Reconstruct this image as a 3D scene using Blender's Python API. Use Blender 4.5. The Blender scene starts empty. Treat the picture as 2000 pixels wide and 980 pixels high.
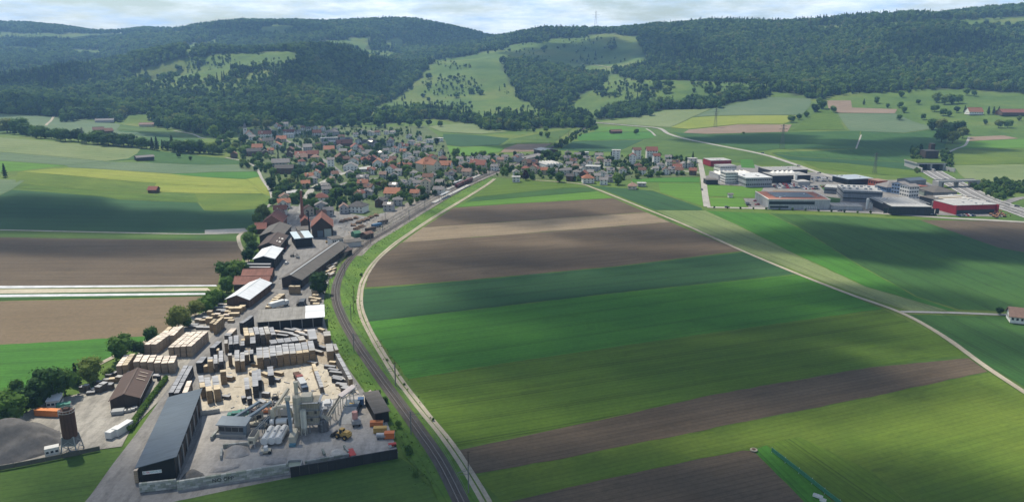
import bpy, bmesh, math, random
import numpy as np
from mathutils import Vector, Matrix
from mathutils.geometry import delaunay_2d_cdt

R = random.Random(7)
S = bpy.context.scene
COL = S.collection

# ------------------------------------------------------------------ camera, sky, sun, exposure
FPX, CAMH, PITCH = 1482.0, 125.0, math.atan(370 / 1482.0)
cam_d = bpy.data.cameras.new('camera')
cam_d.sensor_width = 36.0
cam_d.lens = FPX / 2000.0 * 36.0
cam_d.clip_start, cam_d.clip_end = 1.0, 40000.0
cam = bpy.data.objects.new('camera', cam_d)
cam.location = (0, 0, CAMH)
cam.rotation_euler = (math.pi / 2 - PITCH, 0, 0)
COL.objects.link(cam)
S.camera = cam

SUN_EL = math.radians(58)
SUN_AZ = math.radians(-36)          # measured from +Y towards +X: ahead of the camera and to the left
SUN_DIR = Vector((math.sin(SUN_AZ) * math.cos(SUN_EL), math.cos(SUN_AZ) * math.cos(SUN_EL), math.sin(SUN_EL)))
sun_d = bpy.data.lights.new('sun', 'SUN')
sun_d.energy, sun_d.angle, sun_d.color = 4.8, math.radians(0.5), (1.0, 0.92, 0.77)
sun = bpy.data.objects.new('sun', sun_d)
sun.rotation_euler = SUN_DIR.to_track_quat('Z', 'Y').to_euler()
sun.location = SUN_DIR * 3000
COL.objects.link(sun)

W = bpy.data.worlds.new('World')
S.world = W
W.use_nodes = True
wn, wl = W.node_tree.nodes, W.node_tree.links
wn.clear()
wo = wn.new('ShaderNodeOutputWorld')
bg = wn.new('ShaderNodeBackground')
sky = wn.new('ShaderNodeTexSky')
sky.sky_type = 'NISHITA'
sky.sun_disc = False
sky.sun_elevation, sky.sun_rotation = SUN_EL, SUN_AZ
sky.altitude, sky.air_density, sky.dust_density = 700, 1.2, 0.7
bg.inputs['Strength'].default_value = 0.085
# broken cumulus cover over the whole dome
tc = wn.new('ShaderNodeTexCoord')
sx = wn.new('ShaderNodeSeparateXYZ')
wl.new(tc.outputs['Generated'], sx.inputs[0])
def wmath(op, a, b=None, c=None):
    n = wn.new('ShaderNodeMath'); n.operation = op
    for i, q in enumerate((a, b, c)):
        if q is None: continue
        if isinstance(q, (int, float)): n.inputs[i].default_value = q
        else: wl.new(q, n.inputs[i])
    return n.outputs[0]
zc = wmath('ADD', wmath('MAXIMUM', sx.outputs['Z'], 0.0), 0.16)
cx = wn.new('ShaderNodeCombineXYZ')
wl.new(wmath('DIVIDE', sx.outputs['X'], zc), cx.inputs[0])
wl.new(wmath('DIVIDE', sx.outputs['Y'], zc), cx.inputs[1])
def wnoise(scale, det, rough, off):
    m = wn.new('ShaderNodeMapping'); m.inputs['Location'].default_value = off
    wl.new(cx.outputs[0], m.inputs['Vector'])
    n = wn.new('ShaderNodeTexNoise'); n.inputs['Scale'].default_value = scale
    n.inputs['Detail'].default_value = det; n.inputs['Roughness'].default_value = rough
    wl.new(m.outputs[0], n.inputs['Vector']); return n.outputs['Fac']
def wramp(src, stops):
    r = wn.new('ShaderNodeValToRGB'); e = r.color_ramp.elements
    for i, (p_, c_) in enumerate(stops):
        el = e[i] if i < 2 else e.new(p_)
        el.position = p_; el.color = (*c_, 1)
    wl.new(src, r.inputs[0]); return r.outputs['Color']
low = wmath('MULTIPLY', wmath('POWER', wmath('SUBTRACT', 1.0, wmath('MAXIMUM', sx.outputs['Z'], 0.0)), 5.0), 0.13)   # low cumulus overlap one another towards the horizon
cover = wramp(wmath('ADD', wnoise(1.15, 9, 0.62, (3.1, 1.7, 0)), low), [(0.48, (0, 0, 0)), (0.66, (1, 1, 1))])
tone = wramp(wnoise(2.4, 7, 0.6, (1.4, 5.2, 0)), [(0.36, (6.8, 9.4, 13.4)), (0.60, (14.6, 15.4, 16.0))])
mixc = wn.new('ShaderNodeMixRGB')
wl.new(wmath('MULTIPLY', cover, 0.78), mixc.inputs[0])
wl.new(sky.outputs[0], mixc.inputs[1])
wl.new(tone, mixc.inputs[2])
wl.new(mixc.outputs[0], bg.inputs['Color'])
wl.new(bg.outputs[0], wo.inputs[0])

S.render.engine = 'CYCLES'
S.view_settings.view_transform = 'Standard'
S.view_settings.look = 'None'
S.view_settings.exposure = 0.32
S.view_settings.gamma = 1.0
S.view_settings.use_curve_mapping = False
cy = S.cycles
cy.use_denoising = True
cy.denoiser = 'OPENIMAGEDENOISE'
cy.use_adaptive_sampling = False
cy.max_bounces, cy.diffuse_bounces, cy.glossy_bounces, cy.transmission_bounces = 4, 2, 2, 2
cy.volume_bounces, cy.transparent_max_bounces = 0, 12
cy.sample_clamp_indirect = 4.0

# ------------------------------------------------------------------ helpers
def smooth(a, b, x):
    t = np.clip((x - a) / (b - a), 0, 1)
    return t * t * (3 - 2 * t)

def ray(u, v):
    x = (np.asarray(u, float) - 1000) / FPX
    yc = -(np.asarray(v, float) - 490) / FPX
    return np.stack([x, math.cos(PITCH) + yc * math.sin(PITCH), -math.sin(PITCH) + yc * math.cos(PITCH)], -1)

def at_depth(u, v, d):                      # the point on the sight line (u, v) at d metres of forward distance
    r = ray(u, v); t = d / r[..., 1]
    return np.array([0, 0, CAMH]) + r * np.asarray(t)[..., None]

def project(P):
    P = np.asarray(P, float); q = P - np.array([0, 0, CAMH])
    f = q[..., 1] * math.cos(PITCH) - q[..., 2] * math.sin(PITCH)
    up = q[..., 1] * math.sin(PITCH) + q[..., 2] * math.cos(PITCH)
    f = np.where(f > 1, f, 1)
    return 1000 + FPX * q[..., 0] / f, 490 - FPX * up / f, f

def inside(poly, u, v):
    u, v = np.asarray(u, float), np.asarray(v, float)
    r = np.zeros(u.shape, bool); n = len(poly)
    for i in range(n):
        x1, y1 = poly[i]; x2, y2 = poly[(i + 1) % n]
        c = ((y1 > v) != (y2 > v))
        if y1 != y2:
            r ^= c & (u < (x2 - x1) * (v - y1) / (y2 - y1) + x1)
    return r

# ------------------------------------------------------------------ terrain heights from surveyed points
CTRL = {
 -400: [(300, 900), (272, 1010), (240, 1450), (180, 2200), (120, 3300), (60, 4600)],
 -150: [(370, 720), (320, 850), (268, 1010), (238, 1420), (215, 1650), (160, 2700), (110, 3500), (52, 4650)],
 0: [(370, 720), (320, 850), (272, 1015), (240, 1330), (225, 1480), (192, 1720), (160, 2700), (110, 3500), (70, 4300), (50, 4700)],
 100: [(375, 715), (320, 860), (277, 1020), (243, 1330), (230, 1480), (200, 1800), (160, 2500), (130, 3000), (75, 4200), (56, 4700)],
 200: [(385, 700), (330, 840), (284, 1020), (252, 1330), (240, 1480), (210, 1750), (152, 2300), (125, 3100), (75, 4100), (64, 4600)],
 300: [(395, 680), (340, 830), (292, 1020), (262, 1300), (243, 1480), (205, 1740), (160, 2050), (118, 2320), (92, 3400), (62, 4500)],
 400: [(410, 655), (345, 835), (302, 1020), (270, 1260), (248, 1440), (205, 1740), (150, 2080), (108, 2360), (84, 3400), (58, 4300)],
 500: [(400, 671), (340, 855), (300, 1055), (252, 1400), (232, 1530), (205, 1740), (150, 2080), (102, 2400), (78, 3400), (48, 4100)],
 600: [(400, 671), (300, 1061), (252, 1410), (232, 1550), (200, 1780), (150, 2080), (100, 2440), (74, 3400), (48, 4000)],
 690: [(400, 671), (300, 1061), (252, 1410), (228, 1600), (195, 1860), (145, 2250), (96, 2650), (70, 3500), (44, 4000)],
 770: [(300, 1061), (252, 1410), (222, 1660), (195, 2050), (150, 2650), (105, 3250), (75, 3650), (44, 4000)],
 850: [(300, 1061), (252, 1410), (217, 1740), (160, 2150), (118, 2580), (96, 3400), (56, 4000)],
 930: [(300, 1061), (252, 1420), (215, 1780), (160, 2180), (115, 2650), (92, 3250), (70, 3900)],
 1050: [(300, 1061), (252, 1420), (232, 1620), (195, 1950), (130, 2420), (90, 2880), (64, 3300)],
 1150: [(300, 1061), (252, 1410), (232, 1600), (200, 1880), (150, 2230), (100, 2720), (62, 3200)],
 1300: [(300, 1055), (252, 1380), (215, 1650), (165, 1940), (110, 2400), (56, 2980)],
 1450: [(300, 1045), (252, 1340), (205, 1620), (160, 1880), (105, 2320), (58, 2800)],
 1600: [(300, 1035), (252, 1310), (195, 1620), (150, 1900), (100, 2250), (55, 2600), (46, 2720)],
 1750: [(300, 1025), (252, 1280), (188, 1590), (140, 1880), (90, 2200), (50, 2480), (38, 2680)],
 1880: [(300, 1015), (252, 1250), (183, 1580), (135, 1850), (85, 2160), (46, 2400), (32, 2620)],
 2000: [(320, 925), (252, 1220), (185, 1550), (135, 1830), (85, 2120), (44, 2360), (30, 2580)],
 2250: [(320, 925), (252, 1200), (185, 1530), (110, 1950), (42, 2340), (28, 2560)],
 2500: [(320, 925), (252, 1190), (185, 1510), (110, 1930), (42, 2320), (28, 2540)],
}
_pts = []
for u_, rows in CTRL.items():
    for v_, d_ in rows:
        _pts.append(at_depth(u_, v_, d_))
    e_ = at_depth(u_, rows[-1][0], rows[-1][1])
    for k_, dz in ((500, -40), (1300, -140), (2400, -260)):
        s_ = (rows[-1][1] + k_) / rows[-1][1]
        _pts.append(np.array([e_[0] * s_, e_[1] * s_, e_[2] + dz]))
for x_, y_, z_ in [(-900, 1160, 12), (-650, 1150, 12), (-480, 1150, 12), (-760, 1560, 26), (-1000, 2250, 70), (-700, 2700, 110), (-500, 2800, 110),
                   (-380, 2900, 120), (-1300, 2300, 95)]:
    _pts.append(np.array([x_, y_, z_]))
for y_ in (-900, -300, 100, 350, 520):
    for x_ in range(-2400, 2401, 400):
        _pts.append(np.array([x_ * (0.5 if y_ > 0 else 1), y_, 0.0]))
for y_ in (600, 680):
    for x_ in (-200, 0, 200, 400, 600, 900):
        _pts.append(np.array([x_, y_, 0.0]))
for x_ in (0, 150, 300, 450, 600):
    for y_ in (800, 900): _pts.append(np.array([x_, y_, 0.0]))
_pts = np.array(_pts)
def _tps(r2):
    return 0.5 * r2 * np.log(r2 + 1e-9)
def _fit(P, lam):
    X = P[:, :2] / 1000.0; n = len(X)
    d2 = ((X[:, None] - X[None]) ** 2).sum(-1)
    A = np.zeros((n + 3, n + 3)); A[:n, :n] = _tps(d2) + lam * np.eye(n)
    A[:n, n] = 1; A[:n, n + 1:] = X; A[n, :n] = 1; A[n + 1:, :n] = X.T
    b = np.zeros(n + 3); b[:n] = P[:, 2]
    return X, np.linalg.solve(A, b)
_X, _w = _fit(_pts, 0.002)
GX0, GX1, GY0, GY1, GS = -4600, 4600, -900, 5600, 20
gx = np.arange(GX0, GX1 + 1, GS, dtype=float); gy = np.arange(GY0, GY1 + 1, GS, dtype=float)
HM = np.zeros((len(gy), len(gx)))
for j_, y_ in enumerate(gy):
    q_ = np.stack([gx, np.full_like(gx, y_)], -1) / 1000.0
    d2_ = ((q_[:, None] - _X[None]) ** 2).sum(-1)
    HM[j_] = _tps(d2_) @ _w[:-3] + _w[-3] + q_ @ _w[-2:]
# small relief on the slopes, none on the valley floor
_xx, _yy = np.meshgrid(gx, gy)
_rel = (np.sin(_xx / 150 + _yy / 400 + np.sin(_yy / 260) * 1.3) * np.cos(_yy / 310 + np.sin(_xx / 240)) * (20 - 11 * smooth(2700, 3300, _yy)) + np.sin(_xx / 97 + np.sin(_yy / 143) * 2) * np.sin(_yy / 121 + np.sin(_xx / 171) * 1.7) * 5
        + np.sin(_xx / 41 + _yy / 63) * np.sin(_yy / 37 - _xx / 81) * 1.6)
HM += _rel * smooth(1550, 2100, _yy) * smooth(10, 60, HM)
HM = np.maximum(HM, -300) * smooth(520, 680, _yy)
HM = np.where((_yy < 1500) & (HM < 0), HM * 0.3, HM)

def H(x, y):
    x = np.asarray(x, float); y = np.asarray(y, float)
    fx = np.clip((x - GX0) / GS, 0, len(gx) - 1.001); fy = np.clip((y - GY0) / GS, 0, len(gy) - 1.001)
    i = fx.astype(int); j = fy.astype(int); a = fx - i; b = fy - j
    return (HM[j, i] * (1 - a) * (1 - b) + HM[j, i + 1] * a * (1 - b) + HM[j + 1, i] * (1 - a) * b + HM[j + 1, i + 1] * a * b)

_TS = np.concatenate([np.arange(180, 1600, 12), np.arange(1600, 6600, 25)]).astype(float)
def ground(u, v):                            # where the sight line through (u, v) meets the ground
    u = np.atleast_1d(np.asarray(u, float)); v = np.atleast_1d(np.asarray(v, float))
    r = ray(u, v); r = r / r[:, 1:2]
    P = r[:, None, :] * _TS[None, :, None]; P[..., 2] += CAMH
    below = P[..., 2] < H(P[..., 0], P[..., 1])
    k = np.where(below.any(1), below.argmax(1), len(_TS) - 1)
    lo = _TS[np.maximum(k - 1, 0)].copy(); hi = _TS[k].copy()
    lo[k == 0] = 60
    for _ in range(22):
        m = (lo + hi) / 2
        q = r * m[:, None]
        b = q[:, 2] + CAMH < H(q[:, 0], q[:, 1])
        hi = np.where(b, m, hi); lo = np.where(b, lo, m)
    q = r * hi[:, None]
    return np.stack([q[:, 0], q[:, 1], H(q[:, 0], q[:, 1])], -1)

def G1(u, v):
    p = ground([u], [v])[0]
    return float(p[0]), float(p[1])
LIFT = 0.30                                   # top of the paved sheets above the terrain sheet
def gz(x, y):
    return float(H(x, y)) + LIFT

# ------------------------------------------------------------------ materials
class NT:
    def __init__(s, name, rough=0.9):
        s.m = bpy.data.materials.new(name); s.m.use_nodes = True
        s.n, s.l = s.m.node_tree.nodes, s.m.node_tree.links
        s.b = s.n['Principled BSDF']; s.b.inputs['Roughness'].default_value = rough
        s.b.inputs['Specular IOR Level'].default_value = 0.25
    def link(s, a, b): s.l.new(a, b)
    def val(s, sock, q):
        if isinstance(q, (int, float)): sock.default_value = q
        elif isinstance(q, tuple): sock.default_value = (*q, 1) if len(q) == 3 and sock.type == 'RGBA' else q
        else: s.l.new(q, sock)
    def math(s, op, a, b=None):
        n = s.n.new('ShaderNodeMath'); n.operation = op
        s.val(n.inputs[0], a)
        if b is not None: s.val(n.inputs[1], b)
        return n.outputs[0]
    def coords(s, scale=(1, 1, 1), rot=0.0, kind='Object', loc=(0, 0, 0)):
        t = s.n.new('ShaderNodeTexCoord'); m = s.n.new('ShaderNodeMapping')
        m.inputs['Scale'].default_value = scale; m.inputs['Location'].default_value = loc
        m.vector_type = 'TEXTURE' if False else 'POINT'
        r = s.n.new('ShaderNodeVectorRotate'); r.rotation_type = 'Z_AXIS'; r.inputs['Angle'].default_value = -rot
        s.l.new(t.outputs[kind], r.inputs['Vector']); s.l.new(r.outputs[0], m.inputs['Vector'])
        return m.outputs[0]
    def noise(s, vec, scale, det=4, rough=0.55):
        n = s.n.new('ShaderNodeTexNoise'); n.inputs['Scale'].default_value = scale
        n.inputs['Detail'].default_value = det; n.inputs['Roughness'].default_value = rough
        s.l.new(vec, n.inputs['Vector']); return n.outputs['Fac']
    def ramp(s, src, stops):
        r = s.n.new('ShaderNodeValToRGB'); e = r.color_ramp.elements
        for i, (p_, c_) in enumerate(stops):
            el = e[i] if i < 2 else e.new(p_)
            el.position = p_; el.color = (*c_, 1) if len(c_) == 3 else c_
        s.l.new(src, r.inputs[0]); return r.outputs['Color']
    def mix(s, fac, a, b, mode='MIX'):
        n = s.n.new('ShaderNodeMixRGB'); n.blend_type = mode
        s.val(n.inputs[0], fac); s.val(n.inputs[1], a); s.val(n.inputs[2], b)
        return n.outputs[0]
    def rnd(s):
        return s.n.new('ShaderNodeObjectInfo').outputs['Random']
    def out(s, col): s.val(s.b.inputs['Base Color'], col); return s.m

def shade(c, k): return tuple(min(1, x * k) for x in c)
_MC = {}
def plain(name, col, rough=0.8, var=0.12, scale=0.6, metal=0.0, per_obj=0.0):
    if name in _MC: return _MC[name]
    t = NT(name, rough); t.b.inputs['Metallic'].default_value = metal
    n = t.noise(t.coords(), scale, 5, 0.65)
    c = t.ramp(n, [(0.25, shade(col, 1 - var * 2)), (0.75, shade(col, 1 + var))])
    if per_obj:
        c = t.mix(1.0, c, t.ramp(t.rnd(), [(0, (1 - per_obj,) * 3), (1, (1 + per_obj,) * 3)]), 'MULTIPLY')
    _MC[name] = t.out(c); return _MC[name]

# ------------------------------------------------------------------ mesh building
class MB:
    def __init__(s): s.v, s.f, s.m = [], [], []
    def face(s, pts, m=0):
        b = len(s.v); s.v += [tuple(p) for p in pts]; s.f.append(tuple(range(b, b + len(pts)))); s.m.append(m)
    def add(s, vs, fs, m=0):
        b = len(s.v); s.v += [tuple(p) for p in vs]
        for q in fs: s.f.append(tuple(b + i for i in q)); s.m.append(m)
    def box(s, x0, x1, y0, y1, z0, z1, m=0, rot=0.0, c=(0, 0)):
        vs = [(x, y, z) for z in (z0, z1) for x, y in ((x0, y0), (x1, y0), (x1, y1), (x0, y1))]
        if rot:
            ca, sa = math.cos(rot), math.sin(rot)
            vs = [(c[0] + (x - c[0]) * ca - (y - c[1]) * sa, c[1] + (x - c[0]) * sa + (y - c[1]) * ca, z) for x, y, z in vs]
        s.add(vs, [(3, 2, 1, 0), (4, 5, 6, 7), (0, 1, 5, 4), (1, 2, 6, 5), (2, 3, 7, 6), (3, 0, 4, 7)], m)
    def prism(s, poly, z0, z1, m=0, top=None):
        n = len(poly)
        a = sum(poly[i][0] * poly[(i + 1) % n][1] - poly[(i + 1) % n][0] * poly[i][1] for i in range(n))
        if a < 0: poly = poly[::-1]
        b = len(s.v)
        s.v += [(x, y, z0) for x, y in poly] + [(x, y, z1) for x, y in poly]
        s.f.append(tuple(b + n - 1 - i for i in range(n))); s.m.append(m)
        s.f.append(tuple(b + n + i for i in range(n))); s.m.append(m if top is None else top)
        for i in range(n):
            j = (i + 1) % n
            s.f.append((b + i, b + j, b + n + j, b + n + i)); s.m.append(m)
    def cyl(s, x, y, z0, z1, r0, r1=None, n=10, m=0):
        r1 = r0 if r1 is None else r1
        b = len(s.v)
        for z, r in ((z0, r0), (z1, r1)):
            s.v += [(x + r * math.cos(2 * math.pi * i / n), y + r * math.sin(2 * math.pi * i / n), z) for i in range(n)]
        s.f.append(tuple(b + n - 1 - i for i in range(n))); s.f.append(tuple(b + n + i for i in range(n))); s.m += [m, m]
        for i in range(n):
            j = (i + 1) % n; s.f.append((b + i, b + j, b + n + j, b + n + i)); s.m.append(m)
    def bar(s, p, q, w, h=None, m=0, n=4):
        p, q = Vector(p), Vector(q); d = (q - p)
        if d.length < 1e-6: return
        h = w if h is None else h
        d.normalize(); side = d.cross(Vector((0, 0, 1)))
        side = side.normalized() if side.length > 1e-3 else Vector((1, 0, 0))
        up = side.cross(d)
        if n == 4: offs = [(-w / 2, -h / 2), (w / 2, -h / 2), (w / 2, h / 2), (-w / 2, h / 2)]
        else: offs = [(w / 2 * math.cos(2 * math.pi * i / n), h / 2 * math.sin(2 * math.pi * i / n)) for i in range(n)]
        vs = [c + side * a + up * b_ for c in (p, q) for a, b_ in offs]
        k = len(offs)
        fs = [tuple(range(k)), tuple(reversed(range(k, 2 * k)))] + [(i, i + k, (i + 1) % k + k, (i + 1) % k) for i in range(k)]
        s.add([tuple(v) for v in vs], [tuple(reversed(f_)) for f_ in fs] if False else fs, m)
    def mesh(s, name, mats):
        me = bpy.data.meshes.new(name)
        me.from_pydata(s.v, [], s.f)
        for m in (mats if isinstance(mats, (list, tuple)) else [mats]): me.materials.append(m)
        if any(s.m): me.polygons.foreach_set('material_index', s.m)
        me.update(); return me
    def build(s, name, mats, parent=None, loc=None, rot=0.0):
        return link(name, s.mesh(name, mats), parent, loc, rot)

def link(name, me, parent=None, loc=None, rot=0.0):
    o = bpy.data.objects.new(name, me)
    COL.objects.link(o)
    if parent is not None: o.parent = parent
    if loc is not None: o.location = loc
    if rot: o.rotation_euler = (0, 0, rot)
    return o
def tag(o, label, cat, group=None):
    o['label'] = label; o['category'] = cat
    if group: o['group'] = group
    return o
def thing(name, label, cat, x, y, rot=0.0, group=None, z=None):
    o = link(name, None, None, (x, y, gz(x, y) if z is None else z), rot)
    o.empty_display_size = 1.0
    return tag(o, label, cat, group)
def structure(o): o['kind'] = 'structure'; return o
def stuff(o): o['kind'] = 'stuff'; return o
# ------------------------------------------------------------------ land cover traced on the ground
MEADOWS = [
 [(228, 160), (300, 128), (367, 112), (444, 105), (577, 100), (582, 126), (520, 132), (460, 140), (440, 156), (380, 162), (300, 150)],
 [(722, 212), (790, 180), (828, 145), (848, 118), (872, 112), (905, 126), (945, 132), (975, 148), (990, 178), (1025, 195), (1085, 226), (1050, 236), (900, 226), (830, 218)],
 [(925, 107), (1000, 88), (1080, 78), (1180, 66), (1250, 70), (1262, 108), (1255, 132), (1215, 138), (1130, 132), (1000, 118), (975, 112)],
 [(1110, 205), (1180, 165), (1230, 155), (1400, 160), (1500, 165), (1500, 180), (1440, 182), (1400, 196), (1320, 206), (1250, 205), (1195, 210), (1150, 228), (1115, 222)],
 [(1535, 56), (1600, 51), (1750, 43), (1880, 37), (2000, 34), (2200, 32), (2200, 50), (2000, 52), (1900, 58), (1840, 50), (1700, 56), (1600, 64)],
 [(-200, 60), (0, 63), (110, 65), (250, 64), (252, 79), (150, 84), (40, 79), (-200, 79)],
 [(350, 92), (400, 80), (432, 77), (432, 93), (372, 105)],
 [(500, 58), (540, 46), (588, 53), (560, 73), (505, 72)],
 [(600, 84), (680, 76), (722, 72), (716, 99), (640, 95)],
 [(758, 76), (792, 70), (786, 98), (754, 100)],
 [(838, 58), (882, 63), (872, 71), (846, 64)],
 [(0, 88), (60, 91), (100, 93), (80, 103), (0, 101)],
 [(130, 96), (200, 99), (196, 110), (140, 108)],
 [(0, 136), (60, 130), (115, 124), (100, 132), (0, 142)],
 [(235, 226), (300, 222), (306, 242), (262, 246), (240, 240)],
 [(300, 62), (370, 60), (366, 70), (300, 72)],
 [(262, 172), (300, 152), (385, 164), (445, 158), (520, 134), (548, 132), (520, 168), (470, 188), (400, 190), (330, 184)],
 [(60, 178), (130, 160), (180, 158), (150, 176), (90, 190)],
 [(690, 100), (745, 96), (775, 104), (760, 122), (715, 124)],
]
FORESTS = [
 [(-900, -200), (960, -200), (975, 60), (960, 85), (930, 106), (875, 114), (850, 116), (826, 145), (790, 180), (722, 214), (716, 236), (620, 246), (560, 238), (470, 250), (420, 268),
  (330, 250), (235, 236), (170, 234), (140, 238), (105, 228), (60, 224), (0, 222), (-900, 222)],
 [(930, -200), (1270, -200), (1270, 72), (1180, 66), (1080, 77), (1000, 88), (930, 106), (860, 114)],
 [(978, 122), (1060, 125), (1118, 143), (1182, 150), (1172, 166), (1122, 196), (1102, 214), (1152, 232), (1130, 246), (1060, 226), (1020, 192), (998, 162)],
 [(1168, 234), (1200, 212), (1250, 206), (1320, 208), (1400, 196), (1450, 177), (1515, 174), (1502, 188), (1400, 210), (1300, 215), (1230, 230)],
 [(1195, 142), (1256, 75), (1256, -200), (2900, -200), (2900, 184), (2010, 184), (1850, 174), (1700, 180), (1650, 180), (1605, 194), (1570, 188), (1530, 180), (1400, 160), (1240, 156)],
 [(940, 243), (958, 234), (1060, 228), (1152, 234), (1160, 246), (1100, 251), (950, 254)],
 [(726, 232), (760, 218), (835, 218), (945, 238), (940, 246), (850, 232), (780, 240), (740, 246)],
]
def wooded(u, v):
    r = np.zeros(np.shape(u), bool)
    for q in FORESTS: r |= inside(q, u, v)
    for q in MEADOWS: r &= ~inside(q, u, v)
    return r

# terrain sheet
nx, ny = len(gx), len(gy)
tv = np.stack([_xx, _yy, HM], -1).reshape(-1, 3)
ii = np.arange(nx * ny).reshape(ny, nx)
tf = np.stack([ii[:-1, :-1], ii[:-1, 1:], ii[1:, 1:], ii[1:, :-1]], -1).reshape(-1, 4)
me = bpy.data.meshes.new('hills')
me.vertices.add(len(tv)); me.vertices.foreach_set('co', tv.ravel())
me.loops.add(tf.size); me.loops.foreach_set('vertex_index', tf.ravel())
me.polygons.add(len(tf)); me.polygons.foreach_set('loop_start', np.arange(0, tf.size, 4)); me.polygons.foreach_set('loop_total', np.full(len(tf), 4))
me.polygons.foreach_set('use_smooth', np.ones(len(tf), bool))
pu, pv, pf = project(tv)
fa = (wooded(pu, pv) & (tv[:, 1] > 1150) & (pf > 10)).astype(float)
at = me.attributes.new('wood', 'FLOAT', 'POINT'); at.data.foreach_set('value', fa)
me.update(calc_edges=True); me.validate()
t = NT('meadow_and_forest_floor', 0.95)
co = t.coords()
g1 = t.ramp(t.noise(co, 0.006, 6, 0.6), [(0.3, (0.048, 0.100, 0.014)), (0.5, (0.082, 0.138, 0.022)), (0.72, (0.140, 0.160, 0.034))])
g2 = t.mix(1.0, g1, t.ramp(t.noise(co, 0.25, 6, 0.7), [(0.25, (0.70, 0.72, 0.70)), (0.75, (1.2, 1.2, 1.15))]), 'MULTIPLY')
g2 = t.mix(1.0, g2, t.ramp(t.noise(co, 0.022, 7, 0.7), [(0.32, (0.70, 0.76, 0.72)), (0.5, (1, 1, 1)), (0.70, (1.18, 1.12, 1.05))]), 'MULTIPLY')
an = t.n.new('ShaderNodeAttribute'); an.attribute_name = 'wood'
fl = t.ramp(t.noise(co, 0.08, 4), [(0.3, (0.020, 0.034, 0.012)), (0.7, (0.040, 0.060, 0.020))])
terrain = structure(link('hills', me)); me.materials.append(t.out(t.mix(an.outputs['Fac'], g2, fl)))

# ---------------- draped sheets
_layer = [0]
def sheet(name, poly_xy, mat, lift, step=18.0, label=None):
    P = [Vector((float(x), float(y))) for x, y in poly_xy]
    ys = [p.y for p in P]
    flat = max(ys) < 515
    loop = []
    for i in range(len(P)):
        a, b = P[i], P[(i + 1) % len(P)]
        es = 5.0 if min(a.y, b.y) < 600 and 'field' in name else step
        n = max(1, int((b - a).length / es)) if (not flat or es < step) else 1
        pr = Vector((b.y - a.y, a.x - b.x)).normalized() if (b - a).length > 1e-6 else Vector((0, 0))
        loop += [a.lerp(b, k / n) + pr * (R.uniform(-.45, .3) if es < step else 0) for k in range(n)]
    pts = list(loop); n = len(loop)
    if not flat:
        xs = [p.x for p in P]
        X, Y = np.meshgrid(np.arange(min(xs), max(xs), step), np.arange(min(ys), max(ys), step))
        X, Y = X.ravel(), Y.ravel()
        k = inside([(p.x, p.y) for p in P], X, Y)
        pts += [Vector((float(a), float(b))) for a, b in zip(X[k], Y[k])]
    vs, _, fs, _, _, _ = delaunay_2d_cdt(pts, [(i, (i + 1) % n) for i in range(n)], [], 1, 1e-4)
    x = np.array([q.x for q in vs]); y = np.array([q.y for q in vs])
    z = H(x, y) + lift + 0.12 * smooth(540, 800, y) + 0.4 * smooth(1000, 1600, y)
    me = bpy.data.meshes.new(name)
    F = []
    for f_ in fs:
        a, b, c = (vs[i] for i in f_[:3])
        F.append(tuple(f_) if (b - a).cross(c - a) > 0 else tuple(reversed(f_)))
    me.from_pydata([(float(a), float(b), float(c)) for a, b, c in zip(x, y, z)], [], F)
    me.materials.append(mat); me.update()
    return structure(link(name, me))

def curve_pts(px, step=6.0, raw=False):       # Catmull-Rom through traced points, in world metres
    g = ground([p[0] for p in px], [p[1] for p in px])[:, :2] if not raw else np.array(px, float)
    g = np.vstack([2 * g[0] - g[1], g, 2 * g[-1] - g[-2]]); out = []
    for i in range(1, len(g) - 2):
        p0, p1, p2, p3 = g[i - 1], g[i], g[i + 1], g[i + 2]
        n = max(1, int(np.linalg.norm(p2 - p1) / step))
        for k in range(n):
            s = k / n
            out.append(0.5 * (2 * p1 + (p2 - p0) * s + (2 * p0 - 5 * p1 + 4 * p2 - p3) * s * s + (3 * p1 - p0 - 3 * p2 + p3) * s ** 3))
    out.append(g[-2]); return np.array(out)
def normals2(c):
    d = np.gradient(c, axis=0); d /= np.linalg.norm(d, axis=1)[:, None] + 1e-9
    return np.stack([-d[:, 1], d[:, 0]], -1)
def ribbon(name, c, width, mat, lift, off=0.0, wob=0.0):
    n = normals2(c); w = np.full(len(c), width / 2.0)
    if wob: w = w * (1 + wob * np.sin(np.arange(len(c)) * 0.9) * np.cos(np.arange(len(c)) * 0.37))
    rows = [c + n * (off + k * w[:, None]) for k in (-1, -0.33, 0.33, 1)]
    vs, fs = [], []
    for r in rows:
        y = r[:, 1]; z = H(r[:, 0], y) + lift + 0.12 * smooth(540, 800, y) + 0.4 * smooth(1000, 1600, y)
        vs += [(float(a), float(b), float(q)) for (a, b), q in zip(r, z)]
    L = len(c)
    for k in range(3):
        for i in range(L - 1):
            fs.append((k * L + i, k * L + i + 1, (k + 1) * L + i + 1, (k + 1) * L + i)[::-1])
    me = bpy.data.meshes.new(name); me.from_pydata(vs, [], fs); me.materials.append(mat)
    me.polygons.foreach_set('use_smooth', [True] * len(fs)); me.update()
    return structure(link(name, me))

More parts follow.
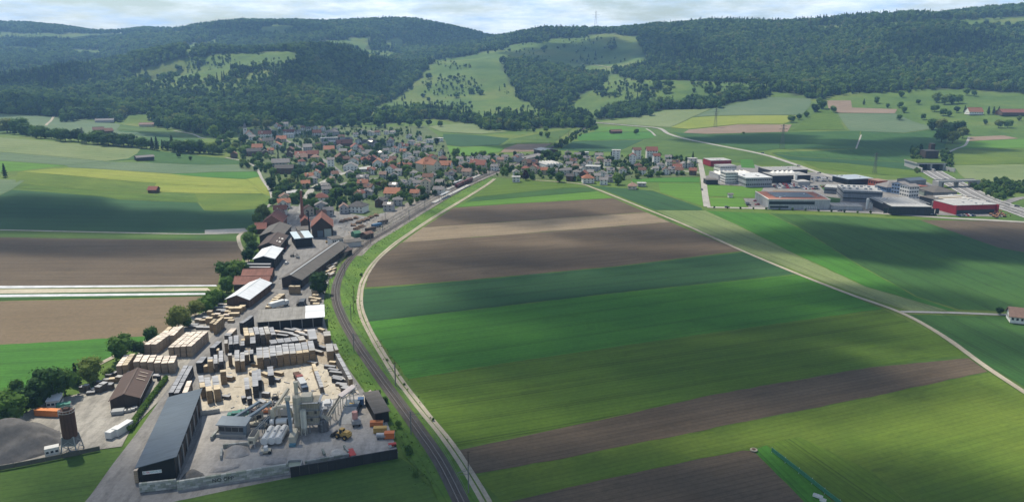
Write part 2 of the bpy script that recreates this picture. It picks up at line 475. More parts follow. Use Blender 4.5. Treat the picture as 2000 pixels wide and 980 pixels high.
_fm = {}
def field_mat(kind, ang):
    key = (kind, round(ang, 1))
    if key in _fm: return _fm[key]
    a, b, row, strength, patch = FK[kind]
    t = NT('field_' + kind, 0.95)
    cr = t.coords((0.012, 0.22, 1), ang)
    streak = t.noise(cr, 1.0, 6, 0.68)
    co = t.coords(); pat = t.noise(co, patch, 5, 0.6)
    c = t.mix(t.ramp(pat, [(0.32, (0, 0, 0)), (0.68, (1, 1, 1))]), a, b)
    c = t.mix(1.0, c, t.ramp(streak, [(0.25, (1 - strength,) * 3), (0.75, (1 + strength,) * 3)]), 'MULTIPLY')
    fine = t.noise(co, 0.55, 5, 0.75)
    c = t.mix(1.0, c, t.ramp(fine, [(0.3, (0.82, 0.82, 0.82)), (0.7, (1.18, 1.18, 1.18))]), 'MULTIPLY')
    # tramlines / furrows every few metres along the field
    wv = t.n.new('ShaderNodeTexWave'); wv.bands_direction = 'Y'; wv.inputs['Scale'].default_value = 1.0
    wv.inputs['Distortion'].default_value = 0.8; wv.inputs['Detail'].default_value = 2
    t.link(t.coords((0.01, 0.314 / row, 1), ang), wv.inputs['Vector'])
    c = t.mix(1.0, c, t.ramp(wv.outputs['Fac'], [(0.0, (1 - strength * 0.9,) * 3), (0.16, (1, 1, 1))]), 'MULTIPLY')
    if kind in ('bright', 'teal', 'dark', 'lime', 'olive', 'pale', 'grey', 'yellow'):      # paired wheel tracks of the sprayer
        tl = t.n.new('ShaderNodeTexWave'); tl.bands_direction = 'Y'; tl.inputs['Scale'].default_value = 1.0; tl.inputs['Distortion'].default_value = 0.25
        t.link(t.coords((0.01, 0.314 / 15, 1), ang), tl.inputs['Vector'])
        c = t.mix(1.0, c, t.ramp(tl.outputs['Fac'], [(0.0, (1, 1, 1)), (0.035, (0.60, 0.58, 0.60)), (0.075, (1, 1, 1))]), 'MULTIPLY')
    # thin, wet and weedy spots
    sp = t.noise(t.coords((0.035, 0.06, 1), ang, loc=(3, 9, 0)), 1.0, 7, 0.72)
    c = t.mix(1.0, c, t.ramp(sp, [(0.30, (0.72, 0.74, 0.74)), (0.44, (1, 1, 1)), (0.60, (1, 1, 1)), (0.72, (1.25, 1.18, 1.05))]), 'MULTIPLY')
    _fm[key] = t.out(c); return _fm[key]
FK = {   # low colour, high colour, row spacing m, streak strength, patch scale
 'grass': ((0.040, 0.088, 0.013), (0.072, 0.125, 0.020), 2.5, 0.20, 0.02),
 'bright': ((0.034, 0.120, 0.012), (0.050, 0.160, 0.014), 3.0, 0.16, 0.014),
 'lime': ((0.060, 0.150, 0.014), (0.085, 0.185, 0.018), 3.0, 0.08, 0.012),
 'teal': ((0.018, 0.064, 0.020), (0.028, 0.084, 0.025), 3.0, 0.16, 0.012),
 'dark': ((0.024, 0.076, 0.014), (0.040, 0.102, 0.018), 3.0, 0.16, 0.012),
 'olive': ((0.054, 0.108, 0.009), (0.080, 0.136, 0.012), 2.4, 0.24, 0.014),
 'mown': ((0.060, 0.110, 0.011), (0.104, 0.150, 0.017), 2.2, 0.20, 0.018),
 'yellow': ((0.155, 0.200, 0.024), (0.21, 0.235, 0.036), 3.0, 0.08, 0.01),
 'pale': ((0.120, 0.165, 0.058), (0.165, 0.20, 0.082), 3.5, 0.09, 0.012),
 'grey': ((0.078, 0.128, 0.060), (0.110, 0.155, 0.078), 3.5, 0.08, 0.012),
 'soil': ((0.078, 0.057, 0.037), (0.108, 0.081, 0.053), 2.2, 0.26, 0.015),
 'soilwarm': ((0.128, 0.094, 0.056), (0.165, 0.124, 0.076), 2.2, 0.10, 0.012),
 'tan': ((0.17, 0.132, 0.086), (0.22, 0.175, 0.118), 1.6, 0.22, 0.02),
 'verge': ((0.050, 0.115, 0.014), (0.098, 0.168, 0.024), 2.5, 0.22, 0.05),
 'pink': ((0.185, 0.135, 0.095), (0.235, 0.175, 0.125), 2.5, 0.12, 0.015),
}
FIELDS = [  # kind, ring in photograph pixels, row direction as two pixels
 ('grass', [(-60, 1010), (-60, 935), (0, 920), (150, 887), (215, 873), (243, 871), (238, 890), (222, 925), (200, 985), (185, 1010)], None),
 ('bright', [(-160, 676), (0, 673), (150, 664), (295, 655), (345, 641), (295, 664), (240, 692), (165, 726), (70, 792), (-160, 850)], ((0, 700), (200, 690))),
 ('soilwarm', [(-160, 591), (0, 588), (250, 583), (421, 577), (402, 592), (346, 640), (295, 655), (150, 664), (0, 673), (-160, 676)], ((0, 620), (300, 612))),
 ('soil', [(-160, 463), (0, 463.5), (300, 468), (466, 471), (480, 492), (470, 512), (432, 522), (426, 556), (0, 558), (-160, 559)], ((0, 500), (400, 500))),
 ('grass', [(-160, 450.5), (0, 451.5), (390, 458.5), (478, 457), (470, 470), (300, 467.5), (0, 463), (-160, 462.5)], ((0, 456), (300, 462))),
 ('teal', [(-200, 405), (0, 382), (23, 371), (101, 376), (196, 384), (233, 390), (386, 396), (399, 411), (438, 413), (505, 408), (508, 420), (485, 445), (390, 456), (0, 448), (-200, 446)], ((0, 420), (400, 425))),
 ('olive', [(101, 376), (28, 367), (60, 362), (170, 371), (268, 378), (380, 386), (386, 395.5), (233, 389.5), (196, 383.5)], ((100, 372), (300, 385))),
 ('yellow', [(306, 358.5), (496, 367), (512, 378), (380, 377.5), (294, 374)], ((306, 362), (496, 370))),
 ('mown', [(380, 378), (512, 379), (526, 390), (505, 407), (438, 412.5), (400, 410.5)], ((380, 385), (500, 392))),
 ('yellow', [(36, 335.5), (135, 328), (334, 340), (478, 350.5), (497, 366.5), (306, 358), (211, 350)], ((135, 335), (450, 355))),
 ('mown', [(35, 337), (211, 350.5), (306, 358.5), (294, 374), (270, 378), (170, 370), (60, 361), (30, 356)], ((60, 345), (250, 362))),
 ('pale', [(-200, 262), (0, 269), (184, 284), (275, 290), (268, 300), (250, 310), (208, 315), (100, 305), (0, 297), (-200, 292)], ((0, 285), (200, 300))),
 ('grey', [(-200, 293), (0, 297.5), (100, 305.5), (208, 315.5), (129, 323), (0, 314), (-200, 312)], ((0, 305), (100, 312))),
 ('lime', [(-200, 313), (0, 314.5), (129, 323.5), (36, 334.5), (-60, 340), (-200, 335)], ((0, 320), (100, 327))),
 ('dark', [(276, 290), (330, 298), (440, 309), (492, 320), (400, 322), (300, 318), (268, 312), (209, 315.5), (250, 310), (268, 300)], ((276, 300), (440, 318))),
 ('grey', [(130, 323.5), (209, 316), (300, 318.5), (400, 322.5), (494, 321), (500, 335), (420, 336), (334, 339.5), (135, 327.5)], ((209, 320), (450, 332))),
 ('bright', [(334, 340), (420, 336.5), (500, 335.5), (507, 345), (478, 350)], ((334, 338), (478, 345))),
 ('yellow', [(478, 350.5), (507, 345.5), (524, 370), (527, 384), (513, 378), (497, 366.5)], ((478, 350), (520, 380))),
 ('grey', [(-200, 356), (0, 350), (48, 353), (22, 371), (0, 381), (-200, 404)], None),
 ('grey', [(-200, 232), (0, 224.5), (60, 226), (105, 229), (200, 239), (235, 243), (228, 254), (300, 262), (300, 284), (200, 276), (0, 252), (-200, 250)], ((0, 235), (200, 250))),
 ('grass', [(235, 243), (300, 251), (402, 268), (396, 272), (300, 260), (229, 253)], ((235, 248), (400, 270))),
 ('dark', [(228, 254.5), (300, 260.5), (394, 272.5), (385, 279), (340, 290), (300, 284)], ((228, 256), (380, 275))),
 ('olive', [(966, 354), (1010, 352), (1120, 358), (1150, 366), (1100, 367), (930, 384.5), (945, 370)], ((930, 380), (1100, 367))),
 ('dark', [(928, 385.5), (1100, 367.5), (1152, 367), (1166, 373.5), (908, 395)], ((930, 390), (1150, 372))),
 ('lime', [(908, 395.5), (1166, 374), (1196, 386.5), (1000, 398), (888, 405)], ((900, 400), (1180, 380))),
 ('soil', [(886, 406), (1000, 398.5), (1198, 387.5), (1262, 414.5), (1000, 432.5), (828, 444)], ((886, 425), (1200, 402))),
 ('tan', [(826, 444.5), (1000, 433), (1263, 415), (1308, 433.5), (1000, 457.5), (786, 473)], ((826, 457), (1250, 426))),
 ('soil', [(785, 473.5), (1000, 458), (1309, 434), (1448, 490), (1200, 520), (900, 548), (714, 561), (722, 528), (748, 500)], ((750, 530), (1300, 480))),
 ('teal', [(711, 565), (900, 549), (1200, 521), (1452, 492), (1558, 535), (1200, 572), (900, 607), (720, 628), (709, 602)], ((720, 600), (1450, 520))),
 ('bright', [(721, 628.5), (900, 608), (1200, 573), (1560, 536), (1655, 575), (1722, 603), (1400, 648), (1000, 706), (797, 740), (760, 690), (728, 645)], ((760, 680), (1600, 565))),
 ('olive', [(799, 741), (1000, 707), (1400, 649), (1725, 604), (1830, 654), (1884, 692), (1700, 715), (1400, 767), (1100, 834), (890, 873), (845, 812)], ((820, 790), (1750, 650))),
 ('soil', [(897, 878), (1100, 836), (1400, 769), (1700, 717), (1892, 699), (1928, 725), (1700, 774), (1400, 834), (1100, 894), (925, 925)], ((920, 900), (1900, 705))),
 ('mown', [(928, 929), (1100, 895.5), (1400, 835.5), (1700, 775.5), (1932, 727), (2010, 778), (2120, 850), (2120, 1020), (1820, 1020), (1700, 918), (1560, 852), (1500, 868), (1450, 878), (1200, 930), (985, 981)], ((940, 950), (1900, 740))),
 ('soil', [(950, 1020), (985, 982), (1200, 931), (1450, 879), (1472, 880), (1610, 1020)], ((1000, 980), (1450, 885))),
 ('bright', [(1473, 879.5), (1495, 869), (1520, 885), (1590, 945), (1665, 1020), (1612, 1020)], ((1480, 880), (1600, 1000))),
 ('olive', [(1498, 868), (1560, 852.5), (1700, 919), (1815, 1020), (1667, 1020), (1592, 944), (1522, 884)], ((1500, 870), (1650, 980))),
 ('pale', [(1282, 411), (1378, 411.5), (1440, 440), (1560, 500), (1690, 560), (1850, 606), (1775, 607), (1668, 572), (1455, 489), (1335, 436)], ((1300, 415), (1750, 595))),
 ('teal', [(1152, 362.5), (1275, 373), (1370, 406), (1372, 410.5), (1280, 410.5), (1172, 368)], ((1160, 365), (1300, 405))),
 ('bright', [(1380, 412), (1500, 417), (1560, 445), (1680, 520), (1790, 580), (1868, 606), (1852, 606), (1692, 559.5), (1562, 499.5), (1442, 439.5)], ((1400, 415), (1800, 600))),
 ('dark', [(1503, 417), (1660, 422), (1795, 430), (1950, 484), (2200, 530), (2200, 618), (1872, 604), (1792, 579), (1682, 519.5), (1562, 444.5)], ((1530, 425), (1900, 590))),
 ('soil', [(1797, 430), (1960, 432), (2200, 446), (2200, 528), (1952, 484)], ((1800, 435), (2000, 490))),
 ('dark', [(1772, 614), (1965, 618), (2200, 622), (2200, 880), (2000, 755), (1925, 710), (1845, 656)], ((1800, 625), (2000, 740))),
 ('lime', [(1286, 358), (1366, 358), (1374, 403), (1290, 376)], ((1286, 360), (1366, 362))),
 ('bright', [(1232, 345), (1366, 346.5), (1366, 356.5), (1236, 356)], ((1232, 350), (1366, 351))),
 ('pale', [(1168, 239.5), (1230, 232), (1300, 216), (1388, 213), (1350, 230), (1308, 249), (1240, 245)], ((1200, 235), (1380, 218))),
 ('yellow', [(1310, 249.5), (1352, 230.5), (1392, 227.5), (1566, 226), (1532, 242.5), (1440, 243), (1345, 252.5)], ((1320, 240), (1560, 232))),
 ('grey', [(1392, 213), (1500, 190), (1585, 193), (1582, 208), (1566, 225), (1394, 226.5), (1355, 229)], ((1400, 215), (1570, 210))),
 ('pink', [(1345, 254), (1440, 244), (1546, 244), (1538, 258), (1380, 262), (1335, 260)], ((1345, 258), (1540, 250))),
 ('dark', [(1314, 259), (1380, 263), (1540, 259), (1680, 256), (1672, 291), (1520, 291), (1480, 296), (1400, 281), (1345, 270)], ((1330, 264), (1670, 270))),
 ('olive', [(1547, 255), (1580, 230), (1604, 212), (1632, 222), (1652, 253.5)], ((1550, 250), (1640, 235))),
 ('pink', [(1615, 197), (1662, 197), (1664, 211), (1752, 214), (1748, 222), (1638, 221), (1618, 212)], ((1620, 205), (1748, 218))),
 ('grey', [(1636, 222.5), (1748, 222.5), (1790, 240), (1830, 250), (1765, 260), (1660, 256)], ((1640, 230), (1780, 250))),
 ('dark', [(1682, 257), (1766, 261), (1832, 251), (1850, 270), (1845, 290), (1790, 300), (1780, 318), (1560, 306), (1508, 298), (1674, 292)], ((1690, 265), (1780, 300))),
 ('teal', [(1506, 299), (1560, 307), (1780, 319), (1790, 333), (1650, 319), (1565, 314), (1540, 312)], ((1510, 302), (1780, 326))),
 ('olive', [(1566, 315), (1650, 320), (1790, 334), (1800, 345), (1690, 340), (1600, 330)], ((1570, 318), (1780, 340))),
 ('pink', [(1890, 268), (1960, 265), (1990, 271), (1892, 276)], None),
 ('lime', [(1882, 277), (1990, 272), (2200, 274), (2200, 290), (1870, 290)], ((1880, 283), (2000, 282))),
 ('mown', [(1866, 291), (2200, 291), (2200, 321), (1862, 322)], ((1880, 300), (2000, 302))),
 ('pale', [(1862, 323), (2200, 322), (2200, 357), (1895, 357), (1876, 342)], ((1880, 330), (2000, 335))),
 ('lime', [(1165, 249), (1215, 247), (1275, 254), (1268, 257), (1160, 257)], ((1165, 252), (1270, 255))),
 ('bright', [(1128, 265), (1160, 258), (1276, 258), (1280, 268), (1260, 272), (1130, 275)], ((1130, 268), (1275, 264))),
 ('teal', [(1090, 294), (1120, 276.5), (1258, 273.5), (1205, 297)], ((1095, 290), (1250, 278))),
 ('grass', [(1210, 297), (1270, 270), (1308, 262), (1340, 273), (1400, 283), (1500, 302), (1560, 326), (1370, 313), (1265, 300)], ((1230, 290), (1500, 310))),
 ('teal', [(866, 262), (950, 266), (995, 271), (975, 284), (900, 287), (862, 282)], ((870, 270), (990, 278))),
 ('lime', [(862, 283), (900, 288), (976, 285), (985, 290), (975, 297), (930, 305), (880, 300)], ((870, 290), (980, 292))),
 ('pink', [(986, 290), (1010, 282), (1078, 281), (1050, 296), (978, 298)], ((990, 295), (1070, 285))),
 ('grass', [(1000, 272), (1060, 260), (1118, 252), (1080, 279), (1010, 281), (980, 286)], None),
 ('pale', [(835, 247), (900, 242), (950, 247), (992, 258), (940, 262), (862, 258)], ((840, 250), (980, 258))),
 ('yellow', [(520, 345), (545, 343), (572, 345), (572, 356), (540, 360), (522, 356)], None),
 ('lime', [(1380, 361), (1492, 367), (1478, 386), (1384, 384)], ((1380, 365), (1490, 372))),
 ('lime', [(1386, 387), (1450, 386.5), (1458, 405), (1390, 404.5)], ((1386, 390), (1450, 392))),
 ('bright', [(1446, 312), (1470, 312), (1475, 329), (1448, 328)], None),
 ('dark', [(1600, 362), (1660, 362), (1700, 367), (1690, 372), (1610, 374)], None),
 ('verge', [(668, 514), (722, 478), (772, 448), (840, 410), (905, 372), (960, 346), (962, 352), (904, 390), (848, 423), (798, 455), (766, 478), (732, 509), (708, 545), (700, 578), (703, 612), (722, 655), (766, 730), (816, 797), (862, 852), (902, 906), (950, 985), (960, 1010), (870, 1010), (838, 935), (790, 890), (752, 800), (724, 778), (684, 720), (646, 655), (634, 610), (636, 575), (648, 540)], ((660, 590), (900, 950))),
 ('tan', [(1508, 372), (1596, 376), (1592, 381), (1515, 379)], None),
 ('dark', [(1596, 383), (1642, 388), (1640, 396), (1612, 397)], None),
 ('mown', [(1625, 397), (1676, 397.5), (1672, 402), (1625, 401.5)], None),
 ('grass', [(320, 985), (400, 967), (560, 935), (780, 893), (800, 905), (850, 970), (870, 1010), (310, 1010)], ((350, 990), (780, 910))),
]
for i_, (k_, ring_, dr_) in enumerate(FIELDS):
    g_ = ground([p[0] for p in ring_], [p[1] for p in ring_])
    if dr_:
        q_ = ground([dr_[0][0], dr_[1][0]], [dr_[0][1], dr_[1][1]])
        a_ = math.atan2(q_[1][1] - q_[0][1], q_[1][0] - q_[0][0])
    else: a_ = 0.3
    nm_ = {'soil': 'ploughed_field', 'soilwarm': 'ploughed_field', 'pink': 'ploughed_field', 'tan': 'ploughed_field', 'grass': 'grass_field', 'mown': 'hay_field', 'pale': 'barley_field', 'yellow': 'rape_field'}.get(k_, 'crop_field')
    sheet(nm_, g_[:, :2], field_mat(k_, a_), (0.02 if i_ < len(FIELDS) - 7 else 0.13) + 0.0015 * i_, 18 if max(p[1] for p in ring_) > 300 else 24)
def pxsheet(name, ring, mat, lift):
    g = ground([p[0] for p in ring], [p[1] for p in ring]); return sheet(name, g[:, :2], mat, lift)

# ---------------- paved and gravel ground, roads, paths
def ground_mat(name, a, b, fine=0.8, stain=0.35):
    t = NT(name, 0.92); co = t.coords()
    c = t.ramp(t.noise(co, 0.045, 6, 0.65), [(0.3, a), (0.7, b)])
    c = t.mix(1.0, c, t.ramp(t.noise(co, fine, 6, 0.75), [(0.3, (0.82,) * 3), (0.7, (1.15,) * 3)]), 'MULTIPLY')
    c = t.mix(1.0, c, t.ramp(t.noise(t.coords((0.4, 0.09, 1), 0.1, loc=(7, 3, 0)), 1.0, 5, 0.7), [(0.35, (1 - stain,) * 3), (0.55, (1,) * 3)]), 'MULTIPLY')
    return t.out(c)
M_ASPH = ground_mat('asphalt', (0.17, 0.165, 0.16), (0.23, 0.22, 0.21))
M_GRAVEL = ground_mat('gravel', (0.23, 0.215, 0.19), (0.34, 0.32, 0.28))
M_DUST = ground_mat('sawdust_ground', (0.36, 0.32, 0.255), (0.50, 0.45, 0.365), 0.5, 0.25)
M_YARD = ground_mat('plant_yard', (0.27, 0.255, 0.24), (0.38, 0.36, 0.335), 0.6, 0.25)
M_DIRT = ground_mat('dirt_path', (0.28, 0.245, 0.185), (0.40, 0.355, 0.275), 0.9, 0.2)
M_CONC = ground_mat('concrete_road', (0.27, 0.26, 0.235), (0.37, 0.355, 0.32), 0.7, 0.15)
M_BALL = ground_mat('ballast', (0.060, 0.053, 0.048), (0.105, 0.092, 0.080), 2.0, 0.3)
M_VILL = ground_mat('village_ground', (0.055, 0.095, 0.025), (0.11, 0.135, 0.055), 0.12, 0.3)
pxsheet('village_ground', [(470, 330), (465, 262), (520, 240), (640, 238), (720, 250), (830, 246), (870, 275), (880, 305), (985, 305), (1040, 300), (1380, 312), (1372, 345), (1180, 352), (1000, 350), (960, 345),
     (880, 372), (790, 415), (735, 440), (640, 470), (545, 430), (528, 400), (530, 370), (500, 335)], M_VILL, 0.16)
pxsheet('yard_ground', [(205, 990), (262, 880), (330, 770), (402, 680), (448, 612), (478, 560), (512, 500), (545, 440), (570, 402), (640, 410), (720, 424), (800, 402), (850, 372), (930, 342), (955, 345), (880, 372), (800, 418), (745, 446), (700, 472), (660, 512), (645, 540),
     (634, 575), (630, 610), (642, 655), (680, 720), (722, 780), (748, 800), (778, 885), (565, 932), (330, 975)], M_ASPH, 0.22)
pxsheet('gravel_yard', [(-40, 925), (-40, 845), (0, 835), (60, 800), (100, 782), (160, 768), (225, 742), (270, 690), (345, 640), (400, 608), (440, 592), (478, 600), (470, 618), (415, 680), (345, 748), (255, 840), (238, 872), (150, 884), (0, 918)], M_GRAVEL, 0.22)
pxsheet('sawdust_yard', [(396, 806), (392, 775), (430, 715), (470, 690), (560, 690), (630, 712), (680, 735), (702, 768), (640, 782), (560, 792), (480, 800)], M_DUST, 0.235)
pxsheet('sawdust_yard', [(470, 690), (500, 655), (560, 655), (625, 650), (640, 665), (672, 712), (678, 730), (630, 711), (560, 689)], ground_mat('stack_yard', (0.26, 0.225, 0.18), (0.40, 0.34, 0.26), 0.5), 0.235)
pxsheet('plant_yard', [(395, 812), (480, 803), (560, 795), (640, 785), (705, 772), (728, 782), (748, 802), (776, 880), (565, 928), (345, 962), (350, 935), (392, 850)], M_YARD, 0.24)
pxsheet('paved_yard', [(1376, 345), (1405, 336), (1460, 318), (1500, 330), (1600, 338), (1660, 345), (1700, 352), (1800, 352), (1905, 395), (1965, 424), (1700, 417), (1500, 409), (1462, 405), (1452, 388), (1478, 388), (1492, 366), (1380, 360)], M_ASPH, 0.20)
pxsheet('concrete_pad', [(400, 449.5), (478, 446), (484, 452), (472, 456), (400, 458)], M_CONC, 0.2)
FILM = plain('white_crop_film', (0.52, 0.535, 0.55), 0.6, 0.2, 0.15)
for q_, m_, n_ in (([(-160, 559.5), (0, 558.6), (422, 556.8), (424, 559.3), (0, 563.4), (-160, 564.2)], FILM, 'crop_film'),
                   ([(-160, 565), (0, 565), (405, 562.5), (412, 568), (0, 573.5), (-160, 574)], ground_mat('pale_crop_rows', (0.34, 0.30, 0.22), (0.48, 0.43, 0.33), 1.2, .1), 'crop_rows'),
                   ([(-160, 576.3), (0, 575.6), (410, 572.3), (414, 575.6), (0, 580.6), (-160, 581.4)], FILM, 'crop_film'),
                   ([(-160, 581.5), (0, 580.8), (415, 575.8), (421, 577.4), (0, 586), (-160, 588)], field_mat('dark', 0.0), 'grass_verge'),
                   ([(-160, 574.2), (0, 573.7), (410, 568.4), (411, 572), (0, 575.4), (-160, 576.1)], field_mat('dark', 0.0), 'grass_verge')):
    pxsheet(n_ + '_ground', q_, m_, 0.2)

RAIL = [(915, 1010), (862, 905), (812, 832), (746, 742), (700, 676), (669, 622), (656, 582), (660, 548), (680, 511), (716, 476), (766, 446), (830, 407), (900, 367), (962, 339), (1042, 307), (1086, 284), (1122, 262), (1158, 244)]
rail_c = curve_pts(RAIL, 5.0)
PATHS = [
 ('dirt_path', M_DIRT, 3.4, [(962, 1010), (948, 978), (904, 905), (866, 851), (820, 795), (770, 728), (726, 655), (706, 610), (703, 578), (711, 545), (734, 510), (768, 479), (800, 456), (850, 423), (905, 390), (950, 362), (966, 350)]),
 ('field_path', M_DIRT, 2.7, [(1040, 352), (1128, 359), (1165, 370), (1250, 404), (1330, 436), (1450, 490), (1560, 536), (1660, 575), (1760, 611), (1840, 655), (1925, 716), (2010, 772), (2120, 845)]),
 ('field_path', M_CONC, 3.0, [(1760, 609), (1860, 611), (1965, 615), (2200, 622)]),
 ('field_path', M_CONC, 2.6, [(-160, 448), (0, 449.5), (200, 454), (390, 457.5), (470, 455)]),
 ('field_path', M_DIRT, 2.6, [(478, 452), (466, 462), (470, 482), (482, 500), (484, 515)]),
 ('field_path', M_CONC, 3.0, [(440, 308), (478, 316), (500, 328), (512, 350), (527, 372), (532, 392), (522, 405)]),
 ('field_path', M_DIRT, 2.6, [(-100, 845), (60, 792), (150, 735), (232, 692), (300, 660), (345, 640), (385, 612)]),
 ('yard_road', M_ASPH, 8.5, [(170, 1010), (205, 968), (248, 905), (292, 845), (346, 765), (402, 692), (458, 630), (515, 575), (556, 520), (574, 460), (584, 425), (596, 395)]),
 ('village_road', M_CONC, 7.0, [(584, 430), (597, 390), (612, 368), (640, 352), (668, 340), (700, 331), (740, 322), (800, 318), (850, 318), (900, 320), (960, 322)]),
 ('village_road', M_ASPH, 5.0, [(590, 410), (640, 372), (700, 352), (770, 350), (830, 360)]),
 ('village_road', M_ASPH, 5.0, [(668, 340), (640, 318), (600, 296), (560, 275), (535, 258), (515, 243)]),
 ('village_road', M_ASPH, 5.0, [(740, 322), (770, 300), (800, 282), (850, 270)]),
 ('village_road', M_CONC, 6.0, [(990, 330), (1080, 326), (1200, 328), (1300, 332), (1372, 338)]),
 ('country_road', M_CONC, 6.0, [(1366, 312), (1370, 330), (1374, 352), (1377, 380), (1381, 404)]),
 ('country_road', M_CONC, 6.0, [(1381, 405), (1480, 407.5), (1560, 410), (1700, 416), (1850, 426), (1965, 432), (2200, 446)]),
 ('country_road', M_CONC, 7.0, [(1160, 240), (1230, 246), (1285, 251), (1306, 262), (1340, 272), (1410, 286), (1490, 302), (1545, 319), (1600, 338), (1648, 352)]),
 ('field_path', M_CONC, 3.5, [(1262, 252), (1272, 258), (1280, 266)]),
 ('field_path', M_CONC, 2.2, [(1682, 264), (1676, 280), (1672, 291)]),
 ('field_path', M_CONC, 3.5, [(1893, 268), (1885, 284), (1865, 292), (1850, 302), (1862, 320)]),
 ('motorway', M_ASPH, 24.0, [(1818, 334), (1838, 346), (1870, 362), (1920, 388), (1990, 412), (2060, 436), (2200, 480)]),
 ('slip_road', M_ASPH, 8.0, [(2200, 378), (2020, 385), (1975, 392), (1962, 402), (1985, 414), (2040, 428)]),
 ('hillside_road', M_CONC, 5.0, [(608, 216), (660, 219), (720, 216), (800, 216)]),
 ('forest_path', M_DIRT, 4.0, [(1135, 124), (1165, 128), (1205, 132)]),
 ('field_path', M_DIRT, 4.0, [(105, 228), (98, 238), (90, 246)]),
 ('field_path', M_CONC, 4.0, [(340, 256), (380, 264), (402, 271)]),
]
for n_, m_, w_, p_ in PATHS:
    ribbon(n_, curve_pts(p_, 6.0), w_, m_, 0.25 if n_ in ('yard_road', 'village_road') else 0.24, wob=0.06 if 'path' in n_ else 0.0)
# dirt path wheel strip of grass in the middle
ribbon('grass_verge', curve_pts(PATHS[0][3], 6.0), 0.4, field_mat('mown', 0.5), 0.255, wob=0.5)
# road markings of the motorway
MW = curve_pts([p for p in PATHS[19][3]], 6.0)
M_LINE = plain('road_marking_paint', (0.78, 0.78, 0.76), 0.7, 0.05)
for of_ in (-11, -4, 4, 11): ribbon('road_marking', MW, 0.5, M_LINE, 0.27, of_)
# quarry scar cut into the wooded slope
M_ROCK = ground_mat('limestone_cut', (0.26, 0.22, 0.17), (0.42, 0.37, 0.30), 0.2)
pxsheet('quarry_terrain', [(245, 181), (290, 186), (330, 194), (372, 196), (420, 198), (462, 206), (500, 212), (520, 216), (470, 215), (420, 210), (340, 206), (300, 198)], M_ROCK, 0.5)
# ------------------------------------------------------------------ trees
def leaf_mat(name, stops, per=0.35):
    t = NT(name, 0.85)
    t.b.inputs['Specular IOR Level'].default_value = 0.15
    oi = t.n.new('ShaderNodeObjectInfo')
    st = t.noise(oi.outputs['Location'], 0.011, 4, 0.6)           # stands of the same kind grow together
    c = t.ramp(t.math('ADD', t.math('MULTIPLY', oi.outputs['Random'], 0.9), t.math('MULTIPLY', t.math('SUBTRACT', st, 0.5), 1.5)) if per else oi.outputs['Random'], stops)
    n = t.noise(t.coords(), 0.9, 3, 0.7)
    c = t.mix(1.0, c, t.ramp(n, [(0.3, (0.72,) * 3), (0.7, (1.28,) * 3)]), 'MULTIPLY')
    tr = t.n.new('ShaderNodeBsdfTranslucent'); t.l.new(c, tr.inputs['Color'])
    t.l.new(c, t.b.inputs['Base Color'])
    mx = t.n.new('ShaderNodeMixShader'); mx.inputs[0].default_value = 0.45
    t.l.new(t.b.outputs[0], mx.inputs[1]); t.l.new(tr.outputs[0], mx.inputs[2])
    t.l.new(mx.outputs[0], t.n['Material Output'].inputs['Surface'])
    return t.m
M_LEAF = leaf_mat('broadleaf_foliage', [(0.0, (0.028, 0.070, 0.022)), (0.28, (0.062, 0.130, 0.032)), (0.55, (0.096, 0.182, 0.036)), (0.8, (0.145, 0.235, 0.046)), (1.0, (0.175, 0.205, 0.055))])
M_CONI = leaf_mat('conifer_foliage', [(0.0, (0.032, 0.066, 0.030)), (0.6, (0.050, 0.092, 0.038)), (1.0, (0.070, 0.115, 0.042))])
M_PURP = leaf_mat('copper_beech_foliage', [(0.0, (0.030, 0.016, 0.022)), (1.0, (0.042, 0.022, 0.028))])
M_BARK = plain('bark', (0.09, 0.065, 0.045), 0.9, 0.25, 2.0)

_ICO = None
def ico():
    global _ICO
    if _ICO is None:
        b = bmesh.new(); bmesh.ops.create_icosphere(b, subdivisions=1, radius=1.0)
        b.verts.ensure_lookup_table()
        _ICO = (np.array([v.co[:] for v in b.verts]), [tuple(v.index for v in f.verts) for f in b.faces]); b.free()
    return _ICO
def leaf_quads(mb, P, N, size, rng, m=0):
    n = len(P)
    N = N + rng.normal(0, 0.45, (n, 3)); N /= np.linalg.norm(N, axis=1)[:, None]
    A = np.cross(N, rng.normal(0, 1, (n, 3))); A /= np.linalg.norm(A, axis=1)[:, None] + 1e-9
    B = np.cross(N, A)
    s = size * rng.uniform(0.6, 1.3, (n, 1)); k = rng.uniform(0.55, 1.0, (n, 1))
    base = len(mb.v)
    Q = np.stack([P - A * s, P - B * s * k * 0.8 + N * s * 0.1, P + A * s, P + B * s * k + N * s * 0.15], 1).reshape(-1, 3)
    mb.v += [tuple(q) for q in Q.tolist()]
    mb.f += [(base + 4 * i, base + 4 * i + 1, base + 4 * i + 2, base + 4 * i + 3) for i in range(n)]
    mb.m += [m] * n
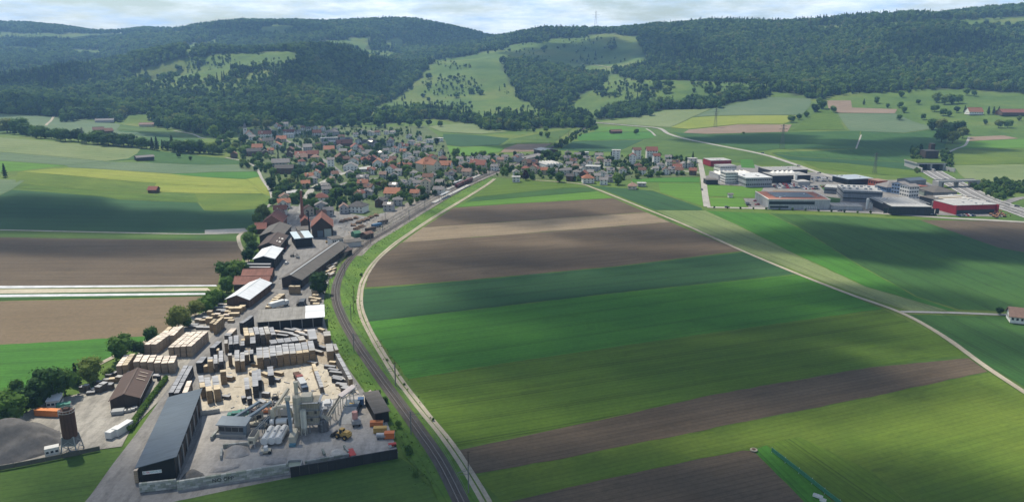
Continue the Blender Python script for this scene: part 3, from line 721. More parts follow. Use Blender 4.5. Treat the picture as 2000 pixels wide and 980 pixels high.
def broad_crown(mb, seed, h, r, nleaf, size, lobes=9, m=0, low=0.18, squash=1.0):
    rng = np.random.default_rng(seed)
    cz, rz = h * (1 + low) / 2, h * (1 - low) / 2
    V, F = ico()
    C, RR = [np.array([0, 0, cz])], [r * 0.62]
    for i in range(lobes):
        d = rng.normal(0, 1, 3); d /= np.linalg.norm(d)
        C.append(np.array([d[0] * r * 0.56, d[1] * r * 0.56, cz + d[2] * rz * 0.60])); RR.append(r * rng.uniform(0.30, 0.52))
    C, RR = np.array(C), np.array(RR)
    for c, q in zip(C, RR):
        k = q * 0.88 * (1 + rng.normal(0, 0.12, (len(V), 1)))
        mb.add((V * k * [1, 1, min(1.2, rz / r * 0.95)] + c).tolist(), F, m)
    w = RR ** 2 / (RR ** 2).sum()
    k = rng.choice(len(C), nleaf, p=w)
    D = rng.normal(0, 1, (nleaf, 3)); D /= np.linalg.norm(D, axis=1)[:, None]
    P = C[k] + D * (RR[k] * rng.uniform(0.84, 1.16, nleaf))[:, None] * [1, 1, min(1.2, rz / r * 0.95)]
    leaf_quads(mb, P, D + [0, 0, 0.25], size, rng, m)
def coni_crown(mb, seed, h, r, nleaf, size, m=0):
    rng = np.random.default_rng(seed)
    n = 7
    for i in range(5):
        z0 = h * (0.10 + 0.17 * i); rr = r * (1 - 0.18 * i) * 0.80
        b = len(mb.v)
        for j in range(n):
            q = rr * rng.uniform(0.7, 1.15); a = 2 * math.pi * (j + rng.uniform(0, .5)) / n
            mb.v.append((q * math.cos(a), q * math.sin(a), z0 - 0.03 * h))
        mb.v.append((0, 0, z0 + h * 0.27 if i < 4 else h))
        for j in range(n): mb.f.append((b + j, b + (j + 1) % n, b + n)); mb.m.append(m)
    t = rng.uniform(0.04, 0.97, nleaf) ** 0.85; a = rng.uniform(0, 2 * math.pi, nleaf)
    q = r * (1 - t) * (0.75 + 0.35 * np.sin(t * 34)) * rng.uniform(0.7, 1.12, nleaf)
    P = np.stack([q * np.cos(a), q * np.sin(a), h * (0.08 + 0.92 * t)], -1)
    N = np.stack([np.cos(a) * 0.7, np.sin(a) * 0.7, np.full(nleaf, 0.6)], -1)
    leaf_quads(mb, P, N, size, rng, m)
def trunk_mesh(h, r):
    mb = MB(); mb.cyl(0, 0, -0.6, h * 0.55, r, r * 0.5, 7)
    for k in range(4):
        a = k * 1.7; mb.bar((0, 0, h * (0.26 + 0.06 * k)), (h * 0.17 * math.cos(a), h * 0.17 * math.sin(a), h * (0.46 + 0.06 * k)), r * 0.6, n=5)
    return mb.mesh('trunk', M_BARK)
# individual trees: unit meshes of 10 m height, scaled per tree
TREES = {}
def tree_kind(key, fn, mat, n):
    TREES[key] = []
    for i in range(n):
        mb = MB(); fn(mb, 31 + i * 7 + len(key)); TREES[key].append(mb.mesh('crown', mat))
tree_kind('broad', lambda mb, s: broad_crown(mb, s, 10, 4.9, 900, 0.42, 16, low=0.06), M_LEAF, 4)
tree_kind('tall', lambda mb, s: broad_crown(mb, s, 10, 3.4, 760, 0.40, 14, low=0.06), M_LEAF, 3)
tree_kind('bush', lambda mb, s: broad_crown(mb, s, 10, 5.6, 420, 0.75, 9, low=-0.1), M_LEAF, 3)
tree_kind('conifer', lambda mb, s: coni_crown(mb, s, 10, 2.3, 520, 0.42), M_CONI, 3)
tree_kind('copper', lambda mb, s: broad_crown(mb, s, 10, 4.4, 620, 0.46, 12, low=0.08), M_PURP, 1)
TRUNK = trunk_mesh(10, 0.26)
ALLTREES = []
def plant(kind, x, y, h, wide=1.0, name=None, label=None, group=None):
    nm = name or {'broad': 'broadleaf_tree', 'tall': 'broadleaf_tree', 'bush': 'bush', 'conifer': 'conifer_tree', 'copper': 'copper_beech_tree'}[kind]
    o = link(nm, None, None, (x, y, float(H(x, y)) + (0.15 if y < 1000 else 0.3)), R.uniform(0, 6.28))
    o.scale = (h / 10 * wide, h / 10 * wide, h / 10)
    o['category'] = 'bush' if kind == 'bush' else 'tree'
    c = link('crown', R.choice(TREES[kind]), o)
    if kind != 'bush': link('trunk', TRUNK, o)
    if label: o['label'] = label
    if group: o['group'] = group
    ALLTREES.append((o, kind, x, y, h)); return o
def ptree(kind, u, v, hpx, wide=1.0, **k):
    p = ground([u], [v])[0]
    d = math.hypot(p[1], CAMH - p[2])
    return plant(kind, float(p[0]), float(p[1]), hpx * d / FPX * 1.02, wide, **k)

# stream row beside the timber yard, bottom to top of the yard (u, v of the foot, height in photograph pixels)
SG = 'trees in the stream row behind the timber yard'
for q in [('broad', 15, 832, 75, 1.1), ('broad', 52, 805, 52, 1.0), ('tall', 35, 790, 50, 1.0), ('broad', 98, 786, 76, 1.0), ('broad', 128, 775, 60, 1.0), ('conifer', 150, 752, 44, 1.3), ('broad', 182, 750, 56, 1.0), ('bush', 70, 800, 26, 1.0),
          ('tall', 238, 705, 58, 1.35), ('broad', 268, 694, 36, .9), ('broad', 297, 672, 36, .9), ('bush', 282, 690, 16, 1.0), ('bush', 212, 735, 20, 1.0), ('broad', 350, 645, 52, .95), ('bush', 366, 640, 22, 1), ('broad', 383, 618, 34, 1.1),
          ('broad', 402, 611, 36, 1.1), ('broad', 417, 602, 40, 1.0), ('bush', 432, 590, 26, 1), ('broad', 443, 572, 34, 1.0), ('broad', 440, 548, 40, 1.0), ('broad', 460, 545, 40, 1.0), ('bush', 452, 550, 20, 1.1), ('broad', 476, 536, 26, 1.),
          ('broad', 486, 512, 28, 1.0), ('broad', 494, 498, 30, 1.0), ('bush', 500, 505, 16, 1), ('broad', 489, 482, 30, 1.0), ('broad', 494, 460, 22, 1), ('bush', 505, 452, 14, 1.), ('broad', 515, 430, 32, 1.0), ('broad', 503, 436, 22, 1.),
          ('tall', 530, 372, 28, 1.2), ('broad', 540, 390, 20, 1.), ('broad', 552, 384, 22, 1.), ('broad', 533, 402, 18, 1.), ('broad', 598, 412, 26, .9), ('broad', 575, 396, 20, 1.0), ('broad', 610, 398, 22, 1)]:
    ptree(*q, group=SG)
ptree('broad', 622, 575, 46, 1.05, label='lone leafy tree at the corner of the long dark gabled shed')
ptree('bush', 738, 778, 16, 1.0, label='bush above the dark flat-roofed shed beside the railway')
ptree('bush', 752, 786, 15, 1.0, label='bush between the dark flat-roofed shed and the rails')
ptree('bush', 779, 836, 15, .9, label='bush on the embankment level with the orange containers')
ptree('bush', 800, 886, 18, 1., label='bush at the end of the black yard wall')
ptree('bush', 811, 931, 17, .8, label='lone dark bush on the embankment below the black wall')
for i, (u, v) in enumerate([(790, 752), (756, 705), (846, 822), (706, 540)]):
    ptree('bush', u, v, R.uniform(5, 8), 1.1, group='low shrubs on the railway embankment')
# hedge along the near hill crest
HG = 'trees in the hedge along the hill crest'
for i in range(44):
    u = 2 + i * 9.9 + R.uniform(-3, 3)
    v = float(np.interp(u, [0, 80, 160, 270, 300, 420], [256, 270, 279, 288, 291, 303])) + R.uniform(-2, 2)
    if 158 < u < 168: continue
    ptree('conifer' if 296 < u < 318 or R.random() < .12 else 'broad', u, v, R.uniform(17, 29) * (0.95 if u > 60 else 1.2), R.uniform(1.0, 1.45), group=HG, name='hedge_tree')
for u, v, h, k, lb in [(349, 308, 10, 'broad', 'small round tree on the slope below the hedge beside a paired tree'), (372, 313, 8, 'broad', 'smaller of two round trees on the slope below the hedge'),
                    (10, 346, 26, 'conifer', 'dark conifer standing alone by the field hut on the slope'),
                    (1242, 263, 12, 'broad', 'lone round tree inside the bend of the country road'), (1628, 220, 14, 'broad', 'round tree at the corner of the pink ploughed strip'),
                    (1952, 614, 15, 'broad', 'dark round tree beside the farmhouse at the end of the field path'), (1206, 361, 24, 'broad', 'big dark tree at the edge of the housing by the sports pitch'),
                    (1092, 356, 20, 'broad', 'light green spreading tree at the field edge beside the path'), (890, 309, 20, 'broad', 'big round tree standing alone behind the village'),
                    (866, 305, 14, 'conifer', 'conical tree beside the big round tree behind the village')]:
    ptree(k, u, v, h, 1.0, label=lb)
ptree('copper', 1027, 352, 22, .95, label='purple-leaved beech at the field edge by the level crossing')
# fields on the far side of the valley
FG = 'trees scattered over the pastures below the wooded ridge'
for q in [('broad', 1545, 239, 14, 1.2), ('broad', 1560, 234, 12, 1), ('broad', 1575, 229, 12, 1), ('broad', 1592, 219, 16, 1.2), ('broad', 1605, 213, 17, 1.2), ('broad', 1600, 205, 14, 1), ('broad', 1648, 186, 12, 1), ('broad', 1665, 183, 10, 1), ('broad', 1688, 181, 9, 1),
          ('conifer', 1687, 205, 11, 1.3), ('broad', 1711, 202, 13, 1), ('broad', 1730, 180, 9, 1), ('broad', 1760, 190, 13, 1), ('broad', 1733, 211, 9, 1), ('broad', 1757, 211, 13, 1.1), ('broad', 1765, 220, 12, 1.1), ('broad', 1756, 235, 12, 1.1),
          ('broad', 1793, 204, 10, 1), ('broad', 1803, 234, 12, 1), ('broad', 1829, 200, 20, 1), ('broad', 1845, 204, 20, 1), ('broad', 1858, 203, 19, 1), ('broad', 1872, 202, 18, 1), ('broad', 1825, 218, 14, 1.2), ('broad', 1842, 226, 14, 1.2), ('broad', 1853, 228, 12, 1),
          ('broad', 1887, 186, 14, 1), ('broad', 1902, 188, 13, 1), ('broad', 1868, 220, 12, 1), ('conifer', 1884, 221, 14, 1.2), ('broad', 1820, 254, 22, 1.1), ('broad', 1838, 256, 24, 1.1), ('broad', 1856, 262, 26, 1.1), ('broad', 1873, 262, 26, 1.1), ('broad', 1838, 278, 28, 1.1),
          ('broad', 1860, 280, 24, 1.1), ('broad', 1880, 270, 22, 1), ('conifer', 1930, 224, 15, 1.3), ('conifer', 1940, 224, 15, 1.3), ('conifer', 1950, 222, 13, 1.3), ('broad', 1950, 250, 16, 1.1), ('broad', 1968, 250, 17, 1.1), ('broad', 1924, 243, 10, 1), ('broad', 1990, 236, 10, 1),
          ('broad', 1848, 294, 6, 1), ('broad', 1452, 262, 4, 1.6), ('broad', 1775, 182, 9, 1), ('broad', 1788, 178, 10, 1), ('broad', 1740, 177, 11, 1), ('broad', 1800, 176, 10, 1), ('broad', 1820, 176, 11, 1)]:
    ptree(*q, group=FG)
# trees dotted over the hillside pastures
HT = 'trees dotted over the hillside pastures'
def dotted(ring, n, hmin, hmax, grp, con=0.15):
    us = [p[0] for p in ring]; vs = [p[1] for p in ring]; k = 0
    while k < n:
        u, v = R.uniform(min(us), max(us)), R.uniform(min(vs), max(vs))
        if inside(ring, [u], [v])[0]:
            if k % 3: u, v = last[0] + R.gauss(0, 11), last[1] + R.gauss(0, 4)      # they stand in loose clumps
            last = (u, v)
            if not inside(ring, [u], [v])[0]: k += 1; continue
            ptree('conifer' if R.random() < con else 'broad', u, v, R.uniform(hmin * .7, hmax * 1.35), R.uniform(.9, 1.5), group=grp, name='pasture_tree'); k += 1
dotted([(740, 210), (800, 178), (835, 142), (870, 118), (930, 132), (975, 152), (985, 178), (1020, 198), (1060, 222), (900, 222)], 42, 4, 9, HT)
dotted([(930, 106), (1000, 92), (1180, 72), (1250, 80), (1250, 126), (1130, 128), (1000, 114)], 22, 4, 8, HT, .3)
dotted([(1130, 205), (1180, 170), (1235, 160), (1400, 165), (1490, 170), (1400, 192), (1300, 203), (1200, 205)], 44, 5, 11, HT)
dotted([(300, 130), (444, 108), (570, 104), (560, 122), (460, 138), (400, 155), (330, 155)], 14, 4, 9, HT, .3)
for u, v, h in [(388, 136, 18), (1163, 110, 10), (765, 228, 14), (775, 226, 12), (755, 240, 16), (752, 252, 16), (764, 201, 14), (962, 252, 24)]: ptree('conifer', u, v, h, 1.1, group=HT, name='pasture_tree')
for u, v, h in [(940, 252, 14), (950, 254, 16), (968, 256, 15), (1042, 258, 9), (1056, 266, 9), (1070, 270, 13), (1066, 258, 11), (818, 250, 16), (800, 246, 14), (838, 246, 12), (860, 248, 12), (780, 244, 15), (735, 236, 14), (1010, 250, 12)]: ptree('broad', u, v, h, 1.1, group=HT, name='pasture_tree')

# ------------------------------------------------------------------ forest: one mass per wooded flank
PROTO = bpy.data.collections.new('forest_tree_kinds')      # kept out of the scene, only spread as forest
def proto(name, fn, mat):
    mb = MB(); fn(mb); mb.cyl(0, 0, -1, 3, .25, .2, 5, 1)
    o = bpy.data.objects.new(name, mb.mesh(name, [mat, M_BARK])); PROTO.objects.link(o)
for i in range(4): proto('forest_broadleaf_%s' % 'abcd'[i], lambda mb: broad_crown(mb, 90 + i, 10, 4.3, 190, 0.66, 11, low=0.02), M_LEAF)
for i in range(2): proto('forest_conifer_%s' % 'ab'[i], lambda mb: coni_crown(mb, 70 + i, 12, 2.0, 120, 0.55), M_CONI)
def forest(name, label, P, sc, kd):
    me = bpy.data.meshes.new(name)
    me.vertices.add(len(P)); me.vertices.foreach_set('co', P.astype(np.float32).ravel())
    for nm, ty, dat in (('tree_scale', 'FLOAT', sc), ('tree_turn', 'FLOAT', np.random.default_rng(5).uniform(0, 6.28, len(P))), ('tree_kind', 'INT', kd)):
        a = me.attributes.new(nm, ty, 'POINT'); a.data.foreach_set('value', dat)
    o = stuff(link(name, me)); o['label'] = label
    g = bpy.data.node_groups.new(name, 'GeometryNodeTree')
    g.interface.new_socket('Geometry', in_out='INPUT', socket_type='NodeSocketGeometry')
    g.interface.new_socket('Geometry', in_out='OUTPUT', socket_type='NodeSocketGeometry')
    N, L = g.nodes, g.links
    gi, go = N.new('NodeGroupInput'), N.new('NodeGroupOutput')
    ci = N.new('GeometryNodeCollectionInfo'); ci.inputs['Collection'].default_value = PROTO; ci.inputs['Separate Children'].default_value = True
    ip = N.new('GeometryNodeInstanceOnPoints'); ip.inputs['Pick Instance'].default_value = True
    def attr(nm, ty):
        a = N.new('GeometryNodeInputNamedAttribute'); a.data_type = ty; a.inputs['Name'].default_value = nm
        return [s for s in a.outputs if s.enabled and s.name == 'Attribute'][0]
    cr = N.new('ShaderNodeCombineXYZ'); L.new(attr('tree_turn', 'FLOAT'), cr.inputs[2])
    L.new(gi.outputs[0], ip.inputs['Points']); L.new(ci.outputs[0], ip.inputs['Instance'])
    L.new(attr('tree_kind', 'INT'), ip.inputs['Instance Index']); L.new(cr.outputs[0], ip.inputs['Rotation']); L.new(attr('tree_scale', 'FLOAT'), ip.inputs['Scale'])
    L.new(ip.outputs[0], go.inputs[0])
    md = o.modifiers.new('forest', 'NODES'); md.node_group = g
    return o
rng = np.random.default_rng(11)
def candidates(y0, y1, sp, xmax):
    X, Y = np.meshgrid(np.arange(-xmax, xmax, sp), np.arange(y0, y1, sp))
    X = X.ravel() + rng.uniform(-.42, .42, X.size) * sp; Y = Y.ravel() + rng.uniform(-.42, .42, Y.size) * sp
    k = np.abs(X) < Y * 0.78 + 150
    X, Y = X[k], Y[k]; P = np.stack([X, Y, H(X, Y)], -1)
    u, v, f = project(P)
    # ragged edges: shift the test a little with a slow wave
    k = wooded(u + 5 * np.sin(X / 23) + 4 * np.sin(Y / 17) + rng.normal(0, 2.5, X.size), v + 2.2 * np.sin(X / 31 + Y / 19) + rng.normal(0, 1.3, X.size)) & (u > -160) & (u < 2160)
    return P[k], u[k], v[k]
A_, B_, C_ = candidates(1180, 2300, 9.4, 2000), candidates(2300, 3300, 10.6, 2800), candidates(3300, 5300, 13.0, 4400)
FP = np.vstack([A_[0], B_[0], C_[0]]); FU = np.concatenate([A_[1], B_[1], C_[1]]); FV = np.concatenate([A_[2], B_[2], C_[2]])
FSC = np.concatenate([1.05 + 1.5 * rng.beta(1.6, 2.6, len(A_[0])), rng.uniform(1.3, 2.4, len(B_[0])), rng.uniform(1.7, 2.8, len(C_[0]))])
cz_ = np.sin(FP[:, 0] / 140 + np.sin(FP[:, 1] / 210) * 2) + np.sin(FP[:, 1] / 120 + FP[:, 0] / 330) + rng.normal(0, 0.9, len(FP))
con_ = cz_ > 1.75
con_ |= (FV > 178) & (FU > 1480) & (FU < 2000) & (rng.random(len(FP)) < .3)
FK_ = np.where(con_, 4 + rng.integers(0, 2, len(FP)), rng.integers(0, 4, len(FP))).astype(np.int32)
right_ = FU > 960
near_ = ~right_ & (FP[:, 1] < 2700)
forest('forest', 'mixed wood covering the long ridge above the pastures', FP[right_], FSC[right_], FK_[right_])
forest('forest', 'mixed wood on the rounded hill and in the gorge behind the village', FP[near_], FSC[near_], FK_[near_])
forest('forest', 'hazy wood on the highest ridge behind the gorge', FP[~right_ & ~near_], FSC[~right_ & ~near_], FK_[~right_ & ~near_])
def scatter(name, label, rings, n, smin, smax, con=0.0, clump=0.0, avoid=None):
    P = []
    for ring, w in rings:
        us, vs = [p[0] for p in ring], [p[1] for p in ring]; m = int(n * w)
        u, v = rng.uniform(min(us), max(us), m * 6), rng.uniform(min(vs), max(vs), m * 6); k = inside(ring, u, v)
        g = ground(u[k], v[k])
        if clump: g = g[(np.sin(g[:, 0] / 37) + np.sin(g[:, 1] / 53 + g[:, 0] / 91)) > clump]
        if avoid is not None: g = g[avoid(g)]
        P.append(g[:m])
    P = np.vstack(P)
    return forest(name, label, P, rng.uniform(smin, smax, len(P)) ** 1.2, np.where(rng.random(len(P)) < con, 4, rng.integers(0, 4, len(P))).astype(np.int32))
scatter('pasture_shrubbery', 'loose scrub scattered over the hillside pastures', [(MEADOWS[1], .34), (MEADOWS[2], .15), (MEADOWS[3], .36), (MEADOWS[0], .15)], 980, .2, 1.05, .1, .15)
scatter('thinned_woodland', 'open wood thinned to look sunlit on the shoulder of the rounded hill', [(MEADOWS[-3], .62), (MEADOWS[-2], .2), (MEADOWS[-1], .18)], 560, .5, 1.3, .04)  # open scrub, thinned so the pale ground stands in for sunlight on the slope
scatter('roadside_undergrowth', 'dense dark scrub around the tunnel mouth and inside the slip road', [([(1895, 366), (1920, 357), (1960, 356), (2060, 360), (2060, 374), (1985, 378), (1955, 393), (1925, 382)], .6), ([(1776, 290), (1800, 286), (1806, 312), (1798, 334), (1790, 346), (1778, 320)], .2), ([(1836, 300), (1858, 304), (1864, 322), (1850, 340), (1838, 322)], .2)], 420, .3, .75)
scatter('cutting_undergrowth', 'bushes lining the railway cutting beyond the village', [([(1080, 290), (1095, 278), (1130, 256), (1166, 245), (1172, 250), (1140, 264), (1105, 284), (1088, 294)], 1)], 110, .3, .75)
print('forest trees', len(FP), 'single trees', len(ALLTREES))
# ------------------------------------------------------------------ buildings: shared builders
ORD = ['first', 'second', 'third', 'fourth', 'fifth', 'sixth', 'seventh', 'eighth', 'ninth', 'tenth', 'eleventh', 'twelfth', 'thirteenth', 'fourteenth', 'fifteenth', 'sixteenth', 'seventeenth', 'eighteenth', 'nineteenth', 'twentieth']
def ordn(i): return ORD[i] if i < 20 else '%dth' % (i + 1)
def sheetmetal(name, col, rough=0.5, pitch=1.0, axis='X', var=0.10, metal=0.0, depth=0.22):
    if name in _MC: return _MC[name]
    t = NT(name, rough); t.b.inputs['Metallic'].default_value = metal
    co = t.coords()
    w = t.n.new('ShaderNodeTexWave'); w.bands_direction = axis; w.inputs['Scale'].default_value = 0.314 / pitch
    w.inputs['Distortion'].default_value = 0.0; t.l.new(co, w.inputs['Vector'])
    c = t.ramp(t.noise(co, 0.25, 6, 0.7), [(0.25, shade(col, 1 - 2.2 * var)), (0.75, shade(col, 1 + var))])
    c = t.mix(1.0, c, t.ramp(w.outputs['Fac'], [(0.0, (1 - depth,) * 3), (0.25, (1, 1, 1))]), 'MULTIPLY')
    streak = t.noise(t.coords((1.4, 0.12, 0.12) if axis == 'X' else (0.12, 1.4, 0.12)), 1.0, 5, 0.7)
    c = t.mix(1.0, c, t.ramp(streak, [(0.35, (0.80, 0.79, 0.77)), (0.6, (1.06, 1.06, 1.06))]), 'MULTIPLY')
    _MC[name] = t.out(c); return _MC[name]
def tiles(name, col, var=0.16):
    if name in _MC: return _MC[name]
    t = NT(name, 0.85); co = t.coords()
    c = t.ramp(t.noise(co, 0.7, 6, 0.75), [(0.25, shade(col, 1 - 2 * var)), (0.75, shade(col, 1 + var))])
    w = t.n.new('ShaderNodeTexWave'); w.bands_direction = 'Z'; w.inputs['Scale'].default_value = 1.3; w.inputs['Distortion'].default_value = 0.5
    t.l.new(co, w.inputs['Vector'])
    c = t.mix(1.0, c, t.ramp(w.outputs['Fac'], [(0.0, (0.8, 0.8, 0.8)), (0.3, (1, 1, 1))]), 'MULTIPLY')
    c = t.mix(1.0, c, t.ramp(t.rnd(), [(0, (0.80, 0.80, 0.82)), (1, (1.15, 1.12, 1.10))]), 'MULTIPLY')
    _MC[name] = t.out(c); return _MC[name]
M_WHITE = plain('white_render', (0.70, 0.68, 0.63), 0.85, 0.06, 0.3, per_obj=0.10)
M_CREAM = plain('cream_render', (0.56, 0.49, 0.37), 0.85, 0.07, 0.3, per_obj=0.12)
M_GREYW = plain('grey_render', (0.40, 0.39, 0.38), 0.85, 0.07, 0.3, per_obj=0.12)
M_PINKW = plain('pink_render', (0.52, 0.37, 0.30), 0.85, 0.07, 0.3, per_obj=0.10)
M_WOODD = sheetmetal('dark_timber_cladding', (0.060, 0.042, 0.032), 0.85, 0.4)
M_WOODB = sheetmetal('brown_timber_cladding', (0.13, 0.078, 0.05), 0.85, 0.4)
M_BLACK = sheetmetal('black_cladding', (0.012, 0.012, 0.012), 0.6, 0.5)
M_GLASS = plain('window_glass', (0.035, 0.042, 0.05), 0.12, 0.05)
M_STEEL = plain('galvanised_steel', (0.36, 0.37, 0.38), 0.45, 0.08, 1.0, 0.4)
M_CONCW = plain('concrete', (0.36, 0.355, 0.335), 0.9, 0.14, 0.8, per_obj=0.16)
R_ORANGE = tiles('orange_roof_tiles', (0.33, 0.145, 0.085))
R_RED = tiles('red_roof_tiles', (0.22, 0.085, 0.062))
R_BROWN = tiles('brown_roof_tiles', (0.155, 0.085, 0.062))
R_GREY = tiles('grey_roof_slates', (0.205, 0.195, 0.19))
R_DARK = tiles('dark_roof_slates', (0.085, 0.082, 0.082))
R_PINK = tiles('faded_roof_tiles', (0.27, 0.175, 0.135))

_boxc = {}
def unit_box(name, mat):
    if (name, mat.name) not in _boxc:
        mb = MB(); mb.box(-.5, .5, -.5, .5, -.5, .5); _boxc[(name, mat.name)] = mb.mesh(name, mat)
    return _boxc[(name, mat.name)]
def piece(name, mat, parent, x, y, z, sx, sy, sz, rot=0.0):
    o = link(name, unit_box(name, mat), parent, (x, y, z), rot); o.scale = (sx, sy, sz); return o
def frame_from(FL, FR, depth):
    g = ground([FL[0], FR[0]], [FL[1], FR[1]])
    a, b = g[0][:2], g[1][:2]; d = b - a; L = float(np.linalg.norm(d)); r = math.atan2(d[1], d[0])
    c = (a + b) / 2 + np.array([-math.sin(r), math.cos(r)]) * depth / 2
    return float(c[0]), float(c[1]), r, L
def body_mesh(L, D, eave, rise, axis, kind):
    mb = MB(); l, d = L / 2, D / 2
    if kind == 'gable' and axis == 'x':
        prof = [(-d, 0), (d, 0), (d, eave), (0, eave + rise), (-d, eave)]
        vs = [(x, y, z) for x in (-l, l) for y, z in prof]
        mb.add(vs, [(0, 1, 2, 3, 4)[::-1] if False else (4, 3, 2, 1, 0), (5, 6, 7, 8, 9), (0, 1, 6, 5), (1, 2, 7, 6), (2, 3, 8, 7), (3, 4, 9, 8), (4, 0, 5, 9)])
    elif kind == 'gable':
        prof = [(-l, 0), (l, 0), (l, eave), (0, eave + rise), (-l, eave)]
        vs = [(x, y, z) for y in (-d, d) for x, z in prof]
        mb.add(vs, [(0, 1, 2, 3, 4), (9, 8, 7, 6, 5), (1, 0, 5, 6), (2, 1, 6, 7), (3, 2, 7, 8), (4, 3, 8, 9), (0, 4, 9, 5)])
    elif kind == 'mono':      # rises along axis
        hx = (lambda x, y: eave + rise * ((x + l) / L if axis == 'x' else (y + d) / D))
        c = [(-l, -d), (l, -d), (l, d), (-l, d)]
        mb.add([(x, y, 0) for x, y in c] + [(x, y, hx(x, y)) for x, y in c], [(3, 2, 1, 0), (4, 5, 6, 7), (0, 1, 5, 4), (1, 2, 6, 5), (2, 3, 7, 6), (3, 0, 4, 7)])
    else:
        mb.box(-l, l, -d, d, 0, eave)
    return mb
def slab(mb, q, th, m=0):
    n = (Vector(q[1]) - Vector(q[0])).cross(Vector(q[2]) - Vector(q[0])).normalized()
    if n.z < 0: q = q[::-1]; n = -n
    b = [tuple(Vector(p) - Vector((0, 0, th))) for p in q]
    k = len(q)
    mb.add(list(q) + b, [tuple(range(k)), tuple(range(2 * k - 1, k - 1, -1))] + [(i, i + k, (i + 1) % k + k, (i + 1) % k) for i in range(k)], m)
def roof_mesh(L, D, eave, rise, axis, kind, over, th=0.22):
    mb = MB(); l, d = L / 2, D / 2; o = over; e = 0.06
    if kind == 'gable':
        A, B = (l, d) if axis == 'x' else (d, l)     # A along the ridge, B across
        drop = rise * o / B; z0, z1 = eave - drop + th + e, eave + rise + th + e
        for s in (-1, 1):
            q = [(-A - o, s * (B + o), z0), (A + o, s * (B + o), z0), (A + o, s * 0.001, z1), (-A - o, s * 0.001, z1)]
            if axis != 'x': q = [(y, x, z) for x, y, z in q]
            slab(mb, q, th)
    elif kind == 'hip':
        k = min(l, d) * 0.95; z0, z1 = eave + th, eave + rise + th
        if l >= d: r1, r2 = (-(l - k), 0, z1), (l - k + 0.001, 0, z1)
        else: r1, r2 = (0, -(d - k), z1), (0, d - k + 0.001, z1)
        c = [(-l - o, -d - o, z0), (l + o, -d - o, z0), (l + o, d + o, z0), (-l - o, d + o, z0)]
        b = [(x, y, z - th) for x, y, z in c]
        vs = c + [r1, r2] + b
        if l >= d: fs = [(0, 1, 5, 4), (1, 2, 5), (2, 3, 4, 5), (3, 0, 4)]
        else: fs = [(0, 1, 4), (1, 2, 5, 4), (2, 3, 5), (3, 0, 4, 5)]
        mb.add(vs, fs + [(9, 8, 7, 6), (0, 6, 7, 1), (1, 7, 8, 2), (2, 8, 9, 3), (3, 9, 6, 0)])
    elif kind == 'mono':
        hx = (lambda x, y: eave + th + e + rise * ((x + l) / L if axis == 'x' else (y + d) / D))
        slab(mb, [(x, y, hx(x, y)) for x, y in ((-l - o, -d - o), (l + o, -d - o), (l + o, d + o), (-l - o, d + o))], th)
    else:
        mb.box(-l - o, l + o, -d - o, d + o, eave + 0.003, eave + 0.35)
    return mb
LM = {}                                          # landmarks for the descriptions
def building(name, label, cat, FL, FR, D, eave, rise=0.0, axis='x', kind='gable', wall=None, roof=None, over=0.5, win=None, door=None, L=None, group=None, rotadd=0.0, glass=None):
    x, y, r, L0 = frame_from(FL, FR, D); L = L or L0
    o = thing(name, label, cat, x, y, r + rotadd, group)
    body_mesh(L, D, eave, rise, axis, 'flat' if kind == 'hip' else kind).build('wall', wall or M_WHITE, o)
    roof_mesh(L, D, eave, rise, axis, kind, over).build('roof', roof or R_GREY, o)
    if win:
        rows, cols, ww, wh = win; gm = glass or M_GLASS
        for i in range(rows):
            z = eave * (i + 0.58) / rows
            for j in range(cols):
                piece('window', gm, o, -L / 2 + L * (j + 0.5) / cols, -D / 2 - 0.015, z, ww, 0.07, wh)
            for j in range(max(1, int(cols * D / L))):
                n = max(1, int(cols * D / L)); side = -1 if x > 0 else 1
                piece('window', gm, o, side * (L / 2 + 0.015), -D / 2 + D * (j + 0.5) / n, z, 0.07, ww, wh)
    if kind == 'flat' and L > 26:                                   # plant on the roof
        for k in range(int(L / 7)): piece('roof_vent', R.choice((M_STEEL, M_WHITE, M_GREYW)), o, R.uniform(-.42, .42) * L, R.uniform(-.38, .38) * D, eave + .7, R.uniform(.9, 2.4), R.uniform(.9, 1.8), R.uniform(.6, 1.1))
    if kind == 'gable' and max(L, D) > 14:
        a = axis == 'x'
        piece('ridge_cap', roof or R_GREY, o, 0, 0, eave + rise + .33, (L + 2 * over) if a else .6, .6 if a else (D + 2 * over), .10)
        for s in (-1, 1): piece('gutter', M_STEEL, o, 0 if a else s * (L / 2 + over), s * (D / 2 + over) if a else 0, eave - rise * over / (D / 2 if a else L / 2) + .12, (L + 2 * over) if a else .16, .16 if a else (D + 2 * over), .16)
        n = int(max(L, D) / 6)
        for k in range(n):
            q = (k + .5) / n - .5; piece('wall_post', wall or M_WHITE, o, q * L if a else L / 2 + .05, -D / 2 - .05 if a else q * D, eave / 2 - .1, .3, .3, eave - .3)
    if door:
        for (dx, dw, dh, dm) in door: piece('door', dm, o, dx * L, -D / 2 - 0.02, dh / 2, dw, 0.10, dh)
    return o, x, y, r, L

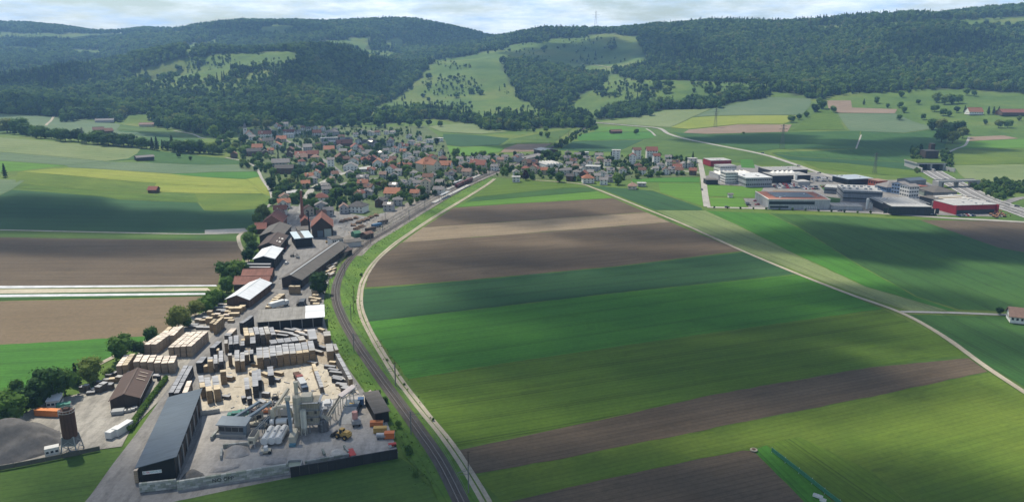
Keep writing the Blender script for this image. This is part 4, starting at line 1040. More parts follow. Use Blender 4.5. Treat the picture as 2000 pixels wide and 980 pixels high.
# ------------------------------------------------------------------ timber and pallet stacks
def wood_mat(name, top, side, per=0.16):
    t = NT(name, 0.85); co = t.coords()
    w = t.noise(t.coords((0.6, 0.6, 9)), 1.0, 4, 0.7)
    c = t.mix(1.0, side, t.ramp(w, [(0.3, (0.62,) * 3), (0.7, (1.2,) * 3)]), 'MULTIPLY')
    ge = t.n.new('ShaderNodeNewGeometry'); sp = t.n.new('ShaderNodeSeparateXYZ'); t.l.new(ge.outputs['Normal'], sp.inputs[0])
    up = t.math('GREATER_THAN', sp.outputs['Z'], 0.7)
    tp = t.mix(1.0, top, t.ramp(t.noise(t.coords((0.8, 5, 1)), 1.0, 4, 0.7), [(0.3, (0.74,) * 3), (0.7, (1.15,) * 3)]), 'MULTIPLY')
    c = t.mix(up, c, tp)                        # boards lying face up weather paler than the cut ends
    c = t.mix(1.0, c, t.ramp(t.rnd(), [(0, (1 - per,) * 3), (1, (1 + per, 1 + per * 0.9, 1 + per * 0.7))]), 'MULTIPLY')
    return t.out(c)
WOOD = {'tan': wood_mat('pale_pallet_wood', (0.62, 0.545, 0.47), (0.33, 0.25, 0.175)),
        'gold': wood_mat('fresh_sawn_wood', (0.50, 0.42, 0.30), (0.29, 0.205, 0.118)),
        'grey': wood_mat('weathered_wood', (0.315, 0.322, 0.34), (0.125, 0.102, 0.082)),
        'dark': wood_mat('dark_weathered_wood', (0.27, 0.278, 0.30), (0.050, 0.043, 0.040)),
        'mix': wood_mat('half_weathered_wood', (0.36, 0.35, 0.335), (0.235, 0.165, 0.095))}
TONE = {'tan': 'pale', 'gold': 'golden fresh', 'grey': 'grey weathered', 'dark': 'dark weathered', 'mix': 'grey-topped golden'}
_pk = {}
def pack_mesh(kind):
    if kind not in _pk:
        mb = MB()
        for a, b, i in ((-.5, -.17, 0), (-.15, .17, .012), (.19, .5, 0)): mb.box(-.5 + i, .5 - i, -.5 + i, .5 - i, a, b)
        _pk[kind] = mb.mesh('pack', WOOD[kind])
    return _pk[kind]
def stack(name, label, x, y, rot, w, d, h, kind, packs=3, group=None, cat='stack'):
    o = thing(name, label, cat, x, y, rot + R.uniform(-.012, .012), group)
    for k in range(packs):
        p = link('pack', pack_mesh(kind), o, (R.uniform(-.03, .03), R.uniform(-.03, .03), h / packs * (k + 0.5)), R.uniform(-.01, .01))
        p.scale = (w, d, h / packs * 0.97)
    return o
def block(desc, FL, FR, BK, nc, nr, h, kind, name='timber_stack', back_of='L', gap=0.26, skip=(), group=None, alt=None, packs=3, hvar=0.06):
    g = ground([FL[0], FR[0], BK[0]], [FL[1], FR[1], BK[1]])[:, :2]
    ax = (g[1] - g[0]) / nc; ay = (g[2] - (g[0] if back_of == 'L' else g[1])) / nr
    rot = math.atan2(ay[1], ay[0]) - math.pi / 2
    w = abs(ax[0] * math.cos(rot) + ax[1] * math.sin(rot)) - gap; d = float(np.linalg.norm(ay)) - gap * 0.6
    what = 'pallet stack' if name == 'pallet_stack' else 'timber stack'
    for i in range(nc):
        hc = h * (1 + R.uniform(-hvar, hvar))
        for j in range(nr):
            if (i, j) in skip: continue
            k = alt(i, j) if alt else kind
            c = g[0] + ax * (i + .5) + ay * (j + .5)
            lab = '%s stack %s%s%s' % (TONE[k], desc, (', %s column' % ORD[i]) if nc > 1 else '', (', %s from front' % ORD[j]) if nr > 1 else '')
            stack(name, lab, float(c[0]), float(c[1]), rot, w, d, hc * (1 + R.uniform(-.02, .02)), k, packs, group or ('stacks ' + desc))
# left of the yard road
block('in the big four-column block', (329, 699), (377, 698), (410, 667), 4, 7, 5.0, 'tan', 'pallet_stack', 'R', gap=.46, group='pallet stacks beside the yard road')
block('in the pair beside the big block', (281, 693), (308, 692.5), (348, 664), 2, 6, 4.8, 'tan', 'pallet_stack', 'R', gap=.46, group='pallet stacks beside the yard road')
block('in the back block by the stream trees', (309, 676), (343, 674), (362, 654), 3, 4, 4.4, 'tan', 'pallet_stack', 'R', gap=.46, group='pallet stacks beside the yard road', alt=lambda i, j: 'gold' if i == 0 else 'tan')
block('in the block behind the brown shed', (262, 728), (343, 731), (349, 716), 6, 3, 4.6, 'grey', 'pallet_stack', 'R', gap=.46, group='pallet stacks beside the yard road', alt=lambda i, j: 'tan')
block('in the short golden pair beside the stream', (228, 735), (252, 735), (268, 712), 2, 5, 4.6, 'gold', 'pallet_stack', 'R', gap=.46, group='pallet stacks beside the yard road', alt=lambda i, j: 'tan' if i == 0 else 'gold')
block('in the tall golden road-side wall', (417, 654), (424, 655), (440, 640), 1, 5, 5.6, 'gold', 'pallet_stack', 'R', gap=.46, group='pallet stacks beside the yard road')
block('in the short row behind the tall golden wall', (409, 648), (417, 648), (426, 640), 1, 3, 4.2, 'gold', 'pallet_stack', 'R', gap=.46, group='pallet stacks beside the yard road')
block('in the row along the long hall wall', (263, 944), (272, 946), (331, 822), 1, 14, 4.5, 'tan', 'pallet_stack', 'L', gap=.46, group='pallet stacks along the long hall')
k_ = 0
for u, v, w, d, h, kd in [(388, 630, 3, 2, 1.8, 'tan'), (396, 631, 3, 2, 1.6, 'gold'), (403, 625, 3, 2, 1.5, 'grey'), (410, 633, 3, 2.2, 3.2, 'gold'), (411, 619, 2.4, 2.4, 3, 'gold'), (418, 622, 2, 2, 2.2, 'gold'), (425, 621, 3, 2, 2.2, 'tan'), (433, 624, 3, 2.4, 2, 'gold'), (443, 620, 3, 2, 1.5, 'tan'),
                     (432, 611, 5, 2, 1.6, 'grey'), (440, 613, 4, 2, 1.6, 'grey'), (446, 615, 3, 2, 2, 'gold'), (457, 618, 5.5, 2.2, 1.7, 'gold'), (456, 612, 3.6, 3, 3, 'gold'), (466, 612, 4, 3, 3.1, 'gold'), (474, 607, 3, 3, 2.6, 'gold'), (430, 606, 6, 2, 1.6, 'grey'), (440, 604, 3, 2, 1.6, 'grey'),
                     (447, 608, 3, 2, 2.2, 'gold'), (432, 600, 3, 2, 1.6, 'grey'), (444, 600, 4, 2, 1.6, 'tan'), (445, 627, 5, 2, 1.5, 'gold'), (452, 630, 3, 2, 1.2, 'gold'), (384, 641, 7, 2, 1.0, 'grey'), (398, 643, 7, 2, 1.0, 'grey'), (378, 638, 5, 2, 1.2, 'grey')]:
    x, y = G1(u, v)
    stack('timber_stack', 'low %s pile before the white-roofed shed, %s from the stream' % (TONE[kd], ordn(k_)), x, y, R.uniform(-.1, .1), w, d, h, kd, 2, 'low piles before the white-roofed shed'); k_ += 1
k_ = 0
for u, v, w, d, h, kd in [(163, 765, 2, 2, 2.2, 'grey'), (170, 764, 2, 2, 2.6, 'grey'), (178, 770, 3, 2, 1, 'grey'), (186, 764, 2.4, 2, 1.2, 'grey'), (195, 766, 2.4, 2.4, 2.6, 'grey'), (204, 762, 2.4, 2.4, 3, 'grey'), (214, 760, 3, 2.4, 2.2, 'grey'), (208, 748, 2.4, 2, 1.6, 'mix'), (222, 747, 3, 2, 1.8, 'gold'),
                     (234, 746, 2.4, 2.2, 2.4, 'mix'), (242, 748, 2, 2, 1, 'gold'), (254, 745, 3, 2.4, 2.2, 'gold'), (256, 736, 2.4, 2, 2, 'mix'), (192, 752, 2.4, 2, 1.6, 'grey'), (214, 738, 2.4, 2, 1.6, 'grey'), (224, 734, 2.4, 2, 1.6, 'grey'), (305, 737, 2, 2, 1, 'grey'), (311, 743, 1.2, 1.2, 2, 'dark')]:
    x, y = G1(u, v)
    stack('timber_stack', 'small %s pile behind the brown shed, %s from the stream' % (TONE[kd], ordn(k_)), x, y, R.uniform(-.3, .3), w, d, h, kd, 2, 'small piles behind the brown shed'); k_ += 1
# right of the yard road
YG = 'timber stacks in the main yard'
block('in the dark row before the open shed', (469, 652), (477, 653), (497.5, 638), 1, 6, 5.0, 'dark', back_of='R', group=YG)
block('in the pale row by the road', (439, 669), (451, 670), (464, 656), 1, 6, 3.6, 'tan', back_of='R', group=YG, alt=lambda i, j: 'grey' if j < 2 else 'tan')
block('in the block before the open shed', (479, 677), (541, 675), (536, 660), 6, 3, 5.4, 'mix', back_of='R', group=YG, alt=lambda i, j: ['gold', 'gold', 'grey', 'grey', 'mix', 'dark'][i] if j == 0 else ['gold', 'mix', 'grey', 'grey', 'mix', 'dark'][i])
block('in the dark row by the road kink', (411, 697), (421, 698), (435, 685), 1, 6, 4.0, 'dark', back_of='R', group=YG)
for n_, (u0, u1, v, kd, nr, h) in enumerate([(440, 447, 692, 'mix', 2, 5.0), (448, 456, 690, 'dark', 4, 4.0), (458, 468, 691, 'dark', 4, 4.4), (471, 479, 690, 'dark', 2, 3.6), (490, 501, 690, 'dark', 4, 4.4), (424, 430, 698, 'gold', 1, 3.2), (472, 480, 678, 'gold', 1, 3.0)]):
    block('in the %s short column by the open-shed block' % ORD[n_], (u0, v), (u1, v), (u0, v - 4.2 * nr), 1, nr, h, kd, group=YG, gap=.1)
block('in the broad grey back row', (530, 686), (599, 677), (594, 669), 5, 2, 3.2, 'grey', back_of='R', group=YG, alt=lambda i, j: 'mix' if i == 4 else 'dark')
block('in the tall row ending the back row', (605, 685), (622, 684), (617, 663), 1, 4, 5.4, 'grey', back_of='R', group=YG)
block('in the nine-column yard block', (503, 724), (618, 708), (613, 688), 9, 4, 5.3, 'grey', back_of='R', group=YG, alt=lambda i, j: ('mix' if j == 0 else 'grey') if i in (0, 3, 4, 5) else ('gold' if i in (6, 7) and j == 0 else ('mix' if i == 8 and j == 0 else 'grey')))
block('in the dark row at the road edge', (384, 729), (397, 729), (407, 716), 1, 6, 4.6, 'dark', back_of='R', group=YG)
for n_, (u0, u1, v, kd, nr, h) in enumerate([(408, 418, 729, 'gold', 2, 5.0), (419, 427, 728, 'grey', 4, 4.2), (429, 438, 726, 'dark', 5, 4.4), (447, 455, 717, 'mix', 1, 4.8), (460, 470, 728, 'mix', 5, 5.0), (471, 480, 727, 'mix', 4, 5.0), (479, 488, 714, 'mix', 2, 5.0), (489, 497, 714, 'dark', 2, 5.0), (398, 407, 729, 'gold', 1, 2.8), (432, 444, 752, 'gold', 1, 5.6)]):
    block('in the %s column beside the nine-column block' % ORD[n_], (u0, v), (u1, v), (u0, v - 4.4 * nr), 1, nr, h, kd, group=YG, gap=.1, alt=(lambda i, j, q=kd: q if j == 0 else 'grey'))
block('in the dark pair beside the long hall', (331, 789), (352, 789), (380, 734), 2, 8, 4.4, 'dark', back_of='R', group=YG)
block('in the golden row at the hall corner', (358, 790), (369, 790), (378, 766), 1, 4, 4.4, 'tan', back_of='R', group=YG)
for n_, (u0, u1, v, nr, h) in enumerate([(393, 404, 779, 5, 5.0), (405, 417, 789, 6, 5.2), (420, 433, 786, 6, 5.3)]):
    block('in the %s of three tall sawdust-side rows' % ORD[n_], (u0, v), (u1, v), (u0 - 4, v - 4.6 * nr), 1, nr, h, 'mix', group=YG, gap=.1, alt=lambda i, j: 'gold' if j < 2 else 'grey')
for n_, (u0, u1, v, nr, h, kd) in enumerate([(480, 490, 780, 5, 4.0, 'grey'), (495, 507, 778, 7, 4.6, 'dark'), (504, 513, 765, 5, 4.6, 'dark'), (525, 537, 753, 4, 4.0, 'dark'), (484, 494, 792, 1, 2.8, 'dark'), (473, 482, 788, 1, 2.2, 'dark')]):
    block('in the %s dark row on the sawdust' % ORD[n_], (u0, v), (u1, v), (u0 - 2, v - 4.6 * nr), 1, nr, h, kd, group=YG, gap=.1)
block('in the broad pair near the track fence', (639, 706), (654, 706), (651, 690), 1, 3, 4.2, 'mix', back_of='R', group=YG)
block('in the narrow pair near the track fence', (655, 703), (663, 703), (658, 690), 1, 2, 4.4, 'mix', back_of='R', group=YG)
block('wide, by the open shed end', (633, 672), (648, 672), (646, 663), 1, 2, 4.0, 'mix', back_of='R', group=YG)
block('in the long slanting row along the track fence', (682, 764), (691, 763), (664, 712), 1, 13, 4.6, 'mix', back_of='R', group=YG, alt=lambda i, j: 'mix' if j == 0 else 'grey')
block('in the slanting row in mid sawdust', (625, 769), (634, 768.5), (617, 722), 1, 9, 2.6, 'mix', back_of='R', group=YG, alt=lambda i, j: 'gold' if j > 5 else 'grey')
k_ = 0
for u, v, kd, w in [(645, 720, 'grey', 5), (652, 727, 'dark', 5), (657, 734, 'grey', 6), (662, 741, 'grey', 6), (660, 748, 'dark', 5), (668, 754, 'grey', 5), (674, 760, 'grey', 5), (678, 766, 'grey', 5), (668, 735, 'mix', 4), (676, 748, 'mix', 4), (650, 713, 'gold', 3), (545, 733, 'gold', 4), (538, 745, 'grey', 4), (443, 779, 'grey', 3),
                    (447, 744, 'mix', 4), (452, 741, 'gold', 4), (493, 733, 'gold', 2), (527, 720, 'gold', 4), (500, 716, 'gold', 4), (519, 735, 'gold', 4), (610, 712, 'mix', 5), (622, 692, 'mix', 5), (630, 683, 'grey', 4), (628, 648, 'gold', 4), (596, 660, 'grey', 7), (586, 655, 'tan', 6), (575, 660, 'grey', 7), (560, 655, 'grey', 7), (552, 660, 'dark', 6), (548, 652, 'tan', 7), (566, 650, 'dark', 6), (580, 648, 'grey', 6), (604, 651, 'tan', 6), (512, 788, 'dark', 4), (520, 776, 'grey', 3)]:
    x, y = G1(u, v)
    stack('timber_pile', 'loose %s boards piled low in the yard, %s from the track' % (TONE[kd], ordn(k_)), x, y, R.uniform(-.7, -.2), w, 1.6, R.uniform(1.0, 1.9), kd, 2, 'loose board piles'); k_ += 1
k_ = 0
for u, v, h in [(526, 606, 2), (530, 602, 2.4), (534, 598, 2.4), (538, 594, 2.6), (542, 590, 2.6), (546, 586, 2.4), (550, 582, 2.0), (610, 588, 2), (617, 584, 2.4), (613, 594, 2), (621, 590, 2), (616, 576, 2.4), (572, 574, 4.4), (581, 574, 4.4), (618, 600, 2)]:
    x, y = G1(u, v)
    stack('timber_stack', 'golden stack before the long dark shed, %s from the pale lorry' % ordn(k_), x, y, R.uniform(-.3, .1), 3.4, 2.2, h, 'gold', 2, 'golden stacks before the long dark shed'); k_ += 1
for k_, (u, v, d) in enumerate([(648, 527, 7), (643, 533, 7), (640, 540, 6), (649, 537, 6), (653, 520, 6), (641, 524, 6), (646, 515, 6), (652, 530, 5), (648, 540, 5)]):
    x, y = G1(u, v); stack('timber_pile', 'slanting plank pile beside the long dark shed, %s from the tree' % ordn(k_), x, y, -.28, 1.6, d, 1.6, 'gold' if k_ % 2 else 'mix', 2, 'plank piles beside the long dark shed')
# log piles beside the tracks
M_LOG = plain('log_bark', (0.17, 0.11, 0.07), 0.9, 0.25, 1.5, per_obj=.2)
lg = MB(); lg.cyl(0, 0, -.5, .5, .5, None, 7); LOGM = lg.mesh('log', M_LOG)
for k_, (u, v, n, tone) in enumerate([(668, 434, 8, 0), (675, 432, 9, 0), (684, 430, 9, 1), (695, 427, 8, 0), (700, 436, 10, 1), (708, 433, 10, 1), (716, 430, 10, 1), (724, 426, 9, 1), (706, 444, 8, 1), (697, 448, 8, 1), (735, 422, 8, 1), (690, 441, 6, 0)]):
    x, y = G1(u, v)
    o = thing('log_pile', 'pile of round logs between the barn and the sidings, %s from the barn' % ordn(k_), 'log pile', x, y, R.uniform(-.2, .35), 'log piles by the sidings')
    for i in range(n):
        row = 0 if i < 5 else 1
        c = link('log', LOGM, o, ((i % 5 - 2 + .5 * row) * 0.85, R.uniform(-.3, .3), 0.42 + row * .7)); c.rotation_euler = (math.pi / 2, 0, 0); c.scale = (.85, .85, 6.5)

# ------------------------------------------------------------------ yard buildings
R_BLUEG = sheetmetal('blue_grey_sheet_roof', (0.076, 0.100, 0.125), 0.45, 0.5, 'Y', 0.06, 0.0, 0.10)
R_WHITE = sheetmetal('white_sheet_roof', (0.66, 0.68, 0.70), 0.45, 0.8, 'Y', 0.06, 0, 0.12)
R_OLDG = sheetmetal('old_fibre_cement_roof', (0.27, 0.26, 0.24), 0.9, 0.6, 'X', 0.14)
R_DKG = sheetmetal('dark_fibre_cement_roof', (0.125, 0.115, 0.105), 0.9, 0.8, 'Y', 0.12)
R_BRS = sheetmetal('brown_sheet_roof', (0.088, 0.055, 0.042), 0.6, 0.8, 'Y', 0.08)
R_RUST = sheetmetal('red_brown_sheet_roof', (0.23, 0.105, 0.08), 0.85, 0.8, 'X', 0.14)
R_CYAN = sheetmetal('pale_blue_sheet_roof', (0.47, 0.56, 0.60), 0.5, 0.8, 'Y', 0.06, 0, 0.1)
# long asphalt-store hall with the sign
g_ = ground([275, 345, 336], [945, 938, 806])[:, :2]
ydir = g_[2] - g_[0]; hr = math.atan2(ydir[1], ydir[0]) - math.pi / 2
xd = np.array([math.cos(hr), math.sin(hr)]); HL, HD = float((g_[1] - g_[0]) @ xd), float(np.linalg.norm(ydir))
hc = g_[0] + xd * HL / 2 + ydir / 2
hall = thing('long_hall', 'long black hall with mono-pitched blue-grey roof and a sign by the block wall', 'hall', float(hc[0]), float(hc[1]), hr)
body_mesh(HL, HD, 5.6, 2.0, 'x', 'mono').build('wall', M_BLACK, hall)
roof_mesh(HL, HD, 5.6, 2.0, 'x', 'mono', 0.9).build('roof', R_BLUEG, hall)
for k in range(7): piece('bay_post', M_STEEL, hall, HL / 2 + 0.45, -HD / 2 + HD * (k + .5) / 7, 3.2, 0.35, 0.35, 6.4)
for k in range(6): piece('bay_door', M_WOODD, hall, HL / 2 + 0.06, -HD / 2 + HD * (k + 1) / 7, 2.6, 0.12, 4.6, 5.2)
sg = piece('sign_board', plain('sign_white', (0.75, 0.75, 0.74), 0.6, 0.03), hall, -HL * 0.5 + 3.6, -HD / 2 - 0.06, 3.4, 5.4, 0.10, 1.05)
def lettering(name, txt, size, mat, parent, loc, rot, ext=0.01, sx=1.0):
    cu = bpy.data.curves.new(name, 'FONT'); cu.body = txt; cu.size = size; cu.extrude = ext; cu.align_x = 'LEFT'; cu.align_y = 'CENTER'
    o = bpy.data.objects.new(name, cu); COL.objects.link(o); bpy.context.view_layer.update(); me = bpy.data.meshes.new_from_object(o.evaluated_get(bpy.context.evaluated_depsgraph_get())); bpy.data.objects.remove(o); me.materials.clear(); me.materials.append(mat); o = link(name, me); o.parent = parent; o.location = loc; o.rotation_euler = rot; o.scale = (sx, 1, 1); return o
INK = {k: plain('ink_' + k, c, 0.7, 0.02) for k, c in (('black', (0.015, 0.015, 0.018)), ('red', (0.55, 0.03, 0.04)), ('cyan', (0.20, 0.42, 0.44)))}
for tx_, dx_, ik_ in (('JU', 0.0, 'black'), ('RA', 1.05, 'red'), ('ASPHALTE', 2.05, 'cyan')):
    lettering('sign_lettering', tx_, 0.92, INK[ik_], hall, (-HL * 0.5 + 1.05 + dx_ * 0.9, -HD / 2 - 0.125, 3.40), (math.pi / 2, 0, 0), sx=0.78)
# brown shed on the gravel
o, bx_, by_, br_, bl_ = building('storage_shed', 'brown shed with ridged brown sheet roof and pale skylight strips on the gravel yard', 'shed', (217, 800), (274, 794), 25, 3.4, 2.0, 'y', 'gable', M_WOODD, R_BRS, 0.5)
for k in range(3):
    piece('skylight', plain('skylight_sheet', (0.42, 0.34, 0.27), 0.6, .05), o, 2.9, 2.5 + k * 3.4, 4.72, 3.2, .5, .08).rotation_euler = (0, math.atan2(2.0, bl_ / 2), 0)
# row of halls along the road
building('white_roofed_shed', 'brown timber shed with white sheet gable roof by the sorting area', 'shed', (444, 601), (487, 602), 30, 4.6, 2.2, 'y', 'gable', M_WOODB, R_WHITE, .8, None, [(0.25, 4, 3.2, M_WOODD)])
building('red_brown_shed', 'low shed with red-brown roof sheets behind the white-roofed shed', 'shed', (457, 568), (524, 566), 13, 3.6, 2.6, 'x', 'gable', M_WOODB, R_RUST, .7)
building('red_brown_shed', 'narrow shed with red-brown roof sheets beside the black stepped hall', 'shed', (474, 551), (530, 549), 12, 3.6, 2.2, 'x', 'gable', M_WOODD, R_RUST, .7)
building('dark_gabled_hall', 'tall black hall with bright white gable roof facing the road', 'hall', (497, 527), (537, 526), 26, 6.6, 1.8, 'y', 'gable', M_BLACK, R_WHITE, .7)
for k in range(4):
    x, y = G1(500, 533 + k * 2.6)
    stack('timber_stack', 'black tarred stack stepping down before the bright white gable roof, %s from the gable' % ORD[k], x, y, 0.0, 19 - k, 2.6, 5.5 - k * 1.1, 'dark', 3, 'black stacks before the white gable')
o, *_ = building('brown_gabled_hall', 'hall with dark brown roof and four skylights behind the bright white gable', 'hall', (506, 500), (546, 499), 32, 6.0, 2.6, 'y', 'gable', M_WOODD, sheetmetal('dark_brown_roof', (0.085, 0.060, 0.052), .8, .8, 'Y'), .6)
for k in range(4):
    piece('skylight', M_WHITE, o, 3.2 + (k % 2) * 2.2, -6 + (k // 2) * 9, 7.55 - (k % 2) * .7, 1.3, 3.0, .12).rotation_euler = (0, math.atan2(2.6, 7.5), 0)
building('grey_gabled_hall', 'hall with grey corrugated gable roof next to the red barn', 'hall', (508, 477), (552, 476), 34, 5.6, 2.8, 'y', 'gable', M_WOODD, R_DKG, .6)
building('red_barn', 'barn with red tiled roof and pale orange gable at the head of the halls', 'barn', (514, 450), (551, 449), 24, 6.0, 5.0, 'y', 'gable', plain('terracotta_boards', (0.30, 0.14, 0.09), .85), R_RED, 1.0)
building('red_barn', 'low red tiled annex at the stream side of the red barn', 'barn', (498, 457), (520, 456), 16, 3.4, 3.2, 'x', 'gable', M_WOODB, R_RED, .6)
o, lx, ly, lr, ll = building('long_dark_shed', 'long dark gabled timber shed with pale ridge line beside the yard road', 'shed', (566, 563), (604, 563), 82, 5.4, 2.2, 'y', 'gable', M_WOODD, R_DKG, 1.2, rotadd=-0.11)
piece('ridge_cap', M_STEEL, o, 0, 0, 7.95, .8, 84, .12)
piece('door', INK['black'], o, 3.2, -41.05, 2.3, 6.0, .12, 4.6)
o, *_ = building('open_grey_shed', 'long open shed with old grey sheet roof and white end bay', 'shed', (505, 648), (630, 638), 14, 4.6, 1.3, 'y', 'mono', M_BLACK, R_OLDG, .6)
slx = 31.0 / 2
piece('white_roof_bay', R_WHITE, o, 11.6, 0, 5.62, 9.2, 15.4, .12).rotation_euler = (math.atan2(1.3, 14), 0, 0)
for k in range(7): piece('post', M_STEEL, o, -15 + k * 5.1, -7.35, 2.3, .25, .25, 4.6)
o, *_ = building('blue_roofed_shed', 'open shed with two pale blue roof panels and a dark strip between', 'shed', (578, 485), (611, 482), 22, 6.4, 1.2, 'x', 'flat', M_BLACK, R_CYAN, .8)
piece('roof_strip', R_DKG, o, -0.6, 0, 6.80, 2.6, 23.4, .06)
building('machinery_barn', 'big barn with steep red-brown roof and pale doors by the log piles', 'barn', (610, 465), (650, 463), 24, 8.0, 6.5, 'y', 'gable', M_WOODD, tiles('red_brown_tiles', (0.21, 0.088, 0.062)), 1.0, None, [(0.27, 5, 6, plain('pale_green_door', (0.33, 0.37, 0.33), .7)), (-0.1, 4, 5, plain('blue_grey_door', (0.11, 0.14, 0.17), .7))])
building('chimney_house', 'low boiler house with dark roof at the foot of the brick chimney', 'boiler house', (583, 462), (607, 460), 14, 4, 1, 'x', 'flat', M_GREYW, R_DKG, .3)
building('boiler_house', 'red gabled boiler house between the brick chimney and the big barn', 'boiler house', (588, 447), (606, 446), 10, 5, 3, 'y', 'gable', M_WOODB, R_RED, .4)
building('yard_office', 'white two-storey yard office with flat dark roof', 'office', (650, 487), (671, 484), 9, 6.5, 0, 'x', 'flat', M_WHITE, R_DKG, .4, (2, 5, 1.0, 1.1))
building('low_office_wing', 'low dark-roofed wing joined to the white yard office', 'office', (672, 485), (706, 481), 9, 3.4, 1.0, 'x', 'hip', M_GREYW, R_DKG, .6)
building('wagon_shed', 'small open shed with brown roof beside the curve of the track', 'shed', (664, 506), (688, 497), 8, 3.4, 1.4, 'x', 'gable', M_BLACK, R_BRS, .6)
building('wagon_shed', 'narrow lean-to with pale roof beside the brown-roofed wagon shed', 'shed', (656, 500), (668, 492), 5, 3.4, .6, 'x', 'mono', M_BLACK, R_PINK, .4)
building('rail_hut', 'small dark wooden hut beside the sidings', 'hut', (716, 468), (730, 464), 6, 3.4, 1.2, 'x', 'gable', M_WOODD, R_BROWN, .4)
building('bulk_shelter', 'green tarpaulin shelter by the sidings', 'shelter', (693, 465), (706, 463), 6, 2.6, 1.6, 'x', 'gable', plain('green_tarpaulin', (0.05, 0.17, 0.10), .6), plain('green_tarpaulin', (0.05, 0.17, 0.10), .6), .1)
building('flat_roofed_shed', 'dark flat-roofed shed on the bank above the orange containers', 'shed', (726, 829), (753, 826), 17, 4.0, .5, 'y', 'mono', M_BLACK, R_DKG, .5, rotadd=0.16)
# brick chimney
x, y = G1(591, 426); LM['the brick chimney'] = (x, y)
o = thing('brick_chimney', 'tall slender red brick factory chimney beside the yard road', 'chimney', x, y)
m_ = tiles('chimney_brick', (0.27, 0.10, 0.065))
mb = MB(); mb.cyl(0, 0, 0, 21, 1.5, .85, 14); mb.build('shaft', m_, o)
mb = MB(); mb.cyl(0, 0, 21, 22.2, 1.05, 1.1, 14); mb.cyl(0, 0, 20.2, 20.6, 1.0, 1.0, 14); mb.build('crown_ring', m_, o)
mb = MB(); mb.box(-2, 2, -2, 2, 0, 2.6); mb.build('plinth', m_, o)
x, y = G1(605, 462)
o = thing('steel_flue', 'thin black steel flue rising beside the blue roof panels', 'flue', x, y)
mb = MB(); mb.cyl(0, 0, 0, 19, .55, .5, 10); mb.build('pipe', M_BLACK, o)
mb = MB(); mb.box(-.9, .9, -.9, .9, 0, 1); mb.build('plinth', M_CONCW, o)
# silo and gravel heap on the left lot
M_RUST = sheetmetal('rusty_steel', (0.105, 0.054, 0.038), .8, .9, 'X', .18)
x, y = G1(142, 882); LM['the rusty silo'] = (x, y)
o = thing('rusty_silo', 'rust-brown cylindrical silo on a grey braced steel frame beside the gravel heap', 'silo', x, y, .1)
mb = MB(); mb.cyl(0, 0, 5.6, 14.2, 2.3, 2.3, 20); mb.cyl(0, 0, 4.0, 5.6, 1.0, 2.3, 20); mb.build('bin', M_RUST, o)
mb = MB()
for i in range(16):
    a, b = i * math.pi / 8, (i + 1) * math.pi / 8
    for z in (14.25, 15.2): mb.bar((2.4 * math.cos(a), 2.4 * math.sin(a), z), (2.4 * math.cos(b), 2.4 * math.sin(b), z), .09)
    mb.bar((2.4 * math.cos(a), 2.4 * math.sin(a), 14.2), (2.4 * math.cos(a), 2.4 * math.sin(a), 15.2), .07)
mb.build('railing', M_STEEL, o)
mb = MB(); mb.cyl(0, 0, 14.2, 14.7, 2.2, 1.9, 16); mb.box(-.8, .8, -.8, .8, 14.7, 15.5); mb.build('lid', M_RUST, o)
for sx_ in (-1, 1):
    for sy_ in (-1, 1):
        mb = MB(); mb.bar((2.5 * sx_, 2.5 * sy_, -.1), (1.75 * sx_, 1.75 * sy_, 6.0), .34); mb.build('leg', M_STEEL, o)
mb = MB()
for (a, b) in (((-1, -1), (1, -1)), ((1, -1), (1, 1)), ((1, 1), (-1, 1)), ((-1, 1), (-1, -1))):
    for z0, z1, k0, k1 in ((.6, 3, 2.43, 2.15), (3, 5.6, 2.15, 1.82)):
        mb.bar((a[0] * k0, a[1] * k0, z0), (b[0] * k1, b[1] * k1, z1), .16); mb.bar((b[0] * k0, b[1] * k0, z0), (a[0] * k1, a[1] * k1, z1), .16)
        mb.bar((a[0] * k1, a[1] * k1, z1), (b[0] * k1, b[1] * k1, z1), .2)
mb.build('bracing', M_STEEL, o)
for r_ in (0, math.pi / 2, math.pi, -math.pi / 2):
    mb = MB(); ca, sa = math.cos(r_), math.sin(r_)
    q = [(-1.9, -2.2, 3.0), (1.9, -2.2, 3.0), (1.75, -1.9, 5.9), (-1.75, -1.9, 5.9)]; q += [(x, y + .08, z) for x, y, z in q]
    mb.add([(x * ca - y * sa, x * sa + y * ca, z) for x, y, z in q], [(0, 1, 2, 3), (7, 6, 5, 4), (0, 4, 5, 1), (1, 5, 6, 2), (2, 6, 7, 3), (3, 7, 4, 0)]); mb.build('skirt_plate', plain('dull_steel_plate', (.15, .155, .16), .6, .2), o)
